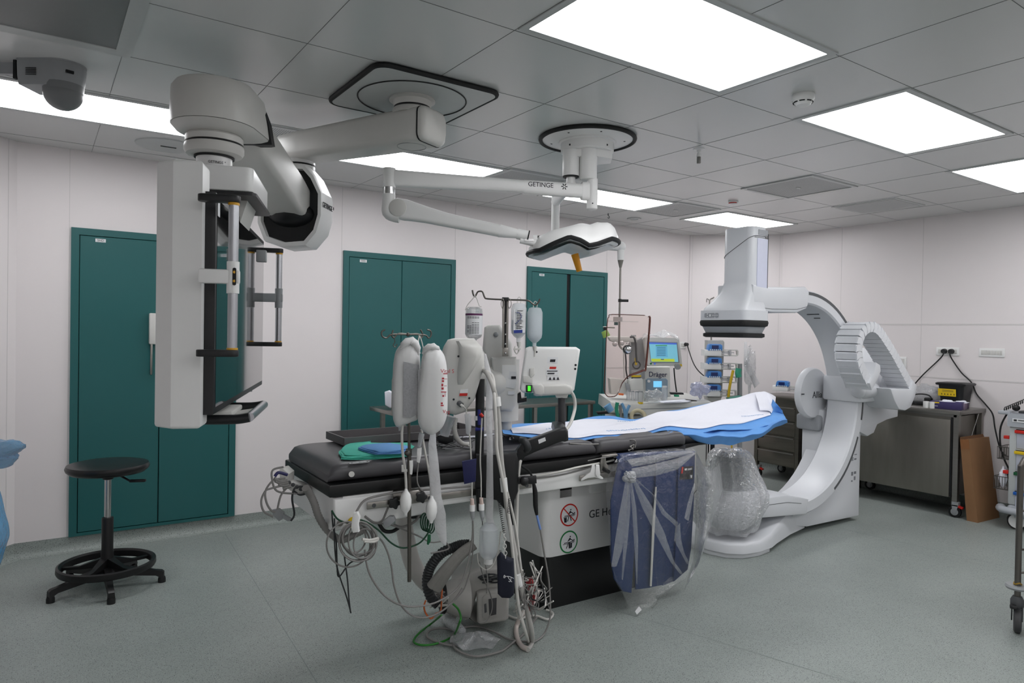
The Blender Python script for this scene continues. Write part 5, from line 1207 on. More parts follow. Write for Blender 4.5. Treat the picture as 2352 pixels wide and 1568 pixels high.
ip = thing('infusion_pole', 'tall flat steel infusion pole with a wide bent crossbar carrying three bottles', 'infusion pole', at(1160, 800, y=2.95))
PD = 3.56; PS = 3.56/3.22
bm = B(); vprism(bm, [(1154, 684), (1159, 684), (1158, 798), (1153, 798)], PD, .012, .001); vprism(bm, [(1164, 684), (1169, 684), (1167, 800), (1162, 800)], PD, .012, .001)
vprism(bm, [(1159, 690), (1164, 690), (1162, 800), (1158, 800)], PD+.008, .004, 0, m=1)
vprism(bm, [(1154, 798), (1168, 798), (1168, 818), (1153, 818)], PD, .016, .003)
for q in (742, 768, 790, 811): ball(bm, DP(1161, q, PD), .006, n=10, m=2)
obj('pole', bm, [M_steel, M_blackpl, M_chrome], ip)
bm = B(); tube(bm, [DP(a, b_, PD) for a, b_ in ((1085, 666), (1087, 676), (1091, 681), (1096, 672), (1100, 669), (1108, 670), (1113, 682), (1120, 686), (1160, 688), (1200, 689), (1215, 691), (1224, 698), (1230, 700), (1237, 694), (1240, 686))], .0044, n=8, k=4); obj('crossbar', bm, M_darkst, ip)
bm = B(); box(bm, DP(1161, 687, PD), (.036, .02, .02), rotm(0, 0, -.6), bev=.003); obj('bar_clamp', bm, M_blackpl, ip)
bm = B()
for q in (1154, 1170): tube(bm, [DP(q+a, b_, PD-.01) for a, b_ in ((0, 686), (-3, 697), (0, 708), (4, 700), (3, 690))], .002, n=6, k=4, closed=True)
obj('ring', bm, M_steel, ip)
# bottles
def bottle_glass():
    o_ = DP(1089, 700, PD-.0); t_ = thing('infusion_bottle', 'clear glass infusion bottle with a purple-banded white label hanging upside down at left', 'infusion bottle', DP(1088, 775, PD))
    c_ = DP(1088.5, 741, PD); k = PD/F_
    def Z(py): return (741-py)*k
    bm = B(); lathe(bm, [(0, Z(785)), (.012, Z(785)), (.016, Z(780)), (.038, Z(774)), (.0437, Z(768)), (.0437, Z(716)), (.041, Z(709)), (.031, Z(705)), (0, Z(706))], c_, n=36); obj('glass', bm, mat('bottle_glass', (214, 220, 222), .08, trans=.55, spec=.8, alpha=.5), t_)
    bm = B(); lathe(bm, [(.0444, Z(768)), (.0444, Z(720))], c_, n=36); bm.faces.ensure_lookup_table(); caps_ = [f for f in bm.faces if len(f.verts) > 4]; bmesh.ops.delete(bm, geom=caps_, context='FACES_ONLY'); lb = obj('label', bm, M_paper, t_)
    bm = B(); lathe(bm, [(.0448, Z(724.5)), (.0448, Z(720))], c_, n=36); caps_ = [f for f in bm.faces if len(f.verts) > 4]; bmesh.ops.delete(bm, geom=caps_, context='FACES_ONLY'); obj('purple_band', bm, mat('purple_band', (92, 38, 84), .5), lb)
    bm = B(); rr_ = random.Random(2)
    for y_ in (728, 730.5, 741, 745, 748, 751, 753.5, 756.5, 759, 762, 765):
        w_ = rr_.uniform(.5, 1.0)
        for q in range(5):
            if q/5 > w_: continue
            a = .55-q*.3
            d1_ = (-vF*math.cos(a)+vR*math.sin(a)); p_ = c_+d1_*.0451+zz*Z(y_); rt = Vector((-d1_.y, d1_.x, 0)); prism(bm, [(-.0055, -.0011), (.0055, -.0011), (.0055, .0011), (-.0055, .0011)], p_, rt, zz, d1_*.0004)
    obj('printed_lines', bm, M_ink, lb)
    bm = B(); tube(bm, [DP(a, b_, PD-.01) for a, b_ in ((1069, 712), (1074, 700), (1086, 686), (1091, 679), (1096, 688), (1101, 702), (1106, 704))], .0022, n=6, k=4); obj('hanging_strap', bm, M_cwhite, t_)
bottle_glass()
M_pe = mat('soft_bottle_plastic', (216, 222, 226), .3, spec=.5, alpha=.45)
M_liq = mat('liquid_clear', (196, 206, 214), .1, alpha=.55)
def bottle_soft(cx_, label, lab, liquid_top, yt, yb):
    t_ = thing('infusion_bottle', label, 'infusion bottle', DP(cx_, yb, PD)); k = PD/F_; c_ = DP(cx_, yt, PD)
    def Z(py): return (yt-py)*k
    w = .0395*PS
    prof = [(0, 0), (.5*w, 0), (.78*w, -.004), (w, -.026), (w, Z(yb-18)), (.92*w, Z(yb-10)), (.6*w, Z(yb-3)), (.26*w, Z(yb+2)), (.24*w, Z(yb+12)), (0, Z(yb+12))]
    bm = B(); lathe(bm, prof, c_, n=32, sy=.72); obj('body', bm, M_pe, t_)
    bm = B(); lathe(bm, [(0, Z(liquid_top)), (w*.93, Z(liquid_top)), (w*.93, Z(yb-18)), (.86*w, Z(yb-10)), (.5*w, Z(yb-4)), (0, Z(yb-1))], c_, n=32, sy=.66); obj('liquid', bm, M_liq, t_)
    bm = B(); tube(bm, [DP(cx_-4, yt, PD), DP(cx_-3, yt-10, PD), DP(cx_+1, yt-14, PD), DP(cx_+5, yt-9, PD), DP(cx_+4, yt, PD)], .002, n=6, k=4); obj('hanger', bm, M_cwhite, t_)
    bm = B(); vcyl(bm, (cx_, yb+10, PD), (cx_, yb+20, PD), .012, .009); vcyl(bm, (cx_, yb+20, PD), (cx_-1, yb+34, PD), .006, .004); obj('stopper', bm, M_offw, t_)
    if lab:
        dd_ = PD-.034
        bm = B(); vprism(bm, [(cx_-12, yt+14), (cx_+15, yt+12), (cx_+14, yt+68), (cx_-13, yt+70)], dd_, .001, 0); lb = obj('label', bm, M_paper, t_)
        bm = B(); vprism(bm, [(cx_-12, yt+62), (cx_+8, yt+61), (cx_+8, yt+68), (cx_-12, yt+69)], dd_-.001, .001, 0, m=1); rr_ = random.Random(6)
        for q in range(12):
            a = cx_-10+rr_.uniform(0, 6); yy = yt+17+q*3.6; vprism(bm, [(a, yy), (a+rr_.uniform(8, 18), yy), (a+rr_.uniform(8, 17), yy+1.6), (a, yy+1.6)], dd_-.001, .0006, 0, m=0)
        obj('printed_lines', bm, [M_ink, mat('label_blue', (40, 60, 140), .5)], lb)
        bm = B(); tube(bm, [DP(cx_+a, yt+b_, dd_-.002) for a, b_ in ((-6, 22), (0, 22), (5, 28), (4, 36), (-2, 42), (-8, 48))], .0011, n=6, k=4); obj('blue_tick', bm, MATS['label_blue'], lb)
bottle_soft(1192, 'soft infusion bottle with a printed label and blue pen tick, middle of the three', True, 735, 696, 775)
bottle_soft(1229, 'unlabelled soft plastic infusion bottle half full, rightmost of the three', False, 722, 706, 785)
bm = B(); tube(bm, [DP(a, b_, PD) for a, b_ in ((1183, 795), (1182, 806), (1188, 812), (1192, 800), (1195, 790))], .003, n=6); vprism(bm, [(1179, 800), (1196, 799), (1196, 803), (1179, 804)], PD-.01, .01, .001); solo('drip_set', bm, M_cwhite, 'white drip-set clamp dangling under the labelled soft bottle', 'drip set')

# ================================================================ control monitor on its black arm
mo = thing('control_monitor', 'back of a white control screen with a green-lit switch, on a dark post arm', 'monitor', at(1290, 1010, y=2.95))
MD = 3.56
bm = B(); vprism(bm, [(1208, 799), (1216, 796), (1324, 797), (1333, 803), (1331, 818), (1320, 895), (1312, 905), (1200, 902), (1194, 894), (1198, 860), (1206, 806)], MD, .055, .014, seg=3); obj('case', bm, M_white, mo, angle=50)
bm = B(); vprism(bm, [(1226, 908), (1226, 886), (1250, 883), (1300, 882), (1314, 888), (1316, 896), (1310, 906), (1232, 910)], MD-.03, .05, .012, seg=3); vprism(bm, [(1222, 884), (1243, 881), (1250, 888), (1250, 904), (1244, 910), (1228, 906)], MD-.035, .06, .008); vprism(bm, [(1275, 904), (1306, 904), (1303, 914), (1278, 914)], MD-.01, .04, .004); obj('tilt_bracket', bm, M_offw, mo, angle=50)
bm = B(); cyl(bm, DP(1290, 912, MD+.01), DP(1290, 1006, MD+.01), .019, n=20); obj('post', bm, mat('post_charcoal', (52, 52, 54), .45), mo)
bm = B(); vprism(bm, [(1208, 884), (1221, 884), (1221, 901), (1208, 901)], MD-.004, .008, .001); sw = obj('switch_frame', bm, M_ink, mo)
bm = B(); vprism(bm, [(1212, 886), (1219, 886), (1219, 898), (1212, 898)], MD-.007, .006, .0005); obj('green_light', bm, mat('lit_green', (60, 220, 50), .4, emit=(90, 240, 60), estr=.8), sw)
bm = B()
for a, b_, w, h, m_ in ((1258, 820, 24, 14, 0), (1264, 825, 12, 6, 1), (1255, 848, 28, 14, 0), (1263, 842, 15, 5, 2), (1257, 851, 24, 2, 1), (1258, 856, 16, 3, 1), (1257, 864, 26, 9, 0)):
    vprism(bm, [(a, b_), (a+w, b_), (a+w-1, b_+h), (a-1, b_+h)], MD-.0015-(m_ > 0)*.001, .002, 0, m=m_)
for q in range(3):
    a = 1260+q*9; vprism(bm, [(a, 872), (a+3.5, 865), (a+7, 872)], MD-.0028, .001, 0, m=1)
obj('labels', bm, [M_paper, M_ink, M_red], mo)
bm = B()
for a, b_ in ((1322, 838), (1321, 847), (1320, 806), (1232, 808)): lathe(bm, [(0, 0), (.006, 0), (.006, .003), (0, .003)], DP(a, b_, MD+.002), -vF, n=12)
obj('socket', bm, M_ink, mo)
bm = B(); vprism(bm, [(1217, 846), (1227, 844), (1228, 860), (1220, 868), (1216, 862)], MD-.01, .02, .004); vprism(bm, [(1201, 862), (1224, 864), (1223, 880), (1202, 878)], MD-.006, .01, .003); obj('side_clip', bm, M_offw, mo)
cable(mo, [(1300, 896, 2.76), (1312, 900, 2.76), (1320, 918, 2.76), (1319, 945, 2.76), (1304, 982, 2.70), (1270, 1004, 2.66), (1235, 1016, 2.62), (1212, 1032, 2.66), (1196, 1056, 2.64), (1190, 1100), (1187, 1180), (1186, 1260), (1183, 1330)], .0085, M_cwhite, 2.62)
bm = B()
A_ = [DP(1318, 990, 3.25), DP(1275, 1003, 3.22), DP(1230, 1020, 3.15), DP(1190, 1040, 3.05), DP(1165, 1062, 3.0)]
vprism(bm, [(1160, 1046), (1184, 1038), (1200, 1016), (1214, 1012), (1284, 986), (1300, 984), (1304, 992), (1303, 1010), (1270, 1022), (1226, 1040), (1206, 1050), (1196, 1066), (1180, 1072), (1160, 1070)], 3.24, .07, .01, seg=3); vprism(bm, [(1274, 1000), (1276, 986), (1296, 983), (1305, 990), (1306, 1012), (1298, 1015), (1280, 1013)], 3.30, .30, .01)
obj('swing_arm', bm, M_blackpl, mo, angle=50)
bm = B(); vprism(bm, [(1236, 1010), (1252, 1004), (1254, 1012), (1238, 1019)], 3.236, .003, 0); obj('arm_label', bm, M_paper, mo)
bm = B(); tube(bm, [DP(1196, 1010, 3.2), DP(1206, 1014, 3.18), DP(1212, 1028, 3.18), DP(1208, 1034, 3.2)], [.016, .018, .018, .014], n=10, k=4); obj('velcro_strap', bm, M_cdark, mo)
bm = B(); tube(bm, cpts([(1225, 1108, 2.63), (1229, 1130), (1230, 1160), (1233, 1182)], 2.63), [.007, .012, .012, .007], n=12); tube(bm, cpts([(1170, 1062), (1190, 1066), (1215, 1082), (1226, 1104)], 2.66), .0055, n=8); hp_ = obj('hand_probe', bm, M_black, mo)
cable(mo, [(1233, 1182), (1237, 1200), (1241, 1215)], .006, mat('blue_sleeve', (110, 140, 200), .4), 2.63, 'blue_sleeve')
cable(mo, [(1241, 1215), (1250, 1270), (1260, 1330), (1264, 1390), (1262, 1425), (1248, 1458, 'f'), (1225, 1475, 'f')], .0042, M_cgrey, 2.66)
# pads, leads and small metal parts on the mattress
ld = thing('electrode_leads', 'tangle of thin black electrode leads on the mattress between the injector and the cloths', 'electrode leads', tz(1040, 1020, .93))
for k in range(9):
    rr = random.Random(k+20); P = [tz(1000+rr.uniform(-20, 90), 1000+rr.uniform(0, 34), .934+rr.uniform(0, .02)) for _ in range(4)]
    bm = B(); tube(bm, P, .0016, n=6, k=7); obj('lead', bm, M_black, ld, angle=60)
bm = B(); P = [tz(1160+20*math.cos(a*.9), 1006+4*math.sin(a*2.1), .934) for a in range(7)]
for p in P: lathe(bm, [(0, 0), (.008, 0), (.007, .006), (0, .006)], p, n=10)
obj('snap_connectors', bm, M_chrome, ld)
bm = B(); P = [tz(a, b_, .933) for a, b_ in ((1003, 994), (1040, 1002), (1100, 1001), (1130, 996))]; tube(bm, P, [.02, .03, .03, .02], n=10, k=4, sy=.15); solo('white_pad', bm, M_sheetw, 'crumpled white pad lying behind the black electrode leads', 'pad', angle=70)
bm = B(); 
cw = [(1308, 1018), (1350, 1020), (1400, 1018), (1435, 1012), (1455, 1010), (1460, 1017), (1458, 1028)]
tube(bm, [at(a, b_, y=2.715 if k > 3 else 2.75) for k, (a, b_) in enumerate(cw)], .004, n=8); solo('grey_cable', bm, M_cgrey, 'grey tube lying along the near mattress edge beside the drape', 'cable', angle=60)
# navy folder clamped at the rail
bm = B(); vprism(bm, [(1061, 1060), (1094, 1054), (1092, 1106), (1066, 1112)], 2.93, .02, .002); solo('navy_pad', bm, mat('navy', (26, 30, 78), .45), 'dark blue flat pad clamped at the rail left of the black clamp block', 'pad')
# ================================================================ lead apron hanging from the rail, wrapped in film
ap_ = thing('lead_apron_curtain', 'blue lead apron curtain of hanging strips at the near side of the table', 'lead apron', at(1500, 1350, y=2.66))
def DPA(px_, py_, d):
    """point in the apron's plane, which hangs along the rail"""
    return at(px_, py_, y=2.66+(d-AD))
def yprism(bm, pxs, d, th, bev=.008, m=0):
    o_ = DPA(sum(p[0] for p in pxs)/len(pxs), sum(p[1] for p in pxs)/len(pxs), d); P = [(DPA(p[0], p[1], d)-o_) for p in pxs]
    prism(bm, [(q.x, q.z) for q in P], o_, (1, 0, 0), zz, (0, th, 0), bev=bev, m=m)
def quad_slab(parent, name, pxs, d, th, m, bev=.004, label=None):
    bm = B(); yprism(bm, pxs, d, th, bev); return obj(name, bm, m, parent, label=label)
AD = 3.78
strips = [([(1424, 1046), (1466, 1044), (1462, 1200), (1451, 1362), (1432, 1358), (1412, 1330), (1405, 1290), (1404, 1150)], 0.0),
          ([(1464, 1050), (1509, 1048), (1502, 1200), (1494, 1350), (1461, 1354), (1458, 1200)], .014),
          ([(1509, 1050), (1538, 1044), (1534, 1200), (1524, 1343), (1496, 1349), (1503, 1200)], .0),
          ([(1536, 1046), (1563, 1042), (1558, 1200), (1550, 1334), (1523, 1345), (1530, 1200)], .014),
          ([(1560, 1044), (1597, 1038), (1594, 1160), (1588, 1260), (1580, 1308), (1548, 1336), (1556, 1200)], .0)]
for pxs, off in strips: quad_slab(ap_, 'strip', pxs, AD+off, .011, M_blue)
quad_slab(ap_, 'pale_seam', [(1506, 1118), (1508.5, 1118), (1504, 1210), (1497, 1346), (1493.5, 1346), (1499, 1200)], AD-.004, .004, mat('seam_tape', (196, 196, 190), .6), 0)
quad_slab(ap_, 'top_flap', [(1424, 1044), (1444, 1042), (1597, 1036), (1597, 1046), (1445, 1058), (1430, 1060)], AD-.012, .04, M_blue, .004)
quad_slab(ap_, 'folded_end', [(1416, 1050), (1424, 1044), (1437, 1066), (1435, 1082)], AD-.03, .006, M_blue, .002)
quad_slab(ap_, 'maker_label', [(1566, 1072), (1593, 1070), (1592, 1100), (1561, 1101)], AD-.003, .003, mat('label_black', (28, 26, 30), .5), 0)
quad_slab(ap_, 'red_tab', [(1567, 1072), (1570, 1072), (1568, 1087), (1565, 1087)], AD-.006, .003, M_red, 0)
bm = text(None, 'UNIAO', .016, DPA(1579, 1078, AD-.0045), (1, 0, 0), zz, M_paper, depth=.0006, align='LEFT', squeeze=.75); obj('lettering', bm, M_paper, ap_)
bm = B(); yprism(bm, [(1573, 1076), (1578, 1075), (1577, 1080), (1573, 1080)], AD-.0045, .001, 0); yprism(bm, [(1584, 1089), (1591, 1089), (1591, 1099), (1584, 1099)], AD-.0045, .001, 0, m=1); yprism(bm, [(1586, 1091), (1590, 1091), (1589, 1097), (1587, 1097)], AD-.0055, .001, 0); obj('label_marks', bm, [M_paper, M_slot], ap_)
# bracket clamps on the rail
rb_ = thing('rail_clamp', 'grey steel clamp bracket on the table rail holding the blue apron', 'clamp', at(1400, 1090, y=2.74))
bm = B(); vprism(bm, [(1383, 1046), (1418, 1043), (1419, 1047), (1392, 1050), (1392, 1062), (1398, 1070), (1398, 1084), (1380, 1085), (1378, 1062)], 3.60, .06, .003); obj('bracket', bm, M_steel, rb_)
bm = B(); vcyl(bm, (1388, 1078, 3.59), (1398, 1083, 3.54), .012, .010, m=0, n=12); obj('clamp_knob', bm, M_blackpl, rb_)
bm = B(); vprism(bm, [(1331, 1103), (1345, 1092), (1356, 1084), (1360, 1068), (1366, 1066), (1368, 1084), (1386, 1098), (1384, 1101), (1366, 1096), (1350, 1098), (1334, 1105)], 3.53, .015, .002); vprism(bm, [(1369, 1068), (1377, 1068), (1379, 1090), (1372, 1096), (1367, 1088)], 3.52, .02, .003); 
solo('plastic_clip', bm, M_white, 'white plastic hanger clip on the table rail left of the apron clamp', 'clip')
cable(t, [(1170, 1096), (1220, 1094), (1280, 1084), (1330, 1072), (1385, 1062), (1410, 1056)], .0055, M_cwhite, 2.70); cable(t, [(1170, 1100), (1230, 1098), (1290, 1090), (1350, 1074), (1380, 1060)], .0045, M_cgrey, 2.71)
cable(t, [(1350, 1058), (1390, 1050), (1430, 1045), (1470, 1040), (1500, 1042), (1440, 1046), (1410, 1050)], .0028, M_cgrey, 2.66)
bm = B(); P = [at(1448+a, 1026+b_, y=2.70) for a, b_ in ((-4, 8), (4, 4), (0, 0), (7, -4), (5, 6))]
for p in P: ball(bm, p, .006, n=8)
tube(bm, P, .003, n=6); obj('hose_tap', bm, M_steel, t)
# the film bag over it: outer skin, gathered knot, radiating folds, trailing tail
fb = thing('plastic_wrap', 'large clear crumpled plastic bag wrapped and knotted around the blue apron', 'plastic bag', at(1466, 1420, y=2.6))
outl = [(1410, 1062), (1432, 1040), (1500, 1032), (1570, 1030), (1600, 1036), (1603, 1100), (1600, 1200), (1594, 1280), (1582, 1322), (1545, 1350), (1512, 1372), (1510, 1382), (1488, 1404), (1466, 1422), (1452, 1408), (1434, 1372), (1412, 1330), (1402, 1290), (1398, 1200), (1392, 1130), (1398, 1090)]
bm = soft_bag('x', 'x', None, outl, AD-.02, .12, None, bumpy=.004, pt=DPA); obj('outer_skin', bm, film('apron_film', alpha=.0, bs=16, bstr=.9, gl=.2), fb, angle=80)
def creased(pxs, d, name='fold', m=None, th=.012, n=10):
    """narrow fold of film between two measured edges"""
    bm = B(); L_ = []
    for (a, b_, c_, e_) in pxs: p, q = DPA(a, b_, d), DPA(c_, e_, d); mpt = (p+q)/2-vF*th; L_.append([p, mpt, q, (p+q)/2+vF*.002])
    loft(bm, L_); return obj(name, bm, m or M_pouch2, fb, angle=80)
M_pouch2 = film('fold_film', alpha=.11, bs=40, bstr=.4, rough=.2, gl=.25)
KX, KY = 1447, 1094
for pts in ([(1436, 1106, 1446, 1106), (1422, 1180, 1438, 1180), (1410, 1260, 1430, 1260), (1404, 1300, 1416, 1300)],
            [(1441, 1106, 1447, 1106), (1438, 1170, 1448, 1170), (1432, 1240, 1442, 1240), (1428, 1330, 1431, 1330)],
            [(1446, 1106, 1452, 1106), (1452, 1170, 1462, 1170), (1456, 1240, 1466, 1240), (1462, 1340, 1464, 1340)],
            [(1452, 1104, 1458, 1100), (1476, 1168, 1496, 1160), (1506, 1226, 1526, 1222), (1540, 1290, 1548, 1288), (1562, 1318, 1568, 1316)],
            [(1456, 1100, 1462, 1098), (1496, 1130, 1508, 1144), (1520, 1180, 1530, 1176), (1552, 1208, 1558, 1200)],
            [(1552, 1208, 1562, 1200), (1548, 1240, 1564, 1236), (1560, 1262, 1572, 1270), (1578, 1296, 1582, 1290)],
            [(1594, 1108, 1597, 1112), (1578, 1160, 1588, 1166), (1572, 1190, 1582, 1196)]):
    creased(pts, AD-.085)
for pts in ([(1450, 1076, 1456, 1098), (1500, 1066, 1506, 1092), (1550, 1054, 1556, 1078), (1596, 1038, 1597, 1042)],
            [(1440, 1056, 1452, 1072), (1480, 1048, 1496, 1064), (1530, 1040, 1536, 1054), (1590, 1034, 1592, 1040)]):
    creased(pts, AD-.08, 'upper_fold', MATS['pouch_film2'] if 'pouch_film2' in MATS else film('pouch_film2', alpha=.16, bs=60, bstr=1.2, rough=.1, gl=.5), .02)
bm = B(); kc = DPA(KX, KY, AD-.09); rr = random.Random(5)
for k in range(7): ball(bm, kc+vR*rr.uniform(-.02, .02)+zz*rr.uniform(-.018, .018)+vF*rr.uniform(-.01, .01), rr.uniform(.014, .024), (1, 1, .8), n=12)
for k in range(9): a_ = k*.7; tube(bm, [kc+vR*.03*math.cos(a_)+zz*.026*math.sin(a_), kc-vF*.03+vR*.012*math.cos(a_+1), kc-vR*.03*math.cos(a_+.6)-zz*.026*math.sin(a_)], .005, n=5, k=3)
obj('knot', bm, film('knot_film', alpha=.6, bs=60, bstr=1.), fb, angle=80)
quad_slab(fb, 'paper_tag', [(1459, 1404), (1468, 1392), (1474, 1400), (1463, 1411)], AD-.06, .002, M_paper, 0)
bm = B(); cv = [[(DPA if d == AD else DP)(a, b_, d) for a, b_, d in L_] for L_ in ([(1598, 1040, AD), (1630, 1082, 3.9), (1652, 1062, 4.3)], [(1600, 1110, AD), (1640, 1130, 3.9), (1660, 1120, 4.3)], [(1598, 1210, AD), (1630, 1190, 3.9), (1640, 1180, 4.2)], [(1592, 1290, AD), (1606, 1290, 3.75), (1616, 1262, 4.0)], [(1572, 1352, AD), (1580, 1340, 3.7), (1590, 1310, 3.8)])]
sheet(bm, cv, n=24, m_=8, amp=.006, th=.001, seed=8); obj('trailing_film', bm, film('trail_film', alpha=.2, bs=24, bstr=.8), fb, angle=80)

# ================================================================ machine on the floor under the table, with its hoses
fm = thing('floor_pump_unit', 'grey boxy suction machine on the floor under the table, with a round side opening', 'floor machine', at(1130, 1430, z=0))
M_fm = mat('machine_grey', (180, 178, 174), .4, noise=.02)
FD = 3.42
bm = B(); vprism(bm, [(1094, 1362), (1102, 1358), (1160, 1350), (1169, 1356), (1168, 1422), (1160, 1428), (1104, 1436), (1095, 1430)], FD, .34, .015, seg=3); vprism(bm, [(1034, 1336), (1062, 1318), (1100, 1304), (1150, 1300), (1166, 1352), (1096, 1364), (1080, 1420), (1095, 1434), (1052, 1410), (1036, 1390)], FD+.03, .28, .02, seg=3)
obj('body', bm, M_fm, fm, angle=40)
hub = DP(1060, 1368, FD+.06); hax = (-vR*.9-vF*.25).normalized()
bm = B(); lathe(bm, [(.11, -.03), (.105, .0), (.085, .05), (.072, .085), (.062, .085), (.062, .03)], hub, hax, n=40); obj('side_cone', bm, M_fm, fm, angle=40)
bm = B(); lathe(bm, [(.073, .084), (.078, .09), (.075, .11), (.06, .11), (.058, .09)], hub, hax, n=36); lathe(bm, [(0, .03), (.06, .03)], hub, hax, n=30); obj('rim', bm, M_blackpl, fm)
bm = B(); vprism(bm, [(1108, 1372), (1114, 1366), (1142, 1362), (1142, 1416), (1116, 1422), (1108, 1418)], FD-.004, .01, .003, m=0); vprism(bm, [(1122, 1376), (1141, 1373), (1140, 1411), (1124, 1415)], FD-.008, .01, .002, m=1); vprism(bm, [(1112, 1388), (1117, 1386), (1118, 1406), (1113, 1408)], FD-.009, .01, .002, m=2)
obj('front_door', bm, [M_fm, mat('grille_dark', (74, 74, 76), .5), M_slot], fm)
bm = B()
for k in range(7): torus(bm, DP(1112+k*5, 1322+(k % 3)*6, FD+.0), .03, .004, axis=(.3*(k % 2), .6, 1), n=20, k=6, m=k % 2)
b2(bm, DP(1085, 1320, FD+.05), DP(1140, 1335, FD+.25), m=2)
obj('top_fittings', bm, [M_slot, M_cdark, M_blackpl], fm)
bm = B(); tube(bm, [DP(a, b_, FD+.25) for a, b_ in ((925, 1120), (928, 1200), (934, 1240), (945, 1285), (962, 1318), (985, 1342), (1010, 1350))], .045, n=16, k=5); obj('curved_leg', bm, M_fm, fm, angle=60)
bm = B(); tube(bm, [DP(a, b_, 3.25) for a, b_ in ((1078, 1250), (1060, 1251), (1042, 1257), (1016, 1269), (996, 1290), (984, 1314), (981, 1342), (990, 1372), (1006, 1388))], .0255, n=14, k=9, ribs=.004); obj('corrugated_hose', bm, M_cdark, fm, angle=30)
bm = B(); 
for k in range(3): tube(bm, [DP(1086+k*3, 1246+k*4, 3.2), DP(1056+k*3, 1268+k*4, 3.18), DP(1022+k*4, 1304+k*5, 3.18), DP(990+k*7, 1346+k*3, 3.2)], [.014, .017, .019, .022], n=10, k=4)
obj('fabric_sleeve', bm, mat('sleeve_grey', (134, 132, 128), .7, noise=.1, bump=.4, bscale=30), fm, angle=70)
rr = random.Random(11)
bm = B()
for k in range(6): tube(bm, [DP(1000+rr.uniform(-14, 30), 1355+rr.uniform(0, 40), FD-.06+rr.uniform(-.02, .05)) for _ in range(5)], .0045, n=8, k=6, m=k % 2)
obj('inner_cables', bm, [M_cgrey, M_cwhite], fm, angle=60)
scable('orange_cable', 'orange lead drooping from the round opening of the floor machine', 'cable', [(1016, 1345, 2.86), (1014, 1375), (1012, 1402), (1000, 1410), (990, 1420), (978, 1408, 2.86), (974, 1392), (978, 1378)], .004, M_corange, 2.85)
scable('green_cable', 'bright green cable looping across the floor in front of the floor machine', 'cable', [(1014, 1412, 2.8), (990, 1432, 'f'), (964, 1452, 'f'), (950, 1472, 'f'), (968, 1481, 'f'), (1004, 1477, 'f'), (1040, 1460, 'f'), (1056, 1428, 2.7), (1058, 1415, 2.75), (1052, 1398, 2.8), (1040, 1386, 2.82)], .005, M_cgreen2, 2.8)
scable('grey_cable', 'grey cable lying in a wide oval on the floor around the clear film scrap', 'cable', [(p[0], p[1], 'f') for p in ((1228, 1468), (1211, 1473), (1170, 1468), (1132, 1449), (1094, 1438), (1052, 1444), (1037, 1462), (1040, 1480), (1056, 1496), (1094, 1507), (1148, 1496), (1176, 1477), (1196, 1462), (1216, 1440), (1232, 1418))], .0055, M_cgrey, k=5)
scable('grey_cable', 'grey cable looped flat on the floor left of the clear film scrap', 'cable', [(p[0], p[1], 'f') for p in ((1080, 1482), (1045, 1482), (1017, 1478), (990, 1468), (980, 1458), (990, 1446), (1014, 1442), (1040, 1446))], .0055, M_cgrey, k=5)
scable('white_cable', 'white cable on the floor at the foot of the black pedestal corner', 'cable', [(p[0], p[1], 'f') for p in ((1165, 1412), (1190, 1420), (1228, 1413), (1258, 1422), (1270, 1412), (1266, 1404), (1255, 1400))], .006, M_cwhite, k=5)
bm = B(); rr = random.Random(13); c_ = at(1092, 1474, z=.02)
R_ = []
for j, s_ in enumerate((.15, .55, 1.0)):
    R_.append([c_+vR*(.12*s_*math.cos(a)*(1+.12*math.sin(3*a)))+vF*(.09*s_*math.sin(a)*(1+.1*math.sin(4*a+1)))+zz*(.035*(1-s_)+.012*math.sin(5*a+j)+.006) for a in [2*PI*k/28 for k in range(28)]])
loft(bm, R_); solo('film_scrap', bm, film('floor_film', alpha=.3, bs=30), 'crumpled scrap of clear plastic film lying on the floor inside the cable loop', 'plastic film', angle=80)
bm = B(); tube(bm, [at(a, b_, z=.035) for a, b_ in ((1020, 1418), (1036, 1430), (1050, 1440), (1062, 1450))], [.028, .03, .026, .02], n=14, k=3); tube(bm, [at(a, b_, z=.05) for a, b_ in ((1018, 1412), (1030, 1410), (1044, 1414))], .02, n=12, k=3, m=1)
solo('clear_tubing', bm, [film('tubing_film', alpha=.45, bs=40), M_cwhite], 'thick clear corrugated tubing end lying on the floor beside the green cable', 'tubing', angle=60)
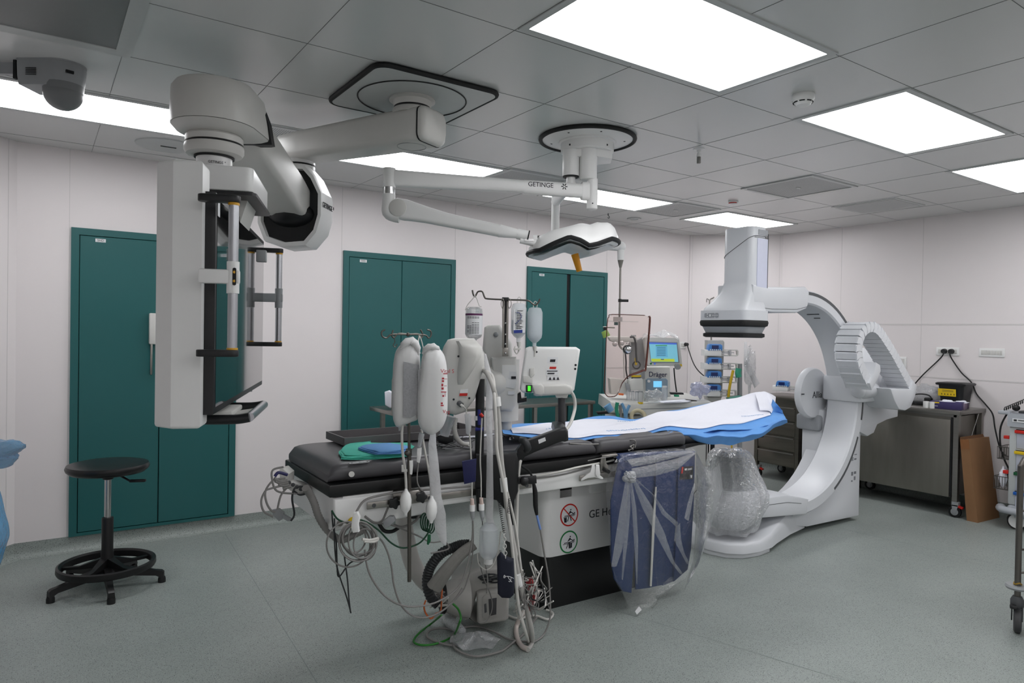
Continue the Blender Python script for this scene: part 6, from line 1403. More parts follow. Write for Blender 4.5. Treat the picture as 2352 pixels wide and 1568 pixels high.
# hanging bottle and its holder
hb_ = thing('suction_bottle', 'clear upturned plastic bottle hanging above the floor machine', 'bottle', DP(1124, 1295, 3.15))
c_ = DP(1123, 1200, 3.15); k_ = 3.15/F_
bm = B(); lathe(bm, [(0, 0), (.02, 0), (.035, -.02), (.042, -14*k_), (.044, -62*k_), (.036, -76*k_), (.018, -84*k_), (.017, -94*k_), (0, -94*k_)], c_, n=28); obj('body', bm, M_pe, hb_)
bm = B(); lathe(bm, [(.021, -82*k_), (.021, -94*k_), (.012, -97*k_), (0, -97*k_)], c_, n=24); obj('cap', bm, M_white, hb_)
for nm, (a, b_, c2, e_), lab in (('cable_connector', (1084, 1145, 1086, 1195), 'left'), ('cable_connector', (1105, 1143, 1108, 1196), 'right')):
    tt = thing(nm, 'grey two-tone pressure connector hanging beside the clear bottle, %s of the pair' % lab, 'connector', DP(c2, e_, 2.98), group='hanging pressure connectors')
    bm = B(); vcyl(bm, (a, b_, 2.98), (a+1, b_+14, 2.98), .008, .009); obj('pink_collar', bm, mat('pink_collar', (196, 176, 168), .5), tt)
    bm = B(); vcyl(bm, (a+1, b_+14, 2.98), (a+1, b_+28, 2.98), .012); obj('white_ring', bm, M_white, tt)
    bm = B(); vcyl(bm, (a+1, b_+28, 2.98), (c2, e_-8, 2.98), .0115, .009); vcyl(bm, (c2, e_-8, 2.98), (c2, e_, 2.98), .009, .004); obj('strain_relief', bm, M_grey, tt)
    cable(tt, [(a-8 if lab == 'left' else a+2, 960), (a-2, 1050), (a, 1100), (a, 1146)], .0035, M_cwhite, 2.66)
    cable(tt, [(c2, e_), (c2+1, 1240), (c2-4, 1300) if lab == 'left' else (c2+6, 1290), (c2-20, 1352) if lab == 'left' else (c2+12, 1330), (c2-40, 1376) if lab == 'left' else (c2+10, 1362)], .003, M_cgrey, 2.70)
# navy pouch hanging by a chain
nb = thing('navy_pouch', 'dark navy fabric pouch with a stick-figure print hanging by a white chain', 'pouch', DP(1161, 1376, 3.0))
bm = B(); vprism(bm, [(1141, 1284), (1150, 1272), (1160, 1282), (1180, 1288), (1182, 1340), (1180, 1368), (1172, 1376), (1152, 1375), (1143, 1366)], 3.0, .05, .014, seg=3); obj('pouch', bm, mat('navy_fabric', (22, 26, 42), .8, bump=.2), nb, angle=50)
bm = B(); L_ = [(1158, 1324), (1166, 1323), (1174, 1325), (1180, 1328)]; tube(bm, [DP(a, b_, 2.996) for a, b_ in L_], .0012, n=5); tube(bm, [DP(a, b_, 2.996) for a, b_ in ((1166, 1323), (1170, 1330), (1176, 1336))], .0012, n=5); tube(bm, [DP(a, b_, 2.996) for a, b_ in ((1174, 1325), (1172, 1335), (1168, 1334))], .0012, n=5); tube(bm, [DP(a, b_, 2.996) for a, b_ in ((1158, 1321), (1157, 1326), (1160, 1326), (1160, 1322))], .0012, n=5, closed=True); obj('stick_figure_print', bm, M_paper, nb)
bm = B()
for k in range(8):
    c2 = DP(1157+.6*k, 1222+k*8, 3.0); torus(bm, c2, .007, .0018, axis=(vR if k % 2 else vF), n=14, k=6, sx=1.4 if k % 2 else 1, sy=1 if k % 2 else 1.4)
obj('chain', bm, M_offw, nb)
def coil(parent, name, a, b_, d, r, turns, m, rt=.0012):
    p, q = DP(a[0], a[1], d), DP(b_[0], b_[1], d); bm = B(); n = turns*8
    tube(bm, [p.lerp(q, k/n)+vR*(r*math.cos(2*PI*k/8))+vF*(r*math.sin(2*PI*k/8)) for k in range(n+1)], rt, n=5, k=1)
    return obj(name, bm, m, parent, angle=70)
cc = thing('spiral_lead', 'pair of thin black spiral leads hanging below the black clamp', 'spiral lead', DP(1155, 1220, 2.95))
coil(cc, 'cord', (1146, 1150), (1158, 1222), 2.95, .006, 16, M_black); coil(cc, 'cord', (1170, 1145), (1168, 1178), 2.97, .006, 9, M_black)
# thick pale tubes running down from the injector to the floor
th_ = thing('tube_bundle', 'bundle of thick pale tubes with white bands running from the injector to the floor', 'tubes', at(1210, 1490, z=0))
cable(th_, [(1106, 848, 2.78), (1118, 856, 2.64), (1131, 884), (1142, 930), (1148, 1000), (1152, 1060), (1158, 1105), (1165, 1172), (1177, 1235), (1187, 1300), (1200, 1365), (1213, 1410), (1221, 1445), (1222, 1474, 'f'), (1212, 1492, 'f')], .0115, MATS['machine_grey'], 2.56, 'tube', k=5)
cable(th_, [(1116, 850, 2.78), (1132, 866, 2.62), (1136, 915), (1140, 990), (1141, 1030), (1150, 1080), (1160, 1130), (1170, 1200), (1180, 1290), (1186, 1345), (1192, 1395), (1206, 1448), (1214, 1474, 'f')], .0075, M_cwhite, 2.54, 'tube', k=5)
cable(th_, [(1160, 1110, 2.57), (1182, 1200), (1196, 1300), (1206, 1380), (1212, 1440), (1218, 1470, 'f')], .006, M_cwhite, 2.58, 'tube', k=5)
cable(th_, [(1237, 1354, 2.85), (1224, 1384), (1199, 1411), (1186, 1440, 'f'), (1188, 1465, 'f'), (1199, 1484, 'f'), (1212, 1490, 'f')], .0125, mat('tube_pinkish', (196, 186, 180), .45), 2.8, 'tube', k=5)
for (p, q) in (((1156, 1098), (1159, 1128)), ((1188, 1318), (1193, 1345)), ((1141, 912), (1143, 932))):
    bm = B(); cyl(bm, at(p[0], p[1], y=2.555), at(q[0], q[1], y=2.555), .0165, n=16); obj('white_band', bm, M_white, th_)
bm = B(); rr = random.Random(21)
for k in range(24):
    x_, y_ = 1222+rr.uniform(-22, 30), 1330+rr.uniform(-30, 55); P = [DP(x_+rr.uniform(-26, 26), y_+rr.uniform(-34, 50), 3.15+rr.uniform(-.05, .15)) for _ in range(4)]
    P = [Vector((p.x, p.y, max(.015, p.z))) for p in P]; tube(bm, P, rr.choice((.002, .0028, .0036)), n=6, k=7, m=rr.choice((0, 0, 1, 2)))
solo('cable_tangle', bm, [M_cgrey, M_cdark, M_cwhite], 'tangle of grey and white leads stuffed between the navy pouch and the pedestal', 'cable tangle', angle=60)['kind'] = 'stuff'
bm = B(); vprism(bm, [(1208, 1340), (1222, 1330), (1232, 1345), (1230, 1372), (1222, 1410), (1212, 1400), (1214, 1372)], 3.3, .05, .01, seg=3); solo('red_pouch', bm, mat('dark_red', (130, 26, 30), .5), 'dark red pouch buried among the leads beside the pedestal', 'pouch', angle=50)
scable('grey_cable', 'thin grey lead hanging in front of the floor machine to the floor', 'cable', [(1101, 1290, 2.75), (1112, 1330), (1128, 1370), (1130, 1400), (1118, 1424), (1100, 1430)], .0026, M_cgrey, 2.78)
scable('white_lead', 'thin cream lead looped under the upturned clear bottle', 'cable', [(1096, 1270, 2.72), (1100, 1295), (1118, 1308), (1136, 1290), (1146, 1255), (1150, 1220)], .0028, M_cwhite, 2.70)
# three-way taps on the column
bm = B(); vcyl(bm, (1101, 905, 3.22), (1101, 940, 3.22), .004, .008); vcyl(bm, (1101, 940, 3.22), (1101, 975, 3.22), .010); vcyl(bm, (1092, 985, 3.22), (1110, 985, 3.22), .009); vcyl(bm, (1103, 950, 3.20), (1109, 957, 3.20), .008, m=1); vcyl(bm, (1094, 955, 3.22), (1094, 965, 3.22), .008, m=2)
obj('pressure_tap', bm, [mat('tap_blue', (46, 48, 130), .35), M_red, M_white], ij, label='blue three-way tap with a red knob')
# ================================================================ steel table at the back wall, between the second and third teal doors
st = thing('steel_side_table', 'long stainless side table with a loop handle by the back wall, behind the injector', 'steel table', V(3.1, 4.85, 0))
bm = B(); x0_, x1_, y0_, y1_ = 2.14, 4.1, 4.62, 5.05
b2(bm, (x0_, y0_, .87), (x1_, y1_, .90), bev=.004); obj('table_top', bm, M_steel, st)
for (x, y) in ((x0_+.1, y0_+.03), (x0_+.1, y1_-.03), (3.45, y0_+.03), (3.7, y0_+.03), (x1_-.03, y0_+.03), (x1_-.03, y1_-.03)):
    bm = B(); b2(bm, (x-.016, y-.016, 0), (x+.016, y+.016, .87)); obj('leg', bm, M_steel, st)
bm = B(); tube(bm, [V(x0_+.01, y0_+.02, .9), V(x0_+.01, y0_+.02, 1.13), V(x0_+.07, y0_+.06, 1.235), V(x0_+.25, y0_+.2, 1.235)], .012, n=8, k=1); tube(bm, [V(x0_+.01, y0_+.02, 1.02), V(x0_+.25, y0_+.2, 1.02)], .010, n=8, k=1); obj('loop_handle', bm, M_steel, st)
bm = B(); vprism(bm, [(883, 900), (892, 897), (906, 905), (904, 935), (896, 938), (884, 930)], 5.15, .06, .01, seg=3); solo('paper_tissue', bm, M_sheetw, 'crumpled white tissue sticking out behind the left pressure bag', 'tissue', angle=60)

# ================================================================ anaesthesia workstation
an = thing('anaesthesia_machine', 'white anaesthesia workstation with a large lit screen standing behind the draped table', 'anaesthesia machine', V(4.35, 4.3, 0))
M_anw = mat('anaesthesia_white', (214, 214, 210), .4); M_ang = mat('anaesthesia_blue_grey', (132, 152, 168), .4)
D0 = 5.85
def VP(name, pxs, d, th, m, bev=.01, parent=an, seg=2, angle=38):
    bm = B(); vprism(bm, pxs, d, th, bev, seg=seg); return obj(name, bm, m, parent, angle=angle)
VP('worktop', [(1402, 922), (1470, 926), (1478, 927), (1628, 920), (1636, 924), (1638, 946), (1632, 950), (1480, 958), (1470, 952), (1400, 948)], D0-.3, .75, M_anw, .015, seg=3)
VP('worktop_seam', [(1472, 938), (1636, 934), (1636, 936), (1472, 940)], D0-.302, .01, M_grey, 0)
bm = B(); c0, c1 = DP(1415, 960, D0-.2), DP(1625, 960, D0+.4); b2(bm, (min(c0.x, c1.x)+.1, min(c0.y, c1.y), .08), (max(c0.x, c1.x), max(c0.y, c1.y)+.25, .82), bev=.02); obj('cabinet', bm, M_anw, an)
for (x, y) in ((c0.x+.2, c0.y+.05), (c1.x-.1, c1.y)): 
    bm = B(); cyl(bm, V(x, y-.02, .06), V(x, y+.02, .06), .06, n=20); obj('castor', bm, M_blackpl, an)
VP('rear_tower', [(1478, 842), (1540, 842), (1542, 925), (1476, 925)], D0+.15, .2, M_anw, .02)
pn = VP('control_panel', [(1484, 872), (1488, 869), (1530, 869), (1534, 873), (1534, 915), (1484, 915)], D0+.13, .03, M_ang, .004)
M_lcd = mat('small_lcd', (120, 190, 230), .3, emit=(120, 200, 240), estr=.75)
VP('lit_display', [(1501, 875), (1520, 875), (1520, 889), (1501, 889)], D0+.125, .02, M_lcd, 0, pn)
bm = B(); lathe(bm, [(0, 0), (.012, 0), (.012, .01), (0, .01)], DP(1490, 875, D0+.13), -vF, n=16); obj('gauge', bm, M_white, pn)
bm = text(None, 'Dräger', .062, DP(1511, 860, D0+.146), vR, zz, M_ink, depth=.001, squeeze=.9); obj('lettering', bm, mat('brand_navy', (30, 36, 80), .5), an)
# big screen
sc_ = VP('screen_housing', [(1480, 777), (1483, 774), (1558, 776), (1561, 779), (1568, 835), (1565, 840), (1490, 841), (1487, 838)], D0-.12, .09, M_anw, .01, seg=3)
VP('screen_bezel', [(1489, 784), (1556, 786), (1561, 833), (1495, 833)], D0-.125, .02, M_grey, 0, sc_)
VP('lit_screen', [(1491, 786), (1554, 787.5), (1558, 831), (1496, 830.5)], D0-.129, .02, mat('screen_sky_blue', (120, 190, 214), .3, emit=(126, 196, 214), estr=.42), 0, sc_)
VP('screen_header', [(1491, 786), (1554, 787.5), (1554.3, 791), (1491.5, 789.5)], D0-.132, .02, mat('screen_blue', (70, 100, 190), .3, emit=(70, 100, 190), estr=.6), 0, sc_)
VP('screen_window', [(1506, 793), (1532, 793), (1534, 820), (1507, 820)], D0-.132, .02, mat('screen_window', (100, 170, 200), .3, emit=(100, 172, 205), estr=.5), 0, sc_)
VP('window_title', [(1506, 792), (1532, 792), (1532, 794.5), (1506, 794.5)], D0-.134, .02, mat('screen_green', (80, 150, 110), .3, emit=(80, 150, 110), estr=.5), 0, sc_)
VP('screen_alert_bar', [(1496, 823.5), (1549, 824), (1549.5, 830.5), (1497, 830)], D0-.133, .02, mat('screen_yellow', (190, 210, 60), .3, emit=(200, 215, 70), estr=.35), 0, sc_)
bm = B()
for k in range(6): 
    y_ = 797+k*3.6; vprism(bm, [(1509, y_), (1529, y_), (1529, y_+1), (1509, y_+1)], D0-.134, .01, 0)
vprism(bm, [(1518, 824), (1525, 824), (1525, 826), (1518, 826)], D0-.135, .01, 0)
obj('screen_text', bm, mat('screen_ink', (70, 120, 160), .5), sc_)
bm = B(); lathe(bm, [(0, 0), (.025, 0), (.022, .03), (0, .03)], DP(1556, 842, D0-.12), -vF, n=20); obj('rotary_knob', bm, M_grey, sc_)
VP('yellow_tag', [(1561, 836), (1566, 836), (1567, 841), (1561, 842)], D0-.13, .01, M_yellow, 0, sc_)
for k, m_ in enumerate((M_green, MATS['screen_blue'])):
    bm = B(); lathe(bm, [(0, 0), (.008, 0), (0, .002)], DP(1495+k*9, 835, D0-.121), -vF, n=12); obj('lit_button', bm, m_, sc_)
bm = B(); cv = [[DP(a, b_, d) for a, b_ in L_] for d, L_ in ((D0-.13, [(1474, 777), (1500, 772), (1530, 774), (1560, 776)]), (D0-.02, [(1478, 772), (1500, 764), (1530, 760), (1550, 766)]), (D0+.1, [(1476, 775), (1500, 768), (1530, 762), (1552, 770)]))]
sheet(bm, cv, n=20, m_=5, amp=.012, th=.004, seed=2); solo('plastic_packet', bm, M_film2, 'crumpled clear plastic packet lying on top of the big screen', 'packet', angle=80)
VP('side_column', [(1450, 786), (1478, 774), (1482, 780), (1482, 870), (1450, 870)], D0+.0, .12, M_grey, .008)
VP('side_arm', [(1398, 774), (1404, 772), (1462, 773), (1464, 786), (1412, 786), (1402, 782)], D0-.1, .1, M_anw, .008)
VP('column_cap', [(1451, 769), (1461, 769), (1462, 776), (1451, 776)], D0-.0, .05, M_grey, .004)
VP('vaporizer', [(1446, 873), (1456, 869), (1475, 869), (1477, 873), (1477, 896), (1446, 896)], D0-.15, .15, M_anw, .008)
bm = B(); vcyl(bm, (1461, 850, D0-.1), (1461, 861, D0-.1), .04, .042); vcyl(bm, (1461, 861, D0-.1), (1461, 865, D0-.1), .043, m=1); vcyl(bm, (1461, 865, D0-.1), (1461, 870, D0-.1), .04, m=2); obj('absorber_valve', bm, [M_clear, M_yellow, M_slot], an)
VP('flow_unit', [(1401, 870), (1409, 869), (1432, 872), (1440, 876), (1445, 905), (1404, 905)], D0-.1, .15, M_anw, .008)
VP('hinged_arm', [(1436, 878), (1446, 882), (1450, 900), (1440, 900)], D0-.16, .03, M_grey, .006)
bm = B()
for a, b_ in ((1412, 790), (1428, 788), (1443, 790)): lathe(bm, [(0, 0), (.02, 0), (.02, .015), (0, .018)], DP(a, b_, D0-.12), -vF, n=18)
obj('pressure_gauge', bm, M_chrome, an)
cable(an, [(1448, 774), (1456, 775), (1460, 790), (1461, 812), (1462, 832)], .008, M_cdark, 4.05, 'hose')
bm = B(); torus(bm, DP(1462, 838, D0-.15), .03, .006, axis=vF, n=24, k=8); vcyl(bm, (1460, 822, D0-.15), (1461, 838, D0-.15), .01, m=1); obj('hose_loop', bm, [M_cdark, M_yellow], an)
cable(an, [(1436, 808), (1438, 830), (1438, 850), (1442, 870)], .006, M_black, 4.1, 'hose'); cable(an, [(1432, 800), (1433, 840), (1434, 868)], .005, M_cwhite, 4.1, 'hose')
for k, (r_, m_, L_) in enumerate(((.016, mat('hose_green', (40, 140, 110), .5), [(1418, 924), (1416, 940), (1420, 958)]), (.013, mat('hose_blue', (110, 160, 200), .45), [(1428, 926), (1434, 940), (1436, 958)]), (.013, MATS['hose_blue'], [(1446, 930), (1440, 944), (1438, 960)]), (.012, M_cgrey, [(1424, 930), (1426, 948), (1424, 965)]))):
    bm = B(); tube(bm, [DP(a, b_, D0-.42) for a, b_ in L_], r_, n=12, k=5, ribs=.002); obj('breathing_hose', bm, m_, an, angle=50)
bm = B(); torus(bm, DP(1466, 958, D0-.4), .055, .016, axis=(-.5, -.8, .4), n=28, k=10); obj('coiled_hose', bm, mat('hose_cream', (190, 180, 150), .5), an)
VP('power_brick', [(1541, 901), (1570, 902), (1571, 906), (1542, 906)], D0-.2, .06, M_blackpl, .003)
cable(an, [(1548, 845, 4.35), (1550, 870), (1554, 900)], .006, M_black, 4.35)
# things standing on the worktop, each its own
WD = D0-.28
def jar(a, b_, w, h, label, mcap=M_grey, body=None, name='specimen_jar', grp='small clear jars on the anaesthesia worktop'):
    k = WD/F_; tt = thing(name, label, 'jar', DP(a, b_, WD), group=grp)
    bm = B(); c_ = DP(a, b_, WD); lathe(bm, [(0, 0), (w*k/2, 0), (w*k/2, h*k*.86), (w*k*.4, h*k*.92), (0, h*k*.92)], c_, n=18); obj('body', bm, body or M_clear, tt)
    bm = B(); lathe(bm, [(w*k*.42, h*k*.88), (w*k*.42, h*k), (0, h*k)], c_, n=18); obj('lid', bm, mcap, tt); return tt
jar(1443, 918, 9, 22, 'clear jar with a grey lid on the worktop, farthest left of the row'); jar(1453, 919, 8, 22, 'clear jar with a grey lid, second from the left of the row'); jar(1462, 920, 9, 22, 'clear jar with a grey lid in the middle of the row')
jar(1471, 927, 12, 30, 'large clear jar with yellow contents at the right end of the row', body=M_clear)
bm = B(); vcyl(bm, (1471, 927, WD-.002), (1471, 923, WD-.002), .0215); solo('yellow_liquid', bm, M_yellow, 'shallow yellow contents in the bottom of the large clear jar', 'liquid')
jar(1526, 920, 13, 34, 'white dispenser bottle with a pump top standing on the worktop', M_white, M_pe, 'dispenser_bottle', None)
jar(1484, 922, 10, 24, 'small white bottle standing left of the crumpled tubing', M_white, M_pe, 'small_bottle', None)
def crumple(name, label, cat, c_, r, s_, m, seed=1, amp=.35, n=18):
    rr = random.Random(seed); bm = B(); bmesh.ops.create_icosphere(bm, subdivisions=3, radius=1)
    ph = [rr.uniform(0, 6) for _ in range(6)]
    for v in bm.verts:
        k = 1+amp*(math.sin(v.co.x*5+ph[0])*math.sin(v.co.y*6+ph[1])+.5*math.sin(v.co.z*11+ph[2]+v.co.x*8)+rr.uniform(-.15, .15)); v.co = Vector((v.co.x*k*r*s_[0], v.co.y*k*r*s_[1], v.co.z*k*r*s_[2]))
    zmin = min(v.co.z for v in bm.verts); bm.transform(Matrix.Translation(Vector(c_)-Vector((0, 0, zmin)))); return solo(name, bm, m, label, cat, angle=80)
crumple('plastic_packet', 'crumpled clear tubing packet in the middle of the anaesthesia worktop', 'packet', DP(1502, 922, WD), .07, (1.2, .8, .6), M_film2, 3)
crumple('plastic_packet', 'crumpled bluish clear packet at the right end of the anaesthesia worktop', 'packet', DP(1606, 919, WD+.05), .07, (1, .8, .8), film('bluish_film', (190, 196, 232), alpha=.5, bs=50), 5, .45)
crumple('white_towel', 'flat white towel lying along the front of the anaesthesia worktop', 'towel', DP(1560, 924, WD-.02), .16, (1.3, .4, .06), M_sheetw, 7, .2)
bm = B(); vprism(bm, [(1422, 903), (1433, 904), (1432, 908), (1421, 907)], WD, .03, .002); solo('orange_packet', bm, mat('orange_packet', (226, 110, 50), .5), 'tiny orange packet at the left of the worktop', 'packet')
bm = B(); vprism(bm, [(1549, 906), (1560, 907), (1560, 911), (1550, 911)], WD, .03, .002); solo('green_mask', bm, mat('mask_green', (20, 130, 90), .5), 'small green mask part by the black power brick', 'mask')
bm = B(); vprism(bm, [(1572, 916), (1600, 919), (1602, 922), (1580, 920)], WD-.01, .02, .002); solo('laryngoscope', bm, M_darkst, 'dark steel laryngoscope lying at the right of the worktop', 'laryngoscope')
# left ring with bits on a bracket arm seen through the tinted shield
bm = B(); vcyl(bm, (1385, 751, 5.3), (1412, 752, 5.3), .006); vcyl(bm, (1390, 751, 5.3), (1390, 758, 5.3), .012, m=1); vcyl(bm, (1388, 760, 5.3), (1394, 773, 5.3), .025, .03, m=2); obj('suction_regulator', bm, [M_steel, M_blackpl, mat('lime', (150, 180, 90), .5)], an)
bm = B(); vprism(bm, [(1370, 946), (1398, 944), (1400, 950), (1374, 952)], 5.2, .06, .003); vcyl(bm, (1394, 930, 5.2), (1404, 944, 5.2), .03, .025, m=1); obj('mask_holder', bm, [M_blackpl, MATS['hose_blue']], an)

# socket on the corner side of the back wall with the black plug and lead
ws = wall_plate('wall_socket', 'wall socket near the far corner with one black plug, beside the big lit screen', 'wall socket', (6.06, WY, 1.385), 'y', 2, .10, .075)
bm = B(); q = V(6.10, WY-.014, 1.395); cyl(bm, q, q-V(0, .035, 0), .022, .018, n=18); pl_ = solo('power_lead', bm, M_blackpl, 'black power lead from the corner socket down to the syringe pumps', 'power lead')
bm = B(); q2 = at(1618, 864, y=4.9); tube(bm, [q-V(0, .03, 0), q+V(.0, -.05, -.06), at(1592, 832, y=5.1), at(1603, 850, y=5.0), q2], .006, n=8, k=6); obj('cord', bm, M_black, pl_)

# ================================================================ syringe pump tower
pt = thing('pump_tower', 'grey rack column on a black pole in the far corner that holds four syringe pumps', 'pump stand', DP(1640, 1060, 6.35))
PD_ = 6.35
M_col = mat('rack_grey', (172, 172, 170), .45)
bm = B(); vprism(bm, [(1625, 781), (1661, 781), (1664, 786), (1659, 912), (1624, 912)], PD_, .10, .006); obj('column', bm, M_col, pt)
VP('foot_block', [(1626, 912), (1658, 912), (1654, 926), (1628, 926)], PD_-.02, .14, M_offw, .006, pt)
bp_ = DP(1637, 1000, PD_+.05); bm = B(); cyl(bm, V(bp_.x, bp_.y, .06), V(bp_.x, bp_.y, .85), .02, n=16); obj('pole', bm, M_blackpl, pt)
bm = B()
for k in range(5):
    a = k*2*PI/5; cyl(bm, V(bp_.x, bp_.y, .08), V(bp_.x+.3*math.cos(a), bp_.y+.3*math.sin(a), .06), .018, n=10); cyl(bm, V(bp_.x+.3*math.cos(a)-.015, bp_.y+.3*math.sin(a), .03), V(bp_.x+.3*math.cos(a)+.015, bp_.y+.3*math.sin(a), .03), .03, n=14)
obj('castor_base', bm, M_blackpl, pt)
bm = B(); tube(bm, [DP(a, b_, PD_) for a, b_ in ((1631, 712), (1630, 690), (1638, 684), (1640, 682))], .006, n=8); tube(bm, [DP(a, b_, PD_) for a, b_ in ((1630, 690), (1624, 686), (1623, 694))], .004, n=8); cyl(bm, DP(1631, 712, PD_+.04), DP(1634, 785, PD_+.04), .007, n=10); obj('drip_hook', bm, M_steel, pt)
M_pb = mat('pump_blue', (70, 130, 200), .4); M_lcdk = mat('pump_screen_dark', (16, 24, 60), .2, emit=(30, 50, 110), estr=.25)
pscale = PD_/F_
p0 = thing('syringe_pump', 'white syringe pump with a blue control face, topmost of the four on the rack', 'syringe pump', (0, 0, 0), group='syringe pumps on the rack')
def pb(pts, y0, th, m, name, parent, bev=.004):
    """pump shapes: x along the pump, z up, in pixels of the far corner turned to metres"""
    bm = B(); prism(bm, [(a*pscale, b_*pscale) for a, b_ in pts], (0, y0, 0), (1, 0, 0), (0, 0, 1), (0, th, 0), bev=bev); return obj(name, bm, m, parent, world=False)
hs = pb([(0, 0), (38, 0), (39, 8), (36, 13), (0, 14)], 0, .12, M_white, 'housing', p0)
fc = pb([(8, 12), (10, 24), (13, 27), (36, 27), (40, 24), (40, 13)], -.005, .08, M_pb, 'control_face', p0)
pb([(16, 16), (31, 16), (31, 24), (16, 24)], -.009, .01, M_lcdk, 'screen', fc, 0)
bm = B()
for k in range(6): lathe(bm, [(0, 0), (.006, 0), (.005, .002), (0, .002)], ((13+k*4.4)*pscale, -.006, 14*pscale), (0, -1, 0), n=8)
obj('buttons', bm, M_paper, fc, world=False)
pb([(40, 0), (76, 0), (79, 3), (79, 12), (76, 15), (40, 15), (40, 12.5), (74, 12.5), (75.5, 11), (75.5, 4), (74, 2.5), (40, 2.5)], .03, .03, M_offw, 'plunger_guard', p0, 0)
bm = B(); cyl(bm, (40*pscale, .045, 7.5*pscale), (60*pscale, .045, 7.5*pscale), .014, n=12); cyl(bm, (60*pscale, .045, 7.5*pscale), (70*pscale, .045, 7.5*pscale), .006, n=8); box(bm, (60*pscale, .045, 7.5*pscale), (.02, .05, .055), bev=.004); obj('syringe', bm, M_clear, p0, world=False)
RZ = math.atan2(vR.y, vR.x)
p0.rotation_euler = (0, 0, RZ)
for k, (a, b_, lab) in enumerate(((1618, 817, None), (1617, 848, 'white syringe pump with a blue control face, second from the top of the rack'), (1616, 879, 'white syringe pump with a dark-lit face, third from the top of the rack'), (1615, 910, 'white syringe pump with a blue control face, lowest of the four on the rack'))):
    q = DP(a, b_, PD_-.13)
    if k == 0: p0.location = q
    else: dup(p0, q, None, lab)
p5 = dup(p0, at(1774, 897, x=6.42)+zz*.0, math.radians(-70), 'white syringe pump standing alone on top of the steel drawer cart'); del p5['group']
# bags and lines beside the tower
bm = B(); cyl(bm, DP(1699, 835, 6.3), DP(1699, 1060, 6.3), .022, n=14); gp_ = solo('grey_post', bm, M_grey, 'grey post standing right of the syringe pumps in the far corner', 'post')
crumple('hanging_bags', 'bunch of clear empty infusion bags and lines hanging in the far corner', 'infusion bags', DP(1722, 905, 6.3), .12, (.5, .3, 1.5), M_film2, 9, .3)
bm = B(); vcyl(bm, (1712, 785, 6.3), (1716, 840, 6.3), .012, .03); vprism(bm, [(1708, 838), (1720, 830), (1745, 880), (1735, 890)], 6.28, .01, .002); solo('infusion_bag', bm, M_pouch, 'clear hanging infusion bag with a slanted printed sleeve in the far corner', 'infusion bag', angle=60)
for (a, b_, m_, lab) in (((1684, 850), (1672, 925), mat('tube_yellow', (214, 178, 40), .45), 'yellow tube hanging behind the syringe pumps'), ((1697, 846), (1697, 866), mat('tape_green', (60, 160, 130), .5), 'short green clip on the grey corner post')):
    bm = B(); tube(bm, [DP(a[0], a[1], 6.2), DP((a[0]+b_[0])/2-2, (a[1]+b_[1])/2, 6.2), DP(b_[0], b_[1], 6.2)], .012 if 'tube' in lab else .026, n=10); solo('yellow_tube' if 'yellow' in lab else 'green_clip', bm, m_, lab, 'tube' if 'yellow' in lab else 'clip')
bm = B(); vprism(bm, [(1676, 915), (1706, 910), (1708, 916), (1680, 922)], 6.1, .12, .004); solo('green_tray', bm, mat('teal_tray', (70, 150, 135), .5), 'pale green tray edge showing behind the drape in the far corner', 'tray')
scable('yellow_cable', 'yellow cable on the floor in the far corner below the drape', 'cable', [(1597, 1045, 4.2), (1606, 1062, 4.25), (1618, 1068, 4.3), (1632, 1068, 4.3), (1628, 1060, 4.3)], .006, MATS['tube_yellow'], 4.3)
for x_ in (1622, 1627): scable('black_cable', 'black cable hanging to the floor below the drape, %s of two' % ('left' if x_ == 1622 else 'right'), 'cable', [(x_, 1010), (x_, 1035), (x_-1, 1062)], .007, M_black, 4.4)
scable('yellow_cable', 'yellow cable hanging behind the drape right of the black pole', 'cable', [(1680, 1000), (1681, 1030), (1683, 1052)], .009, MATS['tube_yellow'], 4.8)

# ================================================================ steel drawer cart and shelf in the right far corner
dc = thing('steel_drawer_cart', 'dark stainless cart with four wide drawers on red-braked castors in the far corner', 'drawer cart', V(6.55, 4.33, 0))
M_dst = mat('cart_steel', (122, 116, 108), .3, metal=.85, noise=.2, nscale=4, stretch=(1, 1, 10))
CXf, CY0_, CY1_ = 6.35, 4.07, 4.60
bm = B(); b2(bm, (CXf-.02, CY0_-.02, .85), (6.84, CY1_, .88), bev=.003); obj('top', bm, M_dst, dc)
bm = B(); b2(bm, (CXf+.02, CY0_, .16), (6.83, CY1_-.01, .85)); obj('body', bm, M_dst, dc)
for (x, y) in ((CXf+.015, CY0_+.02), (CXf+.015, CY1_-.03), (6.80, CY0_+.02), (6.80, CY1_-.03)):
    bm = B(); b2(bm, (x-.02, y-.02, .12), (x+.02, y+.02, .85)); obj('post', bm, M_dst, dc)
for k in range(4):
    z1_ = .775-k*.155; bm = B(); b2(bm, (CXf-.002, CY0_+.045, z1_-.135), (CXf+.02, CY1_-.055, z1_), bev=.002); dr = obj('drawer', bm, M_dst, dc)
    bm = B(); b2(bm, (CXf-.02, CY0_+.05, z1_-.012), (CXf-.002, CY1_-.06, z1_-.002), bev=.002); obj('drawer_pull', bm, M_steel, dr)
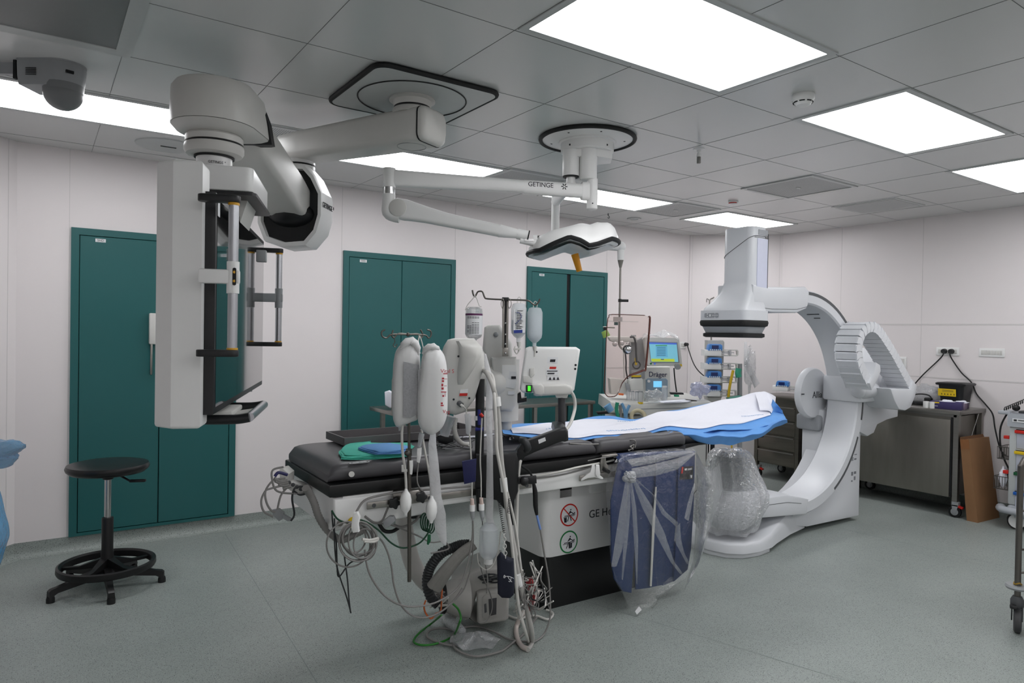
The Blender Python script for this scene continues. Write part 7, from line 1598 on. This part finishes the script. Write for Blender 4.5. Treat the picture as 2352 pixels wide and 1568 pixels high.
def castor(parent, x, y, r=.045, red=True, name='castor', hub=M_grey):
    bm = B(); cyl(bm, V(x-.012, y, r), V(x+.012, y, r), r, n=24); c2 = obj(name, bm, M_rubber, parent)
    bm = B(); cyl(bm, V(x-.016, y, r), V(x+.016, y, r), r*.6, n=20); obj('hub', bm, hub, c2)
    bm = B(); prism(bm, [(-.03, r+.06), (.02, r+.06), (.012, r-.01), (-.012, r-.015)], (x-.022, y, 0), (0, 1, 0), (0, 0, 1), (.006, 0, 0), bev=.001); prism(bm, [(-.03, r+.06), (.02, r+.06), (.012, r-.01), (-.012, r-.015)], (x+.016, y, 0), (0, 1, 0), (0, 0, 1), (.006, 0, 0)); b2(bm, (x-.022, y-.03, r+.05), (x+.022, y+.02, r+.085)); obj('fork', bm, M_grey, c2)
    if red:
        bm = B(); box(bm, (x, y-.04, r+.045), (.03, .045, .018), rotm(.3, 0, 0), bev=.004); obj('brake_pedal', bm, M_red, c2)
    return c2
castor(dc, CXf+.03, CY0_+.03); castor(dc, CXf+.03, CY1_-.04); castor(dc, 6.8, CY0_+.03); castor(dc, 6.8, CY1_-.04)
sh = thing('steel_shelf_cart', 'open steel shelf unit with white packs, half hidden behind the x-ray machine', 'shelf cart', V(6.6, 3.88, 0))
for z in (.12, .37, .62, .86):
    bm = B(); b2(bm, (CXf+.03, 3.68, z), (6.83, 4.03, z+.015)); obj('shelf', bm, M_dst, sh)
for (x, y) in ((CXf+.045, 4.015), (CXf+.045, 3.695), (6.81, 4.015), (6.81, 3.695)):
    bm = B(); b2(bm, (x-.014, y-.014, 0), (x+.014, y+.014, .875)); obj('post', bm, M_dst, sh)
crumple('white_pack', 'crumpled white pack on the upper shelf of the open steel shelf unit', 'pack', V(6.46, 3.94, .637), .08, (.8, .9, .7), M_sheetw, 3); crumple('white_pack', 'crumpled white pack on the middle shelf of the open steel shelf unit', 'pack', V(6.46, 3.93, .387), .09, (.8, .9, .6), M_sheetw, 4); crumple('white_pack', 'crumpled white pack on the lowest shelf of the open steel shelf unit', 'pack', V(6.46, 3.93, .137), .09, (.8, .9, .8), M_film2, 5)
# ================================================================ long stainless cabinet table on castors by the right wall
tc_ = thing('steel_cabinet_table', 'long stainless cabinet table on castors under the plugged wall socket', 'steel cabinet', V(6.6, 3.02, 0))
X0, X1, Y0_, Y1_ = 6.37, 6.86, 2.615, 3.62
M_stp = mat('steel_panel', (140, 136, 129), .34, metal=.8, noise=.14, nscale=3, stretch=(1, 6, 1))
bm = B(); b2(bm, (X0-.01, Y0_-.01, .865), (X1, Y1_, .90), bev=.003); obj('table_top', bm, M_steel, tc_)
bm = B(); b2(bm, (X0+.012, Y0_+.05, .17), (X1-.02, Y1_-.02, .845)); obj('carcass', bm, M_stp, tc_)
bm = B(); b2(bm, (X0-.004, Y0_+.065, .165), (X0+.012, Y1_-.05, .82), bev=.003); obj('sliding_door', bm, M_stp, tc_)
bm = B(); b2(bm, (X0+.0, Y0_+.02, .845), (X0+.02, Y1_-.03, .865)); b2(bm, (X0+.002, Y0_+.05, .17), (X0+.01, Y0_+.063, .84), m=1); obj('top_rail', bm, [M_steel, M_dark], tc_)
for (x, y) in ((X0+.02, Y0_+.022), (X1-.03, Y0_+.022), (X0+.02, Y1_-.03), (X1-.03, Y1_-.03)):
    bm = B(); b2(bm, (x-.02, y-.02, .11), (x+.02, y+.02, .865)); obj('leg', bm, M_steel, tc_)
    castor(tc_, x, y, .048)
scable('grey_cable', 'thin grey cable slanting across the open end of the steel cabinet table', 'cable', [(2248, 950), (2240, 975), (2232, 1000)], .003, M_cgrey, 2.58)
# on the table
def roll(px_, lab, r=.022, h=.055):
    q = at(px_, 936, z=.905); bm = B(); lathe(bm, [(r*.5, h), (r, h), (r, 0), (r*.5, 0)], V(max(q.x, 6.42), q.y, .9), n=24); return solo('white_pot', bm, M_white, lab, 'pot', group='white pots on the steel cabinet')
roll(2110, 'small white round pot on the steel cabinet, left of two, by the cable chain', .024); roll(2136, 'small white round pot on the steel cabinet, right of two, beside the purple box', .02)
def glove_box(x, y, l, w, h, rz, label, col, tissue=True, group='glove boxes on the steel cabinet', wide=True):
    tt = thing('glove_box', label, 'glove box', V(x, y, .9), rz, group)
    bm = B(); box(bm, (0, 0, h/2), (l, w, h), bev=.002); obj('carton', bm, mat('carton_'+label[:6].strip().replace(' ', '_'), col, .55, noise=.15, nscale=20), tt, world=False)
    bm = B(); b2(bm, (-l/2-.0006, -w/2+.01, .012), (-l/2+.001, -w/2+.05, .036)); b2(bm, (-l/2+.02, -w/2-.0008, .02), (-l/2+.06, -w/2, .024)); b2(bm, (-l/2+.012, -w/2-.0008, h-.016), (-l/2+.07, -w/2, h-.006), m=1)
    for k in range(9): b2(bm, (-l/2-.0012, -w/2+.012+k*.0038, .015), (-l/2-.0004, -w/2+.0135+k*.0038, .03), m=2)
    obj('printed_panel', bm, [M_paper, M_yellow, M_ink], tt, world=False)
    bm = B(); rr = random.Random(int(x*100)); lathe(bm, [(0, h+.002), (.045, h+.001), (.048, h-.0), (.03, h-.01)], (0, 0, 0), n=20, sx=1.3); 
    for k in range(4): ball(bm, (rr.uniform(-.03, .03), rr.uniform(-.02, .02), h+.006), .016, (1.2, .8, .6), n=10)
    obj('gloves', bm, M_sheetw, tt, world=False)
    return tt
bxa = math.radians(-62)
q = at(2170, 940, z=.9)
glove_box(6.50, 2.765, .235, .12, .062, math.radians(-78), 'purple glove carton with a barcode, in front on the steel cabinet', (58, 50, 96))
glove_box(6.57, 2.70, .10, .09, .055, math.radians(-78), 'grey and pink small carton against the right end of the purple one', (120, 104, 124))
glove_box(6.66, 2.72, .10, .09, .055, math.radians(-78), 'dark purple small carton at the corner by the sharps bin', (70, 50, 84))
sb = thing('sharps_bin', 'black tapered sharps bin with a yellow label on the steel cabinet', 'sharps bin', V(6.72, 2.80, .9))
def tsec(z, w, d): return [V(6.735+u, 2.80+v, .9+z) for u, v in rrect(w, d, .02, 4)]
bm = B(); loft(bm, [tsec(0, .16, .17), tsec(.20, .20, .21)]); obj('bin_body', bm, M_blackpl, sb, angle=30)
bm = B(); loft(bm, [tsec(.195, .23, .24), tsec(.21, .24, .25), tsec(.218, .22, .23)]); obj('bin_lid', bm, M_blackpl, sb, angle=30)
bm = B(); prism(bm, [(-.085, .10), (.06, .10), (.06, .165), (-.085, .165)], V(6.6385, 2.81, .9), (0, -1, 0), (-.1, 0, .99), (-.002, 0, 0)); yl = obj('yellow_label', bm, M_yellow, sb)
bm = B()
for k in range(5): prism(bm, [(-.06+k*.025, .112), (-.05+k*.025, .112), (-.055+k*.025, .128)], V(6.6365, 2.81, .9), (0, -1, 0), (-.1, 0, .99), (-.001, 0, 0))
for k in range(2): prism(bm, [(-.05, .14+k*.01), (.04, .14+k*.01), (.04, .143+k*.01), (-.05, .143+k*.01)], V(6.6365, 2.81, .9), (0, -1, 0), (-.1, 0, .99), (-.001, 0, 0))
obj('label_marks', bm, M_ink, yl)
crumple('bubble_wrap', 'heap of clear bubble wrap behind the purple carton against the right wall', 'bubble wrap', V(6.78, 3.06, .9), .09, (.6, 1.9, .9), film('bubble_film', alpha=.5, bs=120, bstr=1.), 4, .25)
bm = B(); b2(bm, (6.60, 2.96, .9), (6.66, 3.24, .935), bev=.008); ps = solo('power_strip', bm, M_blackpl, 'black power strip with leads lying behind the two white pots', 'power strip')
bm = B(); tube(bm, [V(6.63, 3.18, .93), V(6.68, 3.22, 1.03), V(6.66, 3.27, 1.05), V(6.6, 3.24, .97), V(6.6, 3.2, .935)], .006, n=8); obj('cord', bm, M_black, ps)
bm = B(); tube(bm, [V(6.63, 3.16, .93), V(6.66, 3.10, .99), V(6.68, 3.0, .99), V(6.66, 2.95, .94), V(6.6, 2.9, .92)], .006, n=8); box(bm, V(6.66, 2.99, .95), (.05, .06, .04), bev=.01); obj('cord', bm, M_black, ps)
def plug_lead(name, label, y, pts):
    bm = B(); q = V(WX-.012, y, 1.392); cyl(bm, q, q-V(.03, 0, 0), .024, .02, n=18); o1 = solo(name, bm, M_blackpl, label, 'power lead')
    bm = B(); tube(bm, [q-V(.025, 0, .004), q-V(.03, 0, .035)]+pts, .006, n=8, k=6); obj('cord', bm, M_black, o1)
plug_lead('power_lead', 'black lead from the left plug of the double socket down to the power strip', 2.953, [V(6.84, 3.0, 1.30), V(6.82, 3.12, 1.16), V(6.8, 3.2, 1.04), V(6.72, 3.2, .95), V(6.66, 3.17, .935)])
plug_lead('power_lead', 'black lead from the right plug of the double socket down behind the sharps bin', 2.893, [V(6.85, 2.87, 1.30), V(6.85, 2.80, 1.2), V(6.85, 2.72, 1.12), V(6.86, 2.68, 1.02), V(6.85, 2.60, .93), V(6.80, 2.53, .86), V(6.72, 2.48, .75), V(6.66, 2.42, .6), V(6.6, 2.36, .55)])
# cardboard box leaning beside the table
cbx = thing('cardboard_box', 'tall brown cardboard box leaning against the end of the steel cabinet table', 'cardboard box', V(6.55, 2.5, 0))
M_card = mat('cardboard', (136, 100, 68), .75, noise=.1, nscale=12)
def cface(x, z):
    yb = 2.535-.085*0; lean = .16*z
    return [V(x, 2.535+lean*.9+(.0), z), V(x, 2.453+lean*.9+.02*z, z)]
bm = B(); a = [V(6.36, 2.535, .0), V(6.36, 2.453, .0), V(6.72, 2.43, .0), V(6.72, 2.51, .0)]; b_ = [V(6.36, 2.60, .665), V(6.36, 2.535, .675), V(6.74, 2.53, .67), V(6.74, 2.598, .66)]
loft(bm, [a, b_]); obj('carton', bm, M_card, cbx, angle=20)
bm = B(); loft(bm, [[p+V(0, 0, .001) for p in (b_[0], b_[0].lerp(b_[1], .45), b_[3].lerp(b_[2], .45), b_[3])], [p+V(0, .0, .02) for p in (b_[0], b_[0].lerp(b_[1], .40), b_[3].lerp(b_[2], .3)+V(0, 0, .006), b_[3])]]); obj('open_flap', bm, mat('cardboard_dark', (104, 72, 46), .8), cbx)
bm = B(); p0_, p1_ = b_[0].lerp(a[0], .0)+V(-.0015, 0, 0), b_[1]+V(-.0015, 0, 0); bm.faces.new([bm.verts.new(v) for v in (p0_, p1_, b_[1].lerp(a[1], .12)+V(-.0015, 0, 0), b_[0].lerp(a[0], .12)+V(-.0015, 0, 0))]); obj('tape', bm, mat('parcel_tape', (138, 92, 56), .35), cbx)
# ================================================================ medication cart at the right edge
mc = thing('medication_cart', 'pale grey cart with colour-banded drawers and wire baskets at the right edge', 'medication cart', V(6.6, 1.9, 0))
M_cart = mat('cart_grey', (168, 172, 178), .42); M_cartl = mat('cart_side', (188, 192, 192), .42); M_draw = mat('drawer_face', (186, 190, 202), .4)
MX0, MX1, MY0, MY1 = 6.40, 6.82, 1.60, 2.265
bm = B(); b2(bm, (MX0, MY0, .19), (MX1, MY1, .83), bev=.015); obj('cabinet', bm, M_cartl, mc)
bm = B(); loft(bm, [[V(x, y, z) for x, y in ((MX0-.02, MY0-.02), (MX0-.02, MY1+.005), (MX1, MY1+.005), (MX1, MY0-.02))] for z in (.815, .915)]); b2(bm, (MX0-.01, MY1-.01, .905), (MX0+.16, MY1+.08, .935), bev=.01); b2(bm, (MX0+.0, MY0, .915), (MX1, MY1+.0, .925)); obj('top_tray', bm, M_cart, mc)
for k, (zt_, h, m_) in enumerate(((.785, .14, M_red), (.62, .145, M_yellow), (.452, .14, mat('drawer_green', (16, 84, 46), .45)), (.296, .2, mat('drawer_blue', (30, 92, 176), .45)))):
    bm = B(); b2(bm, (MX0-.006, MY0+.03, zt_-h-.0), (MX0+.01, MY1-.055, zt_), bev=.003); d1_ = obj('drawer', bm, M_draw, mc)
    bm = B(); b2(bm, (MX0-.022, MY0+.03, zt_-.018), (MX0-.004, MY1-.045, zt_+.006), bev=.003); obj('coloured_grip', bm, m_, d1_)
    bm = B(); b2(bm, (MX0-.003, MY0+.03, zt_+.006), (MX0+.0, MY1-.05, zt_+.012)); b2(bm, (MX0-.003, MY1-.058, zt_-h), (MX0, MY1-.054, zt_)); obj('shadow_gap', bm, M_dark, d1_)
bm = B(); b2(bm, (MX0-.024, MY1-.12, .855), (MX0-.02, MY1-.03, .882)); b2(bm, (MX0-.024, MY1-.22, .855), (MX0-.02, MY1-.125, .882), m=1); b2(bm, (MX0-.026, MY1-.06, .862), (MX0-.023, MY1-.04, .876), m=1); b2(bm, (MX0-.026, MY1-.112, .867), (MX0-.023, MY1-.07, .875), m=2); lb = obj('maker_plate', bm, [M_paper, M_ink, M_slot], mc)
bm = text(None, 'precise', .026, V(MX0-.025, MY1-.172, .868), (0, -1, 0), (0, 0, 1), M_paper, depth=.0008); obj('lettering', bm, M_offw, lb)
bm = B(); loft(bm, [[V(MX0-.06+e, MY0, z) for e, z in ((0, .1), (0, .1))] for _ in ()] ) if False else None
b2(bm, (MX0-.01, MY0, .115), (MX1, MY1+.0, .19), bev=.02); tube(bm, [V(MX0+.05, MY1+.06, .15), V(MX0-.02, MY1+.03, .15), V(MX0-.05, MY1-.06, .15), V(MX0-.05, MY0, .14)], .035, n=12, k=4, sy=.8); obj('bumper_base', bm, M_cart, mc, angle=50)
for (x, y) in ((MX0+.03, MY1-.06), (MX1-.05, MY1-.06), (MX0+.03, MY0+.08)):
    bm = B(); wax = (.93, .37, 0); c2 = V(x, y, .066); cyl(bm, c2-Vector(wax)*.014, c2+Vector(wax)*.014, .066, n=32); w_ = obj('castor', bm, M_rubber, mc)
    bm = B(); cyl(bm, c2-Vector(wax)*.018, c2+Vector(wax)*.018, .056, n=32); obj('wheel_disc', bm, M_white, w_)
def basket(z0, z1, d, label, bags):
    tt = thing('wire_basket', label, 'wire basket', V(MX0+.1, MY1+.05, z0), group='wire baskets on the medication cart')
    bm = B(); xa, xb, ya, yb = MX0+.01, MX0+.20, MY1+.003, MY1+d
    rod = lambda p, q, r=.002: cyl(bm, p, q, r, n=6)
    for z in (z0, z1):
        for p, q in (((xa, ya), (xb, ya)), ((xb, ya), (xb, yb)), ((xb, yb), (xa, yb)), ((xa, yb), (xa, ya))): rod(V(p[0], p[1], z), V(q[0], q[1], z), .003)
    for k in range(6): y = ya+(yb-ya)*k/5; rod(V(xa, y, z0), V(xa, y, z1)); rod(V(xb, y, z0), V(xb, y, z1)); rod(V(xa, y, z0), V(xb, y, z0))
    for k in range(1, 8): x = xa+(xb-xa)*k/8; rod(V(x, yb, z0), V(x, yb, z1)); rod(V(x, ya, z0), V(x, ya, z1))
    obj('wire_frame', bm, M_darkst, tt)
basket(.545, .64, .08, 'upper wire basket on the side of the medication cart, holding a power lead', 0); basket(.30, .40, .10, 'lower wire basket on the side of the medication cart, full of packets', 1)
for k in range(5):
    rr = random.Random(k+40); crumple('sterile_packet', 'clear sterile packets crammed into the lower wire basket', 'packet', V(MX0+.04+.03*k, MY1+.05+rr.uniform(-.02, .02), .305), .035, (.35, .7, 2.0), M_film2 if k % 2 else M_sheetw, k, .3)['group'] = 'packets in the lower basket'
for z in (.71, .43):
    bm = B(); b2(bm, (MX0+.01, MY1+.002, z), (MX0+.06, MY1+.04, z+.025), bev=.002); obj('red_clip', bm, M_red, mc)
df = thing('defibrillator', 'black monitor with a yellow dial and coiled cord lying on the medication cart', 'defibrillator', V(6.5, 2.12, .925))
bm = B(); prism(bm, [(0, 0), (.3, 0), (.3, .21), (.02, .21)], V(MX0+.05, MY1-.13, .94), (0, -1, 0), (.25, 0, .97), (.16, 0, 0), bev=.012); obj('case', bm, M_blackpl, df)
fn = Vector((-.97, 0, .25)); fo = V(MX0+.05, MY1-.13, .94)
def fpt(u, v): return fo+Vector((0, -1, 0))*u+Vector((.25, 0, .97)).normalized()*v+fn*.0015
bm = B(); prism(bm, [(.05, .165), (.2, .165), (.2, .185), (.05, .185)], fo, (0, -1, 0), Vector((.25, 0, .97)).normalized(), fn*.003); lathe(bm, [(0, 0), (.032, 0), (.028, .016), (0, .016)], fpt(.085, .095), fn, n=24); obj('yellow_dial', bm, mat('dial_yellow', (224, 164, 30), .4), df)
bm = B(); box(bm, fpt(.085, .095)+fn*.018, (.004, .012, .05), rotm(.5, 0, 0)); 
for k in range(7): a = PI*k/6; lathe(bm, [(0, 0), (.0025, 0), (0, .001)], fpt(.085+.042*math.cos(a), .095+.042*math.sin(a)), fn, n=6, m=1)
obj('dial_marks', bm, [M_ink, M_paper], df)
bm = B(); b2(bm, (MX0-.005, MY0+.05, .925), (MX0+.25, MY1-.06, .945), bev=.008); obj('base_pad', bm, mat('pad_dark', (60, 62, 64), .5), df)
p, q = V(MX0+.03, MY1-.10, 1.03), V(MX0+.02, MY1+.045, .945)
bm = B(); n = 11*8; pth = [p.lerp(q, k/n)+V(.014*math.cos(2*PI*k/8), 0, .014*math.sin(2*PI*k/8)) for k in range(n+1)]; tube(bm, pth, .0035, n=6, k=1); tube(bm, [V(MX0+.06, MY1-.12, 1.08), V(MX0+.03, MY1-.10, 1.07), p], .005, n=6, k=4); ball(bm, V(MX0-.0, MY1-.045, .965), .028, (1, 1, .9), n=12); ball(bm, V(MX0-.0, MY1-.15, .975), .028, (1, 1.3, .7), n=12); obj('coiled_cord', bm, M_black, df, angle=60)
bm = B(); tube(bm, [V(MX0+.07, MY1+.03, .93), V(MX0+.05, MY1+.075, .8), V(MX0+.05, MY1+.075, .65), V(MX0+.06, MY1+.05, .54), V(MX0+.07, MY1+.012, .45)], .007, n=8, k=5); solo('power_lead', bm, M_black, 'black lead hanging down the side of the medication cart through the upper basket', 'power lead')
bm = B(); torus(bm, V(MX0+.12, MY1-.16, 1.17), .05, .003, axis=(1, 0, .3), n=20, k=6, a0=1.0, a1=4.2); 
# ================================================================ steel trolley cut by the right edge
tl = thing('steel_trolley', 'tubular stainless trolley with a bumper disc and large dark castor, cut by the right edge', 'trolley', V(4.2, 1.3, 0))
M_trol = mat('trolley_tube', (112, 108, 104), .3, metal=.9, noise=.1, nscale=8)
bm = B(); YT = 1.42; px0 = at(2340, 1250, y=YT)
tube(bm, [V(px0.x, YT, .18), V(px0.x, YT, .78), V(px0.x+.004, YT-.005, .86), V(px0.x+.05, YT-.03, .925), V(px0.x+.12, YT-.07, .945), V(px0.x+.35, YT-.2, .945)], .0145, n=16, k=6); obj('tube_frame', bm, M_trol, tl, angle=60)
bm = B()
for z in (.72, .62, .42, .30, .22): tube(bm, [V(px0.x, YT, z), V(px0.x+.35, YT-.2, z)], .006 if z > .25 else .012, n=8, k=1)
obj('cross_rails', bm, M_trol, tl)
bm = B(); lathe(bm, [(.02, .235), (.05, .238), (.056, .228), (.05, .218), (.02, .22)], (px0.x, YT, 0), n=28); obj('bumper_disc', bm, M_grey, tl)
bm = B(); tube(bm, [V(px0.x+.016*math.cos(a), YT+.016*math.sin(a), .245+.006*math.sin(a*2)) for a in [k for k in range(7)]], .004, n=6, k=3, closed=True); obj('yellow_tie', bm, mat('tie_yellow', (150, 120, 40), .5), tl)
bm = B(); wx = px0.x-.012; wy = YT-.02; lathe(bm, [(.0, .12), (.026, .12), (.03, .135), (.03, .16), (.02, .18), (0, .18)], (px0.x, YT, 0), n=20)
wax = (.35, -.94, 0)
cw = V(px0.x-.02, YT-.01, .062); 
for s_ in (-1, 1): prism(bm, [(-.028, .13), (.03, .13), (.03, .06), (.012, .045), (-.008, .055)], V(px0.x, YT, 0)+Vector(wax)*(.022*s_)-Vector(wax)*(.003), (.94, .35, 0), (0, 0, 1), Vector(wax)*.006, bev=.001)
obj('castor_fork', bm, M_slot, tl)
bm = B(); lathe(bm, [(0, -.017), (.05, -.017), (.060, -.012), (.062, 0), (.060, .012), (.05, .017), (0, .017)], cw, wax, n=36); obj('wheel', bm, mat('wheel_rubber', (66, 66, 68), .55), tl)
bm = B(); box(bm, V(px0.x-.05, YT+.0, .135), (.06, .03, .02), rotm(0, .2, .35), bev=.006); obj('brake_lever', bm, M_blackpl, tl)
# the rest of the trolley beyond the frame
A_p = Vector((px0.x, YT, 0)); e1 = Vector((.70, -.40, 0)); e2 = Vector((-.22, -.385, 0))
for base in (A_p+e1, A_p+e2, A_p+e1+e2):
    bm = B(); cyl(bm, base+zz*.12, base+zz*.93, .0145, n=14); obj('post', bm, M_trol, tl)
    bm = B(); lathe(bm, [(0, -.017), (.05, -.017), (.060, -.012), (.062, 0), (.060, .012), (.05, .017), (0, .017)], base+zz*.062, wax, n=28); obj('wheel', bm, MATS['wheel_rubber'], tl)
bm = B(); tube(bm, [A_p+e1*.5+zz*.945, A_p+e1+zz*.93, A_p+e1+e2+zz*.93, A_p+e2+zz*.93, A_p+e2*.1+e1*.1+zz*.93], .0145, n=12, k=1); obj('top_rail', bm, M_trol, tl)
for z in (.23, .62):
    bm = B(); f_ = [A_p+e1*.08+e2*.08, A_p+e1*.97+e2*.05, A_p+e1*.97+e2*.97, A_p+e1*.05+e2*.97]; loft(bm, [[p+zz*z for p in f_], [p+zz*(z+.02) for p in f_]]); obj('shelf', bm, M_trol, tl)
# ================================================================ black swivel stool
sx_, sy_ = .34, 4.53
s_t = thing('swivel_stool', 'black round swivel stool with a foot ring standing before the first teal door', 'stool', V(sx_, sy_, 0))
M_stl = mat('stool_black', (20, 20, 21), .42); M_seat = mat('seat_vinyl', (26, 26, 27), .32)
bm = B(); lathe(bm, [(0, .655), (.19, .66), (.207, .675), (.212, .69), (.205, .706), (.17, .714), (.08, .718), (0, .719)], (0, 0, 0), n=48); obj('seat', bm, M_seat, s_t, world=False, angle=50)
bm = B(); lathe(bm, [(.028, .66), (.028, .62), (.018, .615)], (0, 0, 0), n=24); b2(bm, (-.07, -.03, .645), (.07, .03, .66)); obj('seat_plate', bm, M_stl, s_t, world=False)
bm = B(); lathe(bm, [(.0175, .62), (.0175, .40)], (0, 0, 0), n=24); obj('gas_lift', bm, M_chrome, s_t, world=False)
bm = B(); lathe(bm, [(.028, .40), (.030, .395), (.030, .22), (.033, .20), (.034, .12), (.05, .09)], (0, 0, 0), n=28); obj('lower_sleeve', bm, M_stl, s_t, world=False)
bm = B()
lv = [Vector((.05, -.05, .645)), Vector((.085, -.09, .625)), Vector((.10, -.10, .615))]
tube(bm, lv, .006, n=8); d_l = Vector((.8, -.3, 0)).normalized(); box(bm, lv[-1]+d_l*.04, (.085, .03, .014), rotm(0, 0, math.atan2(d_l.y, d_l.x)), bev=.005); obj('height_lever', bm, M_stl, s_t, world=False)
bm = B(); pr = [(.222, .105), (.245, .11), (.25, .12), (.248, .145), (.236, .15), (.224, .14)]
n = 48; RR = [[Vector((r*math.cos(2*PI*k/n), r*math.sin(2*PI*k/n), z)) for r, z in pr] for k in range(n)]
loft(bm, RR, closed=True); obj('foot_ring', bm, M_stl, s_t, world=False, angle=40)
feet = [(.07, 4.43), (.339, 4.245), (.612, 4.455), (.50, 4.78), (.17, 4.78)]
for (fx_, fy_) in feet:
    d = Vector((fx_-sx_, fy_-sy_, 0)); L_ = d.length; d.normalize(); s_ = Vector((-d.y, d.x, 0)); bm = B()
    def ls(r, w, z0, z1): c = d*r; return [c+s_*w+zz*z0, c+s_*w*.8+zz*z1, c-s_*w*.8+zz*z1, c-s_*w+zz*z0]
    loft(bm, [ls(.02, .028, .07, .13), ls(.12, .02, .06, .105), ls(L_-.03, .017, .045, .075), ls(L_, .019, .03, .07), ls(L_+.012, .018, .03, .06)]); obj('leg', bm, M_stl, s_t, world=False)
    bm = B(); lathe(bm, [(0, 0), (.021, 0), (.021, .02), (.018, .032), (0, .032)], d*L_, n=18); obj('foot_glide', bm, M_stl, s_t, world=False)
for k in range(5):
    a = 2*PI*k/5+.3; bm = B(); c = Vector((math.cos(a), math.sin(a), 0)); s_ = Vector((-c.y, c.x, 0)); loft(bm, [[c*r+s_*w+zz*(z+h), c*r-s_*w+zz*(z+h), c*r-s_*w+zz*z, c*r+s_*w+zz*z] for r, w, z, h in ((.03, .022, .12, .05), (.14, .012, .115, .015), (.23, .016, .115, .014))]); obj('ring_spoke', bm, M_stl, s_t, world=False)

# ================================================================ light blue bag at the left edge
M_bb = bpy.data.materials.new('blue_bag_film'); M_bb.use_nodes = True; nt = M_bb.node_tree; N = nt.nodes; pb_ = N['Principled BSDF']
pb_.inputs['Base Color'].default_value = srgb((84, 168, 218))+(1,); pb_.inputs['Roughness'].default_value = .25; pb_.inputs['Alpha'].default_value = .6
nz = N.new('ShaderNodeTexNoise'); nz.inputs['Scale'].default_value = 14; nz.inputs['Detail'].default_value = 5; bp = N.new('ShaderNodeBump'); bp.inputs['Strength'].default_value = .7; bp.inputs['Distance'].default_value = .03
nt.links.new(nz.outputs[0], bp.inputs['Height']); nt.links.new(bp.outputs[0], pb_.inputs['Normal'])
bb = thing('blue_waste_bag', 'translucent light blue waste bag cut by the left edge of the photo', 'waste bag', V(-.32, 2.9, 0))
DB = 2.75
bm = soft_bag('x', 'x', None, [(-120, 1010), (-60, 1002), (0, 1012), (22, 1010), (42, 1018), (51, 1027), (42, 1036), (28, 1046), (32, 1053), (18, 1072), (0, 1076), (-60, 1090), (-120, 1080)], DB, .12, None, bumpy=.008); obj('gathered_top', bm, M_bb, bb, angle=80)
bm = soft_bag('x', 'x', None, [(-110, 1075), (-70, 1085), (-44, 1130), (-30, 1190), (-20, 1225), (-18, 1255), (-24, 1275), (-32, 1300), (-50, 1350), (-90, 1390), (-170, 1400), (-260, 1380), (-290, 1250), (-240, 1100), (-170, 1070)], 2.98, .36, None, bumpy=.006); obj('filled_body', bm, M_bb, bb, angle=80)
bm = B(); c = DP(-150, 1300, 3.1); lathe(bm, [(.19, 0.0), (.19, .02), (0, .02)], (c.x, c.y, 0), n=32); obj('bag_base', bm, M_steel, bb)
# door pull on the first teal door
d1o = bpy.data.objects['door_1']
bm = B(); b2(bm, (.635, WY-.065, 1.37), (.69, WY-.022, 1.585), bev=.008); b2(bm, (.642, WY-.06, 1.16), (.657, WY-.045, 1.375), bev=.004, m=1); cyl(bm, V(.65, WY-.05, 1.18), V(.65, WY-.022, 1.18), .006, m=1); obj('door_handle', bm, [M_offw, M_steel], d1o)
